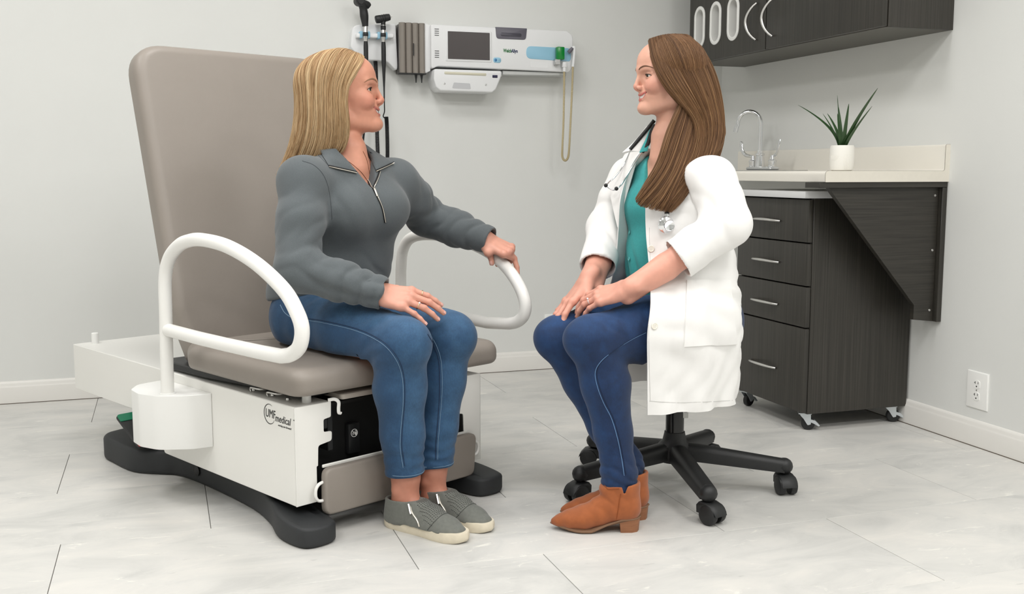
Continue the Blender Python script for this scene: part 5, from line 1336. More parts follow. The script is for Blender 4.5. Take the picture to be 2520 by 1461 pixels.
# neck opening: well for the neck and an open V down the front
FS.cone((.305, .185, .865), (.305, .180, 1.02), .058, .066, .006, 's')
FS.ecap((.305, .110, .945), (.307, .075, .860), (1, 0, 0), (.052, .070), (.006, .075), .004, 's')
def crease(x): return -np.exp(-(np.mod(x / PI + .5, 1) - .5) ** 2 * 22)                  # sharp valleys, one per half turn
def sweat_disp(V, N):
    d = vnoise(V, 9, 2) * .0035 + vnoise(V, 21, 4) * .0012
    for s in 'RL':
        el, wr, sh = P_['el' + s], P_['wr' + s], P_['sh' + s]; ax = unit(unit(wr - el) - unit(sh - el)); inn = unit((sh + wr) / 2 - el)
        r = V - el; w_ = np.exp(-(r ** 2).sum(1) / .075 ** 2) * np.clip(.25 + (r @ inn) * 14, .0, 1); tilt = np.cross(ax, inn)
        d = d + w_ * .011 * crease(r @ ax * 62 + r @ tilt * 30 + vnoise(V, 14, 7) * 1.3)
        c = wr - (wr - el) * .30; r = V - c; ax = unit(wr - el); w_ = np.exp(-(r ** 2).sum(1) / .060 ** 2); tilt = unit(np.cross(ax, A(0, 0, 1)))
        d = d + w_ * (.005 + .010 * crease(r @ ax * 75 + r @ tilt * 28 + vnoise(V, 15, 11) * 1.6))
        c = sh + (el - sh) * .62; r = V - c; ax = unit(el - sh); w_ = np.exp(-(r ** 2).sum(1) / .085 ** 2); d = d + w_ * .005 * crease(r @ ax * 45 + r @ unit(np.cross(ax, A(0, 1, 0))) * 40 + vnoise(V, 12, 5) * 1.5)
    r = V - A(.305, .20, .60); w_ = np.exp(-((r[:, 2] - .01) / .05) ** 2) * np.clip((.24 - V[:, 1]) * 5, 0, 1); d = d + w_ * (.004 + .008 * crease(r[:, 2] * 60 + r[:, 0] * 22 + vnoise(V, 12, 9) * 1.6))
    r = V - A(.215, .115, .80); w_ = np.exp(-(r ** 2).sum(1) / .06 ** 2); d = d + w_ * .006 * crease(r[:, 0] * 50 + r[:, 2] * 22 + .6)
    return d
M_FLEECE = mat('heather_grey_fleece', srgb(88, 94, 97), .92, noise=.16, nscale=520, nstretch=(1, 1, 2.2), sheen=.2, bump=.25, bscale=500)
M_FLEECE_D = mat('grey_fleece_rib', srgb(98, 101, 103), .92, noise=.2, nscale=300, bump=.3, bscale=700)
sweat = field_obj('sweatshirt', FS, (-.05, -.16, .50), (.80, .48, 1.0), .0039, M_FLEECE, PE, sweat_disp, 1)
# --- shoes
def shoe_profile(L, n=22):
    """half widths of the foot outline along its length (heel 0 .. toe L)."""
    t = np.linspace(0, 1, n); wd = np.interp(t, [0, .04, .12, .3, .5, .68, .82, .93, .98, 1], [.0, .020, .030, .0335, .036, .042, .0405, .029, .017, 0]); return t * L, wd
def sole_outline(L, grow=1.0, bend=.006):
    x, wd = shoe_profile(L, 30); left = [(a, -b * grow + bend * math.sin(a / L * 3.1)) for a, b in zip(x, wd)]; right = [(a, b * grow * .93 + bend * math.sin(a / L * 3.1)) for a, b in zip(x, wd)]
    return left + right[::-1][1:-1]
# --- the patient's body: one continuous skin surface
FB = Field()
FB.ecap((.305, .292, .50), (.305, .255, .66), (1, 0, 0), (.140, .100), (.132, .100), .03); FB.ecap((.305, .255, .66), (.305, .195, .80), (1, 0, 0), (.132, .100), (.140, .095), .03)
FB.ecap((.305, .195, .80), (.305, .188, .868), (1, 0, 0), (.140, .095), (.115, .062), .03)
FB.ell((.250, .122, .792), (.050, .045, .048), .03); FB.ell((.360, .122, .792), (.050, .045, .048), .03)
for s in 'RL':
    sh, el, wr, hp, kn, an = (P_[k + s] for k in ('sh', 'el', 'wr', 'hip', 'kn', 'an'))
    FB.cone(A(.305, .188, .885) + (sh - A(.305, .188, .885)) * .3, sh + A(0, 0, -.012), .042, .044, .02); FB.cone(sh + A(0, 0, -.012), el, .045, .037, .02); FB.cone(el, el + (wr - el) * .35, .037, .036, .015); FB.cone(el + (wr - el) * .35, wr, .036, .0245, .01)
    FB.cone(hp, kn, .078, .050, .02); FB.cone(kn, kn + (an - kn) * .3 + A(0, .018, 0), .049, .050, .02); FB.cone(kn + (an - kn) * .3 + A(0, .018, 0), an + A(0, .006, .03), .050, .0355, .02)
    FB.cone(an + A(0, .006, .03), an + A(0, .010, -.035), .0355, .0345, .01); FB.ball(an + A(-.028, .008, .000), .010, .016); FB.ball(an + A(.028, .008, .004), .010, .016)
    FB.cone(an + A(0, .004, -.045), an + A(.012 if s == 'R' else .010, -.13, -.075), .030, .020, .02)
WH = head_prims(FB, HO, HR, HS, A(.305, .188, .915), 1.0)
FB.cone((.305, .150, .905), (.305, .165, .95), .030, .036, .02)
# right hand on the thighs
wrR = P_['wrR'].copy()
WR = lambda p: wrR + np.asarray(p) @ RR
add_hand(FB, JR, WR, 1.0); FB.cone(P_['elR'] + (P_['wrR'] - P_['elR']) * .7, WR((0, -.01, 0)), .030, .0225, .012)
# left hand closed round the armrest tube
fL = unit(A(.28, -.86, -.42)); nL = unit(A(-.16, -.42, .88)); RL = frame_from(fL, nL); RL[0] = -RL[0]; wrL = P_['wrL']
WL = lambda p: wrL + np.asarray(p) @ RL
TP0, TT, TU, TX = A(.690, .006, .6500), unit(A(0, -.84, -.54)), unit(A(0, -.54, .84)), A(1, 0, 0)
tb = lambda a, b, c: TP0 + TT * a + TX * b + TU * c
JL_ = {f: [A(*FMCP[f])] for f in 'imrp'}
for f, q in {'i': ((.030, .026, .020), (.050, .029, .004), (.064, .027, -.008)), 'm': ((.020, .036, .012), (.010, .032, -.015), (-.006, .013, -.0275)), 'r': ((.000, .038, .008), (-.010, .031, -.017), (-.028, .008, -.0275)), 'p': ((-.022, .037, .004), (-.028, .029, -.016), (-.038, .013, -.026))}.items():
    JL_[f] += [(tb(*p) - wrL) @ RL.T for p in q]
JL_['t'] = [A(-.018, .016, -.008), A(-.036, .040, -.012)] + [(tb(*p) - wrL) @ RL.T for p in ((-.012, -.0275, .006), (.006, -.0255, -.010))]
add_hand(FB, JL_, WL, 1.0); FB.cone(P_['elL'] + (P_['wrL'] - P_['elL']) * .7, WL((0, -.01, 0)), .030, .0225, .012)
LIP_P, CHK_P = srgb(178, 104, 94), srgb(196, 120, 102)
def paint_p(V):
    c = np.tile(A(*SKIN_P[:3]), (len(V), 1))
    hand = ((V[:, 2] < .80) & (V[:, 2] > .45))[:, None]; c = np.where(hand, A(*srgb(216, 158, 138)[:3]), c)
    c = np.where((V[:, 2] < .30)[:, None], A(*srgb(198, 136, 114)[:3]), c)
    c = head_paint(c, V, HO, HR, HS, SKIN_P, LIP_P, CHK_P) * (1 + .05 * vnoise(V, 45, 6) + .03 * vnoise(V, 160, 8))[:, None]
    for J, W in ((JR, WR), (JL_, WL)):
        for f in 'imrp':
            for k in (0, 1): c = c * (1 - .14 * np.exp(-((V - W(J[f][k])) ** 2).sum(1) / .011 ** 2))[:, None] ** np.array([.4, 1.0, 1.0])
    return np.clip(c, 0, 1)
def body_obj(F, lo, hi, h, parent, paint, fine):
    V, Q = mesh_field(F, lo, hi, h); V = relax(V, Q, 1, .4); V = F.project(V, 1, 0, .003)
    V, Q, polys = refine(V, Q, F, fine(V))
    return poly_mesh('body', V, Q, polys, M_SKIN, parent, paint(V))
def fine_p(V): return (((V - HO) @ HR[0] > -.01) & (np.linalg.norm(V - HO, axis=1) < .16) & (V[:, 2] > HO[2] - .125))
body_p = body_obj(FB, (.0, -.30, .0), (.82, .46, 1.26), .0029, PE, paint_p, fine_p)
add_eyes(PE, HO, HR, HS, unit(hf + hl * -.50), srgb(84, 84, 58), srgb(140, 102, 76), 1.0, .0049, FB)
add_teeth(PE, HO, HR, HS)
add_nails('fingernail', JR, WR, lambda f: RR[2], M_NAIL, PE, 1.0, 'imrp')
add_nails('fingernail', JL_, WL, lambda f: unit(-TX + TU * .2), M_NAIL, PE, 1.0, 't')
# rings
M_GOLD = mat('gold', (.83, .66, .40, 1), .22, metal=1.0)
def finger_ring(name, J, W, R_, f, t, m, stone=False, par=None):
    a, b = W(J[f][0]), W(J[f][1]); c = a + (b - a) * t; d = unit(b - a); u = unit(R_[2] - d * (R_[2] @ d)); v = np.cross(d, u); r = (FRAD[f][0] + FRAD[f][1]) / 2 + .0007
    o = tube(name, [Vector(c + (u * math.cos(q) + v * math.sin(q)) * r) for q in np.linspace(0, 2 * PI, 28)[:-1]], .0011, m, par, 8, True)
    if stone:
        bm = bmesh.new(); bmesh.ops.create_icosphere(bm, subdivisions=2, radius=.0026); bm.transform(Matrix.Translation(Vector(c + u * (r + .0018)))); bm_obj('stone', bm, mat('clear_stone', (.9, .92, .95, 1), .05, spec=.9), o, None, 0)
finger_ring('ring', JR, WR, RR, 'i', .62, M_GOLD, False, PE); finger_ring('ring', JR, WR, RR, 'r', .62, M_GOLD, True, PE)
# necklace
for pts in ([(828, 368), (846, 388), (872, 408), (890, 425), (905, 446), (914, 458)], [(893, 372), (902, 392), (908, 420), (914, 458)]):
    seam_on(body_p, PF, pts, 'necklace', .0007, mat('bronze_chain', srgb(120, 72, 48), .35, metal=.6), PE, .0005)
# --- collar wings, zip and seams of the sweatshirt
def wing(corners, name, nu=14, nv=8, th=.004, roll=.006):
    """soft flap of cloth between four corner points (inner back, inner front, outer front, outer back), lying on the sweatshirt."""
    a, b, c, d = [A(*p) for p in corners]; G = np.zeros((nu + 1, nv + 1, 3)); cp = PF.loc(CAM_P); bv = bvh_of(sweat)
    for i in range(nu + 1):
        for k in range(nv + 1):
            u, v = i / nu, k / nv; p = (1 - u) * (1 - v) * a + u * (1 - v) * b + u * v * c + (1 - u) * v * d; q = p - cp; L = np.linalg.norm(q)
            h, _, _, dist = bv.ray_cast(Vector(cp), Vector(q / L))
            G[i, k] = cp + q / L * (L if h is None else min(L, dist - .003))
    for _ in range(6):
        S = G.copy(); S[1:-1, 1:-1] = (G[:-2, 1:-1] + G[2:, 1:-1] + G[1:-1, :-2] + G[1:-1, 2:]) / 4; toc = S - cp; 
        keep = np.linalg.norm(S - cp, axis=2) < np.linalg.norm(G - cp, axis=2) + .0005; G = np.where(keep[:, :, None], S, G)
    n0 = unit(cp - G.mean((0, 1))); vs = []
    for side in (0, 1):
        for i in range(nu + 1):
            for k in range(nv + 1):
                u, v = i / nu, k / nv; e = min(u, 1 - u, v, 1 - v) * 8
                vs.append(G[i, k] + n0 * (.002 + roll * math.sin(PI * min(1, v * 1.1)) * (.5 + .5 * math.sin(PI * u)) + th / 2 * min(1, .3 + e) * (1 if side == 0 else -1)))
    N = (nu + 1) * (nv + 1); fs = []; W_ = nv + 1
    for i in range(nu):
        for k in range(nv):
            q = (i * W_ + k, i * W_ + k + 1, (i + 1) * W_ + k + 1, (i + 1) * W_ + k); fs.append(q); fs.append(tuple(N + x for x in reversed(q)))
    rim = [i * W_ for i in range(nu + 1)] + [nu * W_ + k for k in range(1, nv + 1)] + [i * W_ + nv for i in range(nu - 1, -1, -1)] + [k for k in range(nv - 1, 0, -1)]
    for x, y in zip(rim, rim[1:] + rim[:1]): fs.append((x, y, N + y, N + x))
    o = raw(name, vs, fs, M_FLEECE, sweat, 60); bm = bmesh.new(); bm.from_mesh(o.data); bmesh.ops.recalc_face_normals(bm, faces=bm.faces[:]); bm.to_mesh(o.data); bm.free()
    edge = [Vector(vs[i * W_ + nv] + n0 * .001) for i in range(nu + 1)]; return edge, [Vector(vs[nu * W_ + k] + n0 * .001) for k in range(nv + 1)]
M_ZIPT = mat('zip_teeth', srgb(206, 200, 188), .3, metal=.5); M_ZIPB = mat('zip_tape', srgb(22, 22, 24), .8)
lift = lambda p, d: tuple(A(*p) + A(*d))
def zip_edge(pts):
    tube('zip_tape', pts, .0026, M_ZIPB, sweat, 6, flat=.6); tube('zip_teeth', [p + Vector((-.0006, -.0012, -.0016)) for p in pts], .0014, M_ZIPT, sweat, 6)
out1, fr1 = wing([(.200, .167, .953), (.232, .136, .954), (.285, .120, .894), (.225, .158, .910)], 'collar_wing')
zip_edge(out1)
out2, fr2 = wing([(.350, .182, .975), (.385, .165, .946), (.420, .134, .920), (.375, .139, .896)][0:1] + [(.372, .150, .898), (.420, .134, .920), (.388, .168, .947)], 'collar_wing')
zip_edge(fr2)
# standing back of the collar round the neck
ang = np.linspace(rad(-35), rad(215), 30); vs = []; fs = []
for i, a in enumerate(ang):
    for r, z in ((.064, .905), (.066, .930), (.061, .952), (.056, .955), (.057, .930), (.056, .905)): vs.append((.305 + r * 1.05 * math.cos(a), .184 + r * math.sin(a), z + .012 * math.sin(a)))
for i in range(len(ang) - 1):
    for k in range(6): fs.append((i * 6 + k, (i + 1) * 6 + k, (i + 1) * 6 + (k + 1) % 6, i * 6 + (k + 1) % 6))
raw('collar_stand', vs, fs, M_FLEECE, sweat, 60)
for pts, r_, m_, of in (([(884, 424), (898, 434), (908, 448), (918, 466)], .0026, M_ZIPB, .0008), ([(886, 424), (900, 434), (910, 447), (919, 466)], .0012, M_ZIPT, .0022), ([(934, 421), (929, 436), (923, 452), (919, 467)], .0026, M_ZIPB, .0008), ([(935, 423), (931, 437), (925, 453), (920, 467)], .0012, M_ZIPT, .0022),
                        ([(919, 466), (930, 487), (941, 513), (948, 547)], .0034, M_ZIPB, .0006), ([(919, 466), (930, 487), (941, 513), (948, 546)], .0013, M_ZIPT, .003)):
    seam_on(sweat, PF, pts, 'zip_tape' if m_ is M_ZIPB else 'zip_teeth', r_, m_, sweat, of)
seam_on(sweat, PF, [(920, 466), (924, 476), (927, 484)], 'zip_pull', .0026, M_ZIPT, sweat, .004)
M_SEAMG = mat('fleece_seam', srgb(74, 78, 82), .95)
seam_on(sweat, PF, [(744, 396), (770, 405), (792, 425), (806, 455), (814, 500), (817, 540)], 'armhole_seam', .0009, M_SEAMG, sweat, .0002)
seam_on(sweat, PF, [(778, 375), (793, 392), (806, 405)], 'neck_seam', .0008, M_SEAMG, sweat, .0002)
# --- hair
HB, HBT, HBR, HBL = srgb(178, 142, 106), srgb(198, 165, 124), srgb(138, 104, 74), srgb(218, 192, 152)
mixb = colour_mixer([(.30, HBR, srgb(156, 122, 84)), (.38, HB, HBT), (.32, srgb(206, 178, 130), HBL)])
low = lambda az: {80: [(.012, .085, -.040), (.014, .087, -.085), (.004, .081, -.130), (-.018, .074, -.154)], 108: [(-.046, .092, -.045), (-.052, .097, -.095), (-.066, .097, -.140), (-.092, .093, -.170)],
                  142: [(-.100, .070, -.050), (-.116, .078, -.100), (-.139, .080, -.146), (-.172, .075, -.186)], 180: [(-.122, 0, -.045), (-.142, 0, -.100), (-.166, 0, -.150), (-.198, 0, -.194)]}[az]
def pat_sheet(sg, lift_, part_sh=0.0):
    g = []
    for az, px in ((80, .064), (108, .022), (142, -.040), (180, -.082)):
        L = [(x, sg * y, z) for x, y, z in low(az)]; L = [(x * (1 + lift_), y * (1 + lift_ * 1.2), z) for x, y, z in L]
        g.append(scalp_guide(WH, px, .012 + part_sh, sg * az, L, .010 + lift_ * .08, ring_z=.005))
    return g
sheets = [(pat_sheet(-1, .0), 3400, .018, .00062, .0032), (pat_sheet(-1, .05), 1100, .010, .00055, .006), (pat_sheet(1, .0), 1500, .016, .00080, .0035)]
capV = scalp_cap(WH, [(0, 58), (40, 50), (70, 12), (95, -20), (130, -35), (180, -40)], .006, HBR)
V, Q, C_ = merge_vqc(strands(sheets, 3, mixb, .35, (HO, HR, HS, .004)), capV); fast_mesh('hair', V, Q, M_HAIR, PE, C_)
# --- shoes
M_SOLEC = mat('cream_rubber', srgb(226, 216, 194), .55, noise=.06, nscale=60); M_SUEDE = mat('grey_suede', srgb(112, 114, 108), .85, noise=.10, nscale=120, sheen=.15, bump=.15, bscale=500)
def sole_mesh(name, outline, zb, zt, m, parent, mid=None, top_in=.0015):
    """sole wall from an outline (x, y) with bottom and top heights given by x."""
    n = len(outline); c = np.mean(outline, 0); vs = []; fs = []; rows = ((.96, 0), (1.0, .15), (1.015, .5), (1.0, .9), (.985, 1.0))
    for g, t in rows:
        for x, y in outline: z = zb(x) + (zt(x) - zb(x)) * t; vs.append((c[0] + (x - c[0]) * (1 + (g - 1) * .6), c[1] + (y - c[1]) * g, z))
    for r in range(len(rows) - 1):
        for k in range(n): fs.append((r * n + k, r * n + (k + 1) % n, (r + 1) * n + (k + 1) % n, (r + 1) * n + k))
    fs.append(tuple(range(n - 1, -1, -1))); fs.append(tuple((len(rows) - 1) * n + k for k in range(n)))
    bm = bmesh.new(); vv = [bm.verts.new(v) for v in vs]
    for f in fs: bm.faces.new([vv[i] for i in f])
    bmesh.ops.recalc_face_normals(bm, faces=bm.faces[:]); return bm_obj(name, bm, m, parent, None, 45)
def slip_on(par, heel, toe, nm):
    d = toe - heel; L = float(np.linalg.norm(d)); o = empty(nm); o.parent = par; o.location = tuple(heel); o.rotation_euler = (0, 0, math.atan2(d[1], d[0]))
    sole_mesh('sole', [p for p in sole_outline(L)], lambda x: .0 + .004 * max(0, (x - .8 * L) / (.2 * L)) ** 2, lambda x: .0255, M_SOLEC, o)
    F = Field(); st = [(.030, .0285, .062), (.070, .031, .070), (.105, .034, .078), (.150, .0385, .056), (.195, .0390, .034), (.226, .026, .020)]
    for (x0, w0, h0), (x1, w1, h1) in zip(st, st[1:]): F.ecap((x0, .003, .018), (x1, .003, .018), (0, 1, 0), (w0, h0), (w1, h1), .012)
    F.half((0, 0, .022), (0, 0, -1), .001)
    F.ecap((.052, .003, .020), (.056, .003, .080), (0, 1, 0), (.034, .051), (.033, .052), .010)
    F.half((.02, 0, .0755), (-.06, 0, 1), .003, (.045, 0, .10), .062)
    F.ecap((.057, .003, .030), (.060, .003, .16), (0, 1, 0), (.0285, .0445), (.030, .047), .003, 's')
    up = field_obj('upper', F, (-.03, -.06, .015), (L + .02, .06, .12), .0024, M_SUEDE, o)
    # perforated panel across the instep, zip on the outer side, toe seam
    bm = bmesh.new(); pts = []
    for i in range(17):
        for k in range(17):
            x = .112 + .0046 * i + (.0 if k % 2 else .0023); y = -.036 + .0044 * k
            if abs(y) > .020 + (x - .112) * .42 or abs(y) > .040 - .0 or x > .182 - abs(y) * .15: continue
            pts.append((x, y + .003))
    hits = [bvh_of(up).ray_cast(Vector((x, y, .2)), Vector((0, 0, -1)))[:2] for x, y in pts]; hits = [h for h in hits if h[0] is not None and h[0].z > .03]
    q = [A(*h[0]) for h in hits]; g = [A(*h[1]) * (1 if h[1].z > 0 else -1) for h in hits]
    for j, (p, n_) in enumerate(zip(q, g)):
        p = p + n_ * .0007; ax = unit(A(1, (1 if j % 2 else -1) * .9, 0) - n_ * (n_ @ A(1, (1 if j % 2 else -1) * .9, 0))); bx = np.cross(n_, ax)
        bm.faces.new([bm.verts.new(p + ax * .0018), bm.verts.new(p + bx * .0009), bm.verts.new(p - ax * .0018), bm.verts.new(p - bx * .0009)])
    if len(q): bm_obj('perforations', bm, M_DARK, up, None, 0)['kind'] = 'stuff'
    def on(pts_, nm_, r_, m_, of):
        a = np.array(catmull(pts_, 5)); a = F.project(a, 5, 0, .02); a = a + F.grad(a) * of; tube(nm_, [Vector(p) for p in a], r_, m_, up, 6)
    on([(.100, -.036, .076), (.112, -.040, .060), (.130, -.044, .042), (.138, -.046, .030)], 'zip_tape', .0020, M_ZIPT, .0006)
    on([(.098, -.036, .078), (.104, -.038, .066), (.110, -.041, .056)], 'zip_pull', .0036, M_NICKEL, .003)
    on([(.165, -.042, .026), (.180, -.030, .050), (.186, 0, .062), (.180, .036, .050), (.168, .044, .026)], 'toe_seam', .0010, mat('suede_seam', srgb(84, 86, 82), .9), .0004)
    return o
slip_on(PE, A(.232, -.050, 0), A(.284, -.303, 0), 'shoe'); slip_on(PE, A(.338, -.040, 0), A(.378, -.292, 0), 'shoe')
# ---------------------------------------------------------------- the clinician (own axes: x to her left, -y the way her lap faces)
DF = Frame((1.357, 2.581, 0), rad(-85))
DE = empty('person', (1.357, 2.581, 0), rad(-85), 'smiling woman with long brown hair, white lab coat and tan ankle boots on the stool', 'person')
def sight(fr, u, v, x):
    """the point of the plane x = const of a person's axes on a sight line of the survey photograph."""
    d = (_fw + _rt * (u - 1260) / 2548.0 - _up * (v - 730.5) / 2548.0) @ fr.R; o = fr.loc(CAM_P); return o + d * (x - o[0]) / d[0]
D_ = dict(pel=A(.08, .0, .52), hipL=A(.165, -.01, .512), hipR=A(-.005, -.01, .512), knL=A(.200, -.385, .478), knR=A(.062, -.402, .462), anL=A(.240, -.322, .115), anR=A(.165, -.258, .11),
          shL=A(.232, -.055, .888), shR=A(-.070, -.110, .893), elL=sight(DF, 1776, 556, .285), elR=sight(DF, 1490, 560, -.085), wrL=A(.217, -.285, .590), wrR=A(.050, -.292, .590))
DHf = unit(A(-.225, -.974, -.02)); DHl = unit(np.cross(A(0, 0, 1), DHf)); DHR = np.stack([DHf, DHl, np.cross(DHf, DHl)]); DHS = .905; DHO = A(.080, -.090, 1.143)
SKIN_D = srgb(220, 168, 146)
# --- jeans
FK = Field()
FK.ecap((.03, -.01, .52), (.13, -.01, .52), (0, 1, 0), (.098, .082), (.098, .082), .03)
for s in 'RL':
    hp, kn, an = D_['hip' + s], D_['kn' + s], D_['an' + s]; mid = (hp + kn) / 2
    FK.cone(hp + A(0, 0, -.008), mid + A(0, 0, -.006), .096, .084, .03); FK.cone(mid + A(0, 0, -.006), kn + A(0, .02, .002), .084, .062, .03)
    FK.cone(kn + A(0, .012, 0), kn + (an - kn) * .30 + A(0, .024, 0), .058, .060, .024); FK.cone(kn + (an - kn) * .30 + A(0, .024, 0), kn + (an - kn) * .64 + A(0, .018, 0), .060, .047, .02); FK.cone(kn + (an - kn) * .64 + A(0, .018, 0), an + A(0, .006, .03), .047, .0405, .02); FK.cone(an + A(0, .006, .03), an + A(0, .006, -.015), .042, .043, .02)
    FK.ball(kn + A(0, -.012, .004), .053, .02)
    FK.half(an + A(0, 0, -.012), (0, 0, -1), .002, an, .10)
FK.half((.08, .0, .4755), (0, 0, -1), .014, (.08, .03, .40), .24)
def kean_disp(V, N):
    d = vnoise(V, 22, 21) * .0012
    for s in 'RL':
        kn, hp, an = D_['kn' + s], D_['hip' + s], D_['an' + s]
        r = V - kn; w_ = np.exp(-((r ** 2).sum(1) / .085 ** 2)) * np.clip(r[:, 1] * 12 + .2, 0, 1); d = d + w_ * .006 * crease(r[:, 2] * 55 + r[:, 1] * 40 + vnoise(V, 18, 23) * 1.2)
        ra = V - an; w3 = np.exp(-((ra[:, 0] ** 2 + ra[:, 1] ** 2) / .075 ** 2) - ((ra[:, 2] - .03) / .045) ** 2); d = d + w3 * (.003 + .006 * crease(ra[:, 2] * 95 + ra[:, 1] * 30 + vnoise(V, 25, 28) * 1.6))
    return d
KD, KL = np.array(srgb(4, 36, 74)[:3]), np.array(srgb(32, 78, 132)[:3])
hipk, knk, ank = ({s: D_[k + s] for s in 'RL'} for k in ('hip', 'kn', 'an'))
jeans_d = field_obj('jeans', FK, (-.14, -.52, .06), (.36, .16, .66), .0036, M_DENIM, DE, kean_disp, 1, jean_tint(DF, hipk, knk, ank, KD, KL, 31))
M_ST2 = mat('blue_stitch', srgb(104, 140, 180), .8); M_ST2D = mat('navy_seam', srgb(14, 30, 58), .9)
for pts in ([(1590, 818), (1555, 835), (1515, 860), (1480, 888), (1465, 915), (1470, 950), (1485, 990), (1505, 1030), (1520, 1080), (1530, 1130), (1536, 1170)],):
    seam_on(jeans_d, DF, pts, 'side_seam', .0008, M_ST2, jeans_d); seam_on(jeans_d, DF, [(a + 4, b - 3) for a, b in pts], 'side_seam', .0009, M_ST2D, jeans_d)
# --- body
FD = Field()
FD.ecap((.08, -.01, .53), (.08, -.034, .68), (1, 0, 0), (.118, .082), (.106, .080), .03); FD.ecap((.08, -.03, .68), (.08, -.072, .81), (.98, .18, 0), (.112, .086), (.122, .085), .03); FD.ecap((.08, -.072, .81), (.08, -.080, .880), (.98, .18, 0), (.122, .085), (.100, .056), .03)
FD.ell((.130, -.112, .795), (.046, .036, .044), .03); FD.ell((.035, -.128, .798), (.046, .036, .044), .03)
NB = A(.08, -.082, .90)
for s in 'RL':
    sh, el, wr, hp, kn, an = (D_[k + s] for k in ('sh', 'el', 'wr', 'hip', 'kn', 'an'))
    FD.cone(NB + (sh - NB) * .3, sh + A(0, 0, -.012), .038, .040, .02); FD.cone(sh + A(0, 0, -.012), el, .041, .034, .02); FD.cone(el, el + (wr - el) * .35, .036, .036, .015); FD.cone(el + (wr - el) * .35, wr, .036, .0245, .01)
    FD.cone(hp, kn, .072, .046, .02); FD.cone(kn, kn + (an - kn) * .3 + A(0, .018, 0), .045, .046, .02); FD.cone(kn + (an - kn) * .3 + A(0, .018, 0), an + A(0, .006, .03), .046, .033, .02); FD.cone(an + A(0, .006, .03), an + A(0, .004, -.05), .033, .030, .01)
    FD.cone(an + A(0, 0, -.055), an + unit(A(-.41, -.91, 0)) * .12 + A(0, 0, -.085), .027, .014, .02)
WD = head_prims(FD, DHO, DHR, DHS, A(.08, -.080, .925), 1.1, .0040)
FD.cone((.08, -.112, .935), (.08, -.104, .985), .026, .032, .02)
# hands: right hand over both knees, left hand laid on it
fr2 = unit(A(.12, -.70, -.70)); nr2 = unit(A(-.10, -.66, .72)); R2 = frame_from(fr2, nr2)
J2 = hand_joints({'i': (6, 18, 10), 'm': (4, 20, 12), 'r': (2, 20, 12), 'p': (4, 16, 10)}, {'i': -4, 'm': 0, 'r': 5, 'p': 16})
P2 = D_['wrR'].copy(); tst = np.array([P2 + p @ R2 for f in 'imrp' for p in J2[f]]); P2 = P2 - nr2 * min(max((FK(tst, pad=.2) - .008).min(), -.04), .04)
W2 = lambda p: P2 + np.asarray(p) @ R2
FH = Field(); add_hand(FH, J2, W2, .97); add_hand(FD, J2, W2, .97); FD.cone(D_['elR'] + (D_['wrR'] - D_['elR']) * .6, W2((0, -.012, 0)), .033, .0225, .012)
fl2 = unit(A(-.76, -.56, -.30)); nl2 = unit(A(.36, -.30, .86)); L2 = frame_from(fl2, nl2); L2[0] = -L2[0]
K2 = hand_joints({'i': (10, 24, 14), 'm': (10, 24, 14), 'r': (10, 22, 14), 'p': (12, 18, 12)}, {'i': -3, 'm': 0, 'r': 2, 'p': 7})
Q2 = D_['wrL'].copy(); tst = np.array([Q2 + p @ L2 for f in 'imrp' for p in K2[f]]); g_ = min((FK(tst, pad=.2) - .008).min(), (FH(tst, pad=.2) - .0085).min()); Q2 = Q2 - nl2 * min(max(g_, -.04), .04)
V2 = lambda p: Q2 + np.asarray(p) @ L2
add_hand(FD, K2, V2, .97); FD.cone(D_['elL'] + (D_['wrL'] - D_['elL']) * .6, V2((0, -.012, 0)), .034, .0228, .012)
LIP_D, CHK_D = srgb(196, 112, 104), srgb(218, 140, 124)
def paint_d(V):
    c = np.tile(A(*SKIN_D[:3]), (len(V), 1)); hand = ((V[:, 2] < .80) & (V[:, 2] > .40))[:, None]; c = np.where(hand, A(*srgb(222, 162, 142)[:3]), c)
    c = head_paint(c, V, DHO, DHR, DHS, SKIN_D, LIP_D, CHK_D) * (1 + .04 * vnoise(V, 45, 26) + .03 * vnoise(V, 160, 8))[:, None]
    for J, W in ((J2, W2), (K2, V2)):
        for f in 'imrp':
            for k in (0, 1): c = c * (1 - .16 * np.exp(-((V - W(J[f][k] * .97)) ** 2).sum(1) / .011 ** 2))[:, None] ** np.array([.4, 1.0, 1.0])
    return np.clip(c, 0, 1)
def fine_d(V): return (((V - DHO) @ DHR[0] > -.01) & (np.linalg.norm(V - DHO, axis=1) < .15) & (V[:, 2] > DHO[2] - .12))
body_d = body_obj(FD, (-.20, -.56, .0), (.40, .16, 1.30), .0029, DE, paint_d, fine_d)
add_eyes(DE, DHO, DHR, DHS, unit(DHf + DHl * .25 + A(0, 0, -.12)), srgb(70, 74, 56), srgb(104, 72, 52), .8, .0040, FD)
add_teeth(DE, DHO, DHR, DHS)
add_nails('fingernail', J2, W2, lambda f: R2[2], M_NAIL, DE, .97, 'mrp'); add_nails('fingernail', K2, V2, lambda f: L2[2], M_NAIL, DE, .97, 'rp')
M_SILV = mat('silver', (.86, .86, .88, 1), .15, metal=1.0)
Ksc = {f: [p * .97 for p in K2[f]] for f in K2}; finger_ring('ring', Ksc, V2, L2, 'r', .55, M_SILV, True, DE)
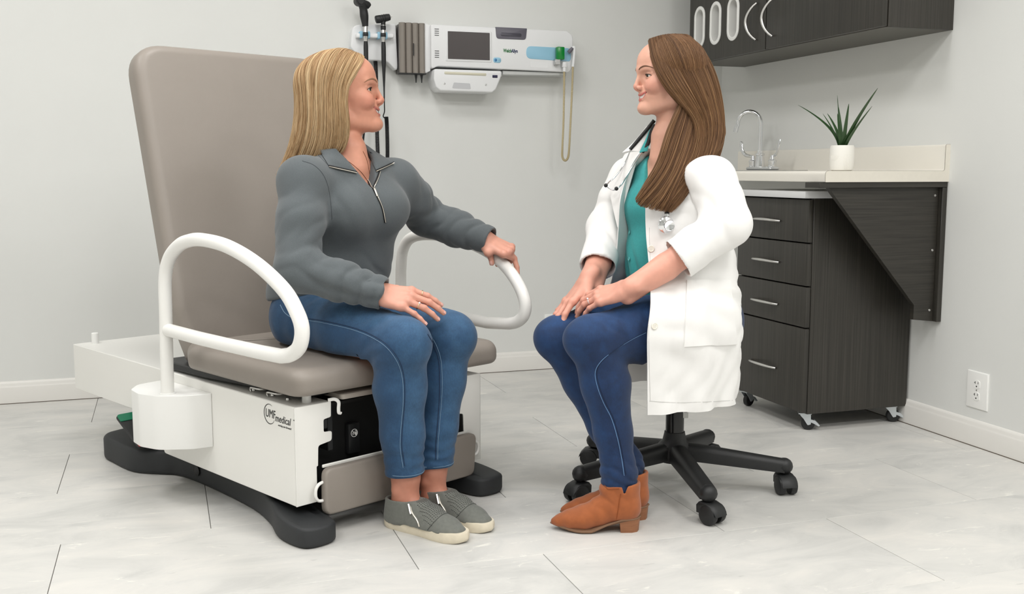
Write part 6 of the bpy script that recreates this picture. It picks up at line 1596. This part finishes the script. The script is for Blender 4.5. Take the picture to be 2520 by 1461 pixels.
# --- teal blouse
FT = Field()
FT.ecap((.076, -.050, .56), (.076, -.066, .68), (1, 0, 0), (.132, .098), (.120, .094), .03); FT.ecap((.076, -.066, .68), (.08, -.078, .81), (.98, .18, 0), (.120, .094), (.128, .092), .03); FT.ecap((.08, -.074, .81), (.08, -.080, .882), (.98, .18, 0), (.140, .100), (.112, .066), .03)
FT.ell((.062, -.108, .660), (.10, .074, .125), .03); FT.ell((.130, -.122, .795), (.050, .038, .052), .03); FT.ell((.035, -.136, .798), (.050, .038, .052), .03); FT.cone((.0, -.095, .89), (.16, -.07, .89), .045, .045, .03)
FT.cone((.08, -.085, .87), (.08, -.09, 1.02), .052, .062, .006, 's'); FT.ecap((.08, -.15, .955), (.085, -.185, .852), (1, 0, 0), (.042, .07), (.006, .07), .004, 's')
FT.half((.08, .0, .552), (0, .1, -1), .006)
def blouse_disp(V, N):
    r = V - A(.08, -.1, .62); w_ = np.exp(-(r[:, 2] / .06) ** 2); return vnoise(V, 14, 33) * .0025 + w_ * (.004 + .007 * crease(r[:, 0] * 62 + r[:, 2] * 22 + vnoise(V, 10, 35) * 1.4))
M_TEAL = mat('teal_cotton', srgb(52, 154, 154), .75, noise=.08, nscale=200, bump=.08, bscale=900, sheen=.1)
blouse = field_obj('blouse', FT, (-.15, -.28, .53), (.32, .14, .98), .004, M_TEAL, DE, blouse_disp, 1)
# --- white coat: wrapped panel from the near front edge round the back to the far front edge
ROWS_C = [(.290, [(.262, -.249), (.284, -.11), (.245, .030), (.125, .106), (-.01, .112), (-.10, .02), (-.115, -.10)]),
          (.420, [(.276, -.260), (.299, -.10), (.255, .034), (.125, .112), (-.01, .124), (-.105, .02), (-.12, -.14)]),
          (.500, [(.286, -.267), (.303, -.10), (.262, .036), (.125, .117), (-.01, .130), (-.105, .02), (-.100, -.226)]),
          (.575, [(.270, -.250), (.290, -.09), (.250, .032), (.120, .110), (-.01, .120), (-.095, .01), (-.050, -.192)]),
          (.660, [(.190, -.209), (.252, -.085), (.236, .024), (.120, .098), (.0, .098), (-.080, -.01), (.000, -.200)]),
          (.740, [(.167, -.205), (.243, -.085), (.232, .012), (.120, .078), (.0, .072), (-.078, -.04), (.024, -.207)]),
          (.820, [(.150, -.197), (.236, -.085), (.228, .0), (.122, .054), (.005, .045), (-.080, -.065), (.030, -.206)]),
          (.880, [(.140, -.178), (.222, -.075), (.210, -.016), (.130, .020), (.020, .002), (-.070, -.09), (.020, -.182)]),
          (.925, [(.128, -.142), (.172, -.070), (.160, -.030), (.118, -.008), (.048, -.018), (-.012, -.085), (.030, -.165)]),
          (.958, [(.116, -.114), (.142, -.075), (.130, -.046), (.105, -.032), (.058, -.036), (.024, -.080), (.038, -.142)])]
def coat_grid(nu=72, nv=76):
    R_ = np.array([[(x, y, z) for x, y in r] for z, r in ROWS_C]); U = np.array([catmull(list(r), 12) for r in R_])             # rows x 73
    G = np.array([catmull(list(U[:, i]), 9) for i in range(U.shape[1])])                                                        # 73 x 82
    return G
G = coat_grid(); ni, nj, _ = G.shape
gu = np.gradient(G, axis=0); gv = np.gradient(G, axis=1); Nn = np.cross(gu, gv); Nn /= np.linalg.norm(Nn, axis=2, keepdims=True) + 1e-9
cen = A(.08, -.02, 0); out = ((G - cen) * Nn)[..., :2].sum(2); Nn = np.where((out < 0)[:, :, None], -Nn, Nn)
Pf = G.reshape(-1, 3); zz = Pf[:, 2]; low_ = np.clip((.62 - zz) / .3, 0, 1)
uu_ = np.repeat(np.linspace(0, 1, ni), nj); edge_ = np.minimum(uu_, 1 - uu_); soft = np.clip(edge_ * 14, 0, 1)
dsp = vnoise(Pf, 7, 41) * .008 * (.4 + low_) + vnoise(Pf * A(1, 1, .4), 17, 43) * .003 + low_ * .006 * np.sin(uu_ * 40 + zz * 5 + vnoise(Pf, 5, 45) * 2) \
    + -.001 + .0045 * crease(Pf[:, 2] * 34 + Pf[:, 1] * 26 + vnoise(Pf, 9, 47) * 2.5) + .0035 * crease(Pf[:, 2] * 20 - Pf[:, 1] * 44 + vnoise(Pf, 8, 49) * 2.5)
dsp = dsp + np.exp(-((zz - .60) / .05) ** 2) * (.004 * np.sin(zz * 120 + uu_ * 20) ) * np.clip(uu_ * 6, 0, 1)
Po = Pf + Nn.reshape(-1, 3) * (dsp * soft)[:, None]; Pi = Po - Nn.reshape(-1, 3) * .0028
idx = np.arange(ni * nj).reshape(ni, nj); q = np.stack([idx[:-1, :-1], idx[1:, :-1], idx[1:, 1:], idx[:-1, 1:]], -1).reshape(-1, 4); n_ = ni * nj
rim = list(idx[:, 0]) + list(idx[-1, 1:]) + list(idx[-2::-1, -1]) + list(idx[0, -2:0:-1]); rim = np.array(rim); r2 = np.roll(rim, -1)
Qc = np.concatenate([q, q[:, ::-1] + n_, np.stack([rim, r2, r2 + n_, rim + n_], 1)])
M_COAT = mat('white_cotton', srgb(244, 243, 241), .8, noise=.015, nscale=30, bump=.06, bscale=1200)
coat = fast_mesh('coat', np.concatenate([Po, Pi]), Qc, M_COAT, DE, None, 60)
bm = bmesh.new(); bm.from_mesh(coat.data); bmesh.ops.recalc_face_normals(bm, faces=bm.faces[:]); bm.to_mesh(coat.data); bm.free(); coat.data.set_sharp_from_angle(angle=rad(60))
# sleeves
def coat_sleeve(sh, top, el, wr, t_end, r, lo, hi, seed):
    F = Field(); u = unit(wr - el); end = el + (wr - el) * t_end
    F.ecap(top, sh + A(0, 0, -.006), (0, 1, 0), (.048, .026), (.056, .044), .03); F.ball(sh + A(0, 0, -.016), r[0], .03); F.cone(sh + A(0, 0, -.014), (sh + el) / 2, r[0], r[1], .03); F.cone((sh + el) / 2, el, r[1], r[2], .03); F.cone(el, end, r[2], r[3], .03)
    F.half(end, u, .003, end, .085); F.cone(end - u * .035, end + u * .05, r[3] - .0075, r[3] - .0065, .002, 's')
    ax = unit(u - unit(sh - el) * -1 + A(1e-3, 0, 0)); inn = unit((sh + wr) / 2 - el)
    def disp(V, N):
        r_ = V - el; w_ = np.exp(-(r_ ** 2).sum(1) / .10 ** 2); tl = np.cross(u, inn); d = vnoise(V, 12, seed) * .004 + vnoise(V, 30, seed + 2) * .0014
        d = d + w_ * .010 * crease(r_ @ u * 40 + r_ @ tl * 34 + vnoise(V, 11, seed + 4) * 1.6) * np.clip(.45 + (r_ @ inn) * 9, .1, 1)
        c = (sh + el) / 2; r_ = V - c; w_ = np.exp(-(r_ ** 2).sum(1) / .10 ** 2); d = d + w_ * .006 * crease(r_ @ unit(sh - el) * 26 + r_ @ tl * 40 + vnoise(V, 9, seed + 6) * 1.8)
        c = end - u * .05; r_ = V - c; w_ = np.exp(-(r_ ** 2).sum(1) / .06 ** 2); d = d + w_ * .004 * crease(r_ @ u * 36 + r_ @ tl * 42 + vnoise(V, 12, seed + 8) * 1.6)
        return d
    return field_obj('coat_sleeve', F, lo, hi, .0042, M_COAT, coat, disp, 1)
slL = coat_sleeve(D_['shL'], A(.150, -.065, .905), D_['elL'] + A(.004, .012, .004), D_['wrL'], .50, (.054, .056, .058, .055), (.10, -.32, .56), (.42, .08, .99), 51)
slR = coat_sleeve(D_['shR'], A(.010, -.090, .910), D_['elR'], D_['wrR'], .66, (.050, .050, .050, .051), (-.26, -.36, .54), (.10, .04, .99), 61)
# pocket, buttons, collar
M_BTN = mat('ivory_button', srgb(238, 234, 222), .3); M_COATS = mat('coat_stitch', srgb(206, 205, 203), .9)
def laid_patch(name, o, fr, poly, m, par, off=.0025, nu=12, nv=12, th=.0012):
    """flat cloth patch over a garment; poly: four corner sight lines."""
    g = []; bad = 0
    for i in range(nu + 1):
        for k in range(nv + 1):
            u, v = i / nu, k / nv; a, b, c, d = [A(*p) for p in poly]; p = (1 - u) * (1 - v) * a + u * (1 - v) * b + u * v * c + (1 - u) * v * d
            P, N = lay(o, fr, [tuple(p)], 0); g.append((P[0], N[0]) if P else None)
    if any(x is None for x in g): return None
    vs = [p + n * (off + th) for p, n in g] + [p - n * .001 for p, n in g]; W_ = nv + 1; N_ = (nu + 1) * W_; fs = []
    for i in range(nu):
        for k in range(nv): q = (i * W_ + k, i * W_ + k + 1, (i + 1) * W_ + k + 1, (i + 1) * W_ + k); fs += [q, tuple(N_ + x for x in reversed(q))]
    rm = [i * W_ for i in range(nu + 1)] + [nu * W_ + k for k in range(1, W_)] + [i * W_ + nv for i in range(nu - 1, -1, -1)] + [k for k in range(nv - 1, 0, -1)]
    for x, y in zip(rm, rm[1:] + rm[:1]): fs.append((x, y, N_ + y, N_ + x))
    ob = raw(name, vs, fs, m, par, 50); bm = bmesh.new(); bm.from_mesh(ob.data); bmesh.ops.recalc_face_normals(bm, faces=bm.faces[:]); bm.to_mesh(ob.data); bm.free(); return ob
laid_patch('coat_pocket', coat, DF, [(1690, 690), (1796, 690), (1812, 846), (1683, 852)], M_COAT, coat)
def coat_button(u, v, r=.0088, o=None):
    P, N = lay(o or coat, DF, [(u, v)], 0)
    if not P: return
    q = N[0].to_track_quat('Z', 'Y').to_matrix().to_4x4(); b = lathe('button', [(0, 0), (r, 0), (r, .0018), (r * .8, .0026), (r * .7, .0018), (0, .0018)], M_BTN, coat, 20, Matrix.Translation(P[0] + N[0] * .0006) @ q)
    for a in range(4):
        e = Matrix.Translation(P[0] + N[0] * .0025) @ q @ Matrix.Translation((.002 * (1 if a % 2 else -1), .002 * (1 if a > 1 else -1), 0)); lathe('button_hole', [(0, 0), (.0009, 0), (.0009, .0003), (0, .0003)], M_COATS, b, 6, e)
for u, v in ((1604, 507), (1602, 612), (1610, 802)): coat_button(u, v)
seam_on(coat, DF, [(1598, 560), (1600, 700), (1596, 800), (1600, 985)], 'front_stitch', .0006, M_COATS, coat, .0002)
seam_on(coat, DF, [(1598, 986), (1660, 990), (1740, 988), (1812, 984)], 'hem_stitch', .0007, M_COATS, coat, .0002)
# --- blouse trims
M_TEALD = mat('teal_seam', srgb(22, 92, 92), .85)
pl = laid_patch('placket', blouse, DF, [(1552, 470), (1566, 470), (1560, 705), (1538, 705)], M_TEAL, blouse, .0016, 4, 24, .0006)
for u, v in ((1549, 572), (1548, 637), (1542, 688)):
    P, N = lay(blouse, DF, [(u + 2, v)], 0)
    if P: lathe('button', [(0, 0), (.0050, 0), (.0050, .0012), (.0038, .0018), (.0030, .001), (0, .001)], mat('teal_button', srgb(96, 176, 176), .3), blouse, 18, Matrix.Translation(P[0] + N[0] * .0022) @ N[0].to_track_quat('Z', 'Y').to_matrix().to_4x4())
# coat collar: two lapels standing over the shoulders
def lapel(name, corners, m, par, nu=12, nv=6, th=.003, roll=.010):
    a, b, c, d = [A(*p) for p in corners]; n0 = unit(np.cross(b - a, d - a)); cp = DF.loc(CAM_P)
    if n0 @ (cp - a) < 0: n0 = -n0
    vs = []
    for s_ in (0, 1):
        for i in range(nu + 1):
            for k in range(nv + 1):
                u, v = i / nu, k / nv; p = (1 - u) * (1 - v) * a + u * (1 - v) * b + u * v * c + (1 - u) * v * d; vs.append(p + n0 * (roll * math.sin(PI * v) * (1 - .5 * u) + th / 2 * (1 if s_ == 0 else -1)))
    W_ = nv + 1; N_ = (nu + 1) * W_; fs = []
    for i in range(nu):
        for k in range(nv): q = (i * W_ + k, i * W_ + k + 1, (i + 1) * W_ + k + 1, (i + 1) * W_ + k); fs += [q, tuple(N_ + x for x in reversed(q))]
    rm = [i * W_ for i in range(nu + 1)] + [nu * W_ + k for k in range(1, W_)] + [i * W_ + nv for i in range(nu - 1, -1, -1)] + [k for k in range(nv - 1, 0, -1)]
    for x, y in zip(rm, rm[1:] + rm[:1]): fs.append((x, y, N_ + y, N_ + x))
    ob = raw(name, vs, fs, m, par, 50); bm = bmesh.new(); bm.from_mesh(ob.data); bmesh.ops.recalc_face_normals(bm, faces=bm.faces[:]); bm.to_mesh(ob.data); bm.free(); return ob
S = lambda u, v, x: tuple(sight(DF, u, v, x))
lapel('coat_collar', [S(1606, 310, .034), S(1574, 372, .030), S(1532, 376, -.006), S(1592, 322, .012)], M_COAT, coat)
lapel('coat_lapel', [S(1574, 372, .030), S(1520, 560, .004), S(1498, 455, -.030), S(1538, 378, -.004)], M_COAT, coat, roll=.006)
lapel('blouse_collar', [S(1606, 318, .050), S(1592, 372, .050), S(1574, 376, .036), S(1600, 322, .038)], M_TEAL, blouse, roll=.004)
# --- boots
M_TAN_S = mat('tan_suede', srgb(160, 88, 44), .82, noise=.12, nscale=55, sheen=.25, bump=.12, bscale=420); M_STACK = mat('stacked_heel', srgb(150, 100, 68), .6, noise=.18, nscale=30, nstretch=(1, 1, 12)); M_WELT = mat('boot_sole', srgb(128, 96, 72), .65)
def boot(par, heel, toe):
    d = toe - heel; L = float(np.linalg.norm(d)); o = empty('boot'); o.parent = par; o.location = (heel[0], heel[1], 0); o.rotation_euler = (0, 0, math.atan2(d[1], d[0])); k = L / .236
    x = np.linspace(0, 1, 30); wd = np.interp(x, [0, .03, .10, .22, .36, .52, .66, .80, .90, .97, 1], [0, .018, .028, .030, .029, .035, .038, .029, .018, .007, 0])
    ol = [(a * L, -b + .003 * math.sin(a * 3.1)) for a, b in zip(x, wd)] + [(a * L, b * .95 + .003 * math.sin(a * 3.1)) for a, b in zip(x, wd)][::-1][1:-1]
    zb = lambda a: float(np.interp(a / L, [0, .22, .36, .55, .72, 1], [.0335, .0315, .020, .0015, .002, .013])); zt = lambda a: zb(a) + float(np.interp(a / L, [0, .3, .6, 1], [.005, .005, .007, .006]))
    sole_mesh('sole', ol, zb, zt, M_WELT, o)
    hp = [(p[0], p[1]) for p in ol if p[0] < .24 * L]; bm = bmesh.new(); lo = []; hi = []
    hpp = [(.002, 0)] + [(a * L, -b * .97) for a, b in zip(x, wd) if .005 < a < .25] + [(a * L, b * .92) for a, b in zip(x, wd) if .005 < a < .25][::-1]
    for a, b in hpp: lo.append(bm.verts.new((.012 + (a - .012) * .88 + .002, b * .86, 0))); hi.append(bm.verts.new((a, b, zb(a) + .001)))
    bm.faces.new(list(reversed(lo))); bm.faces.new(hi)
    for i in range(len(lo)): bm.faces.new((lo[i], lo[(i + 1) % len(lo)], hi[(i + 1) % len(lo)], hi[i]))
    bmesh.ops.recalc_face_normals(bm, faces=bm.faces[:]); bm_obj('heel', bm, M_STACK, o, None, 35)
    F = Field(); st = [(.036, .0275, .030, .060), (.075, .0285, .034, .056), (.110, .032, .036, .046), (.150, .0365, .030, .032), (.185, .030, .0225, .026), (.212, .017, .014, .022), (.228, .007, .008, .020)]
    for (x0, w0, h0, z0), (x1, w1, h1, z1) in zip(st, st[1:]): F.ecap((x0 * k, .002, z0), (x1 * k, .002, z1), (0, 1, 0), (w0, h0), (w1, h1), .012)
    F.ecap((.040 * k, .002, .055), (.052 * k, .002, .142), (0, 1, 0), (.030, .036), (.0375, .0475), .02)
    F.ecap((.075 * k, .002, .075), (.085 * k, .002, .105), (0, 1, 0), (.028, .030), (.026, .024), .02)
    F.half((.05 * k, 0, .1225), (.10, 0, 1), .003, (.05 * k, 0, .14), .085)
    for q in (-1, 1): F.ecap((.046 * k, q * .04, .106), (.044 * k, q * .04, .16), (0, 1, 0), (.05, .001), (.05, .021), .003, 's')
    F.ecap((.047 * k, .002, .075), (.054 * k, .002, .17), (0, 1, 0), (.026, .031), (.0345, .0445), .003, 's')
    F.half((.1, 0, .0), (0, 0, -1), .001)
    def dsp(V, N):
        r = V - A(.095 * k, 0, .085); w_ = np.exp(-(r ** 2).sum(1) / .045 ** 2); r2_ = V - A(.15 * k, 0, .05); w2 = np.exp(-(r2_ ** 2).sum(1) / .03 ** 2)
        under = np.array([max(0, zb(a) + .002 - z) for a, z in zip(V[:, 0], V[:, 2])])
        return vnoise(V, 40, 71) * .0008 + w_ * .0040 * crease(r[:, 2] * 75 - r[:, 0] * 55 + vnoise(V, 20, 73)) + w2 * .002 * crease(r2_[:, 0] * 70 + r2_[:, 2] * 30)
    up = field_obj('upper', F, (-.03, -.06, .0), (L + .03, .06, .18), .0026, M_TAN_S, o, dsp)
    me = up.data; 
    for v in me.vertices: v.co.z = max(v.co.z, zb(min(max(v.co.x, 0), L)) + .0015)
    def on(pts_, nm_, r_, m_, of):
        a = np.array(catmull(pts_, 5)); a = F.project(a, 5, 0, .02); a = a + F.grad(a) * of; tube(nm_, [Vector(p) for p in a], r_, m_, up, 6)
    sm = mat('suede_stitch', srgb(140, 72, 30), .9)
    for q in (-1, 1): on([(.056 * k, q * .035, .104), (.060 * k, q * .036, .080), (.064 * k, q * .036, .050), (.066 * k, q * .036, .036)], 'side_seam', .0008, sm, .0006)
    on([(.060 * k, -.036, .118), (.085 * k, -.030, .115), (.098 * k, 0, .112), (.085 * k, .032, .115), (.060 * k, .037, .118)], 'collar_seam', .0008, sm, .0006)
    return o
boot(DE, A(.276, -.272, 0), A(.176, -.476, 0)); boot(DE, A(.205, -.205, 0), A(.106, -.414, 0))
# --- hair
def g_(*pts): return [sight(DF, *p) for p in pts]
G1 = g_((1596, 98, .088), (1603, 150, .122), (1625, 203, .149), (1666, 250, .165), (1706, 286, .173), (1716, 335, .182), (1690, 400, .197), (1645, 465, .204), (1603, 490, .200))
G2 = g_((1625, 89, .088), (1642, 145, .132), (1672, 205, .160), (1708, 258, .174), (1735, 305, .180), (1732, 370, .192), (1700, 440, .206), (1660, 498, .211), (1640, 516, .208))
G3 = g_((1655, 86, .088), (1690, 135, .138), (1722, 205, .164), (1745, 268, .174), (1752, 318, .180), (1742, 375, .194), (1716, 430, .207), (1688, 480, .212), (1660, 512, .209))
G4 = g_((1685, 87, .086), (1728, 130, .132), (1756, 205, .150), (1768, 270, .156), (1774, 312, .162), (1772, 345, .172), (1764, 362, .178), (1755, 378, .182), (1745, 392, .182))
G5 = g_((1698, 92, .080), (1742, 135, .092), (1766, 205, .092), (1774, 270, .092), (1778, 315, .092), (1776, 345, .092), (1770, 368, .092), (1765, 390, .092), (1760, 410, .092))
G6 = g_((1690, 90, .074), (1735, 135, .030), (1752, 205, .012), (1755, 270, .010), (1755, 315, .010), (1752, 345, .010), (1748, 370, .010), (1744, 390, .010), (1740, 410, .010))
G7 = g_((1640, 90, .074), (1680, 140, .012), (1705, 205, -.002), (1712, 265, -.006), (1712, 310, -.006), (1712, 340, -.004), (1712, 365, .0), (1712, 390, .0), (1712, 410, .0))
G8 = g_((1600, 98, .076), (1622, 140, .030), (1650, 205, .004), (1672, 262, -.002), (1690, 310, .0), (1696, 340, .0), (1698, 365, .0), (1700, 390, .0), (1702, 410, .0))
L1 = g_((1684, 215, .150), (1673, 262, .158), (1649, 300, .161), (1634, 345, .168), (1626, 390, .180), (1602, 430, .190), (1578, 468, .194), (1564, 491, .194))
L2_ = g_((1700, 225, .155), (1692, 285, .163), (1674, 340, .171), (1660, 390, .184), (1640, 440, .196), (1605, 478, .200), (1585, 500, .200), (1576, 508, .198))
L3 = g_((1722, 235, .155), (1715, 310, .167), (1703, 370, .180), (1682, 420, .196), (1658, 468, .206), (1646, 500, .208), (1640, 515, .208), (1636, 522, .206))
WS = [g_((1765, 230, .13), (1780, 285, .13), (1789, 330, .135), (1780, 347, .15), (1745, 353, .17), (1715, 362, .18)), g_((1762, 235, .135), (1777, 290, .135), (1785, 335, .14), (1772, 349, .155), (1738, 356, .175), (1705, 366, .185))]
mixd = colour_mixer([(.34, srgb(84, 58, 40), srgb(104, 74, 50)), (.38, srgb(106, 76, 52), srgb(128, 94, 64)), (.28, srgb(128, 94, 66), srgb(156, 120, 84))])
sh_d = [([G1, G2, G3, G4, G5], 3600, .016, .00062, .0030), ([L1, L2_, L3], 1500, .022, .00062, .0040), ([G5, G6, G7, G8], 1600, .014, .00085, .0030), ([G1, G2, G3, G4], 700, .020, .00050, .0070), (WS, 26, .004, .00060, .0020)]
capd = scalp_cap(WD, [(0, 52), (30, 44), (50, 28), (70, 4), (95, -20), (130, -35), (180, -40)], .004, srgb(84, 58, 40))
V, Q, C_ = merge_vqc(strands(sh_d, 13, mixd, .45, (DHO, DHR, DHS, .008)), capd); fast_mesh('hair', V, Q, M_HAIR, DE, C_)
# ---------------------------------------------------------------- stethoscope round her neck
SP = empty('stethoscope', (1.357, 2.581, 0), rad(-85), 'black stethoscope with silver chestpiece worn round the neck over the white coat', 'stethoscope')
def on_cloth(pts, off, n=6, objs=None):
    """points lying on whatever cloth (coat, sleeve, blouse) is met first."""
    out = []; cp = Vector(DF.loc(CAM_P))
    for p in catmull([(a, b) for a, b in pts], n):
        best = None
        for ob in (objs or (coat, blouse, slL, slR)):
            P, N = lay(ob, DF, [tuple(p)], 0)
            if P and (best is None or (P[0] - cp).length < (best[0] - cp).length): best = (P[0], N[0])
        if best: out.append(best[0] + (cp - best[0]).normalized() * off)
    for _ in range(3): out = [out[0]] + [(a + 2 * b + c) / 4 for a, b, c in zip(out, out[1:], out[2:])] + [out[-1]]
    return out
tube('tubing', [Vector(p) for p in catmull([S(1610, 296, .040), S(1604, 304, .036), S(1580, 333, .026), S(1551, 368, .012)], 6)], .0052, M_CORD, SP, 10)
tube('tubing', [Vector(p) for p in catmull([S(1612, 306, .058), S(1603, 325, .052), S(1594, 354, .046), S(1580, 374, .036)], 6)], .0056, M_CORD, SP, 10)
tube('ear_tube', [Vector(p) for p in catmull([S(1552, 367, .014), S(1544, 388, .010), S(1530, 414, .006), S(1512, 437, .004), S(1500, 447, .006), S(1493, 455, .012)], 6)], .0021, M_CHROME, SP, 8)
tube('ear_tube', [Vector(p) for p in catmull([S(1580, 373, .038), S(1560, 404, .034), S(1544, 430, .030), S(1528, 455, .024), S(1512, 467, .020), S(1500, 463, .016), S(1494, 457, .012)], 6)], .0023, M_CHROME, SP, 8)
for c_ in (S(1491, 456, .012), S(1517, 464, .022)):
    bm = bmesh.new(); bmesh.ops.create_uvsphere(bm, u_segments=12, v_segments=8, radius=.0055); bm.transform(Matrix.Translation(Vector(c_))); bm_obj('ear_tip', bm, M_BLACK, SP)
P = on_cloth([(1672, 430), (1664, 456), (1652, 485), (1645, 505), (1641, 526)], .012)
tube('tubing', P, .0062, M_CORD, SP, 12)
cq = on_cloth([(1641, 526), (1640, 540), (1640, 553)], .013, 3); tube('stem', [cq[0], cq[-1]], .0048, M_CHROME, SP, 12)
cc = Vector(cq[-1]); nn = (Vector(DF.loc(CAM_P)) - cc).normalized(); nn = (nn + Vector((.25, .35, -.1))).normalized(); qm = nn.to_track_quat('Z', 'Y').to_matrix().to_4x4()
lathe('chestpiece', [(0, -.006), (.0195, -.006), (.0218, -.003), (.0218, .0), (.0205, .0015), (.017, .003), (.010, .006), (.0085, .009), (.0085, .013), (.0135, .016), (.0142, .019), (.0135, .0205), (.0115, .0195), (0, .0190)], M_CHROME, SP, 32, Matrix.Translation(cc) @ qm)
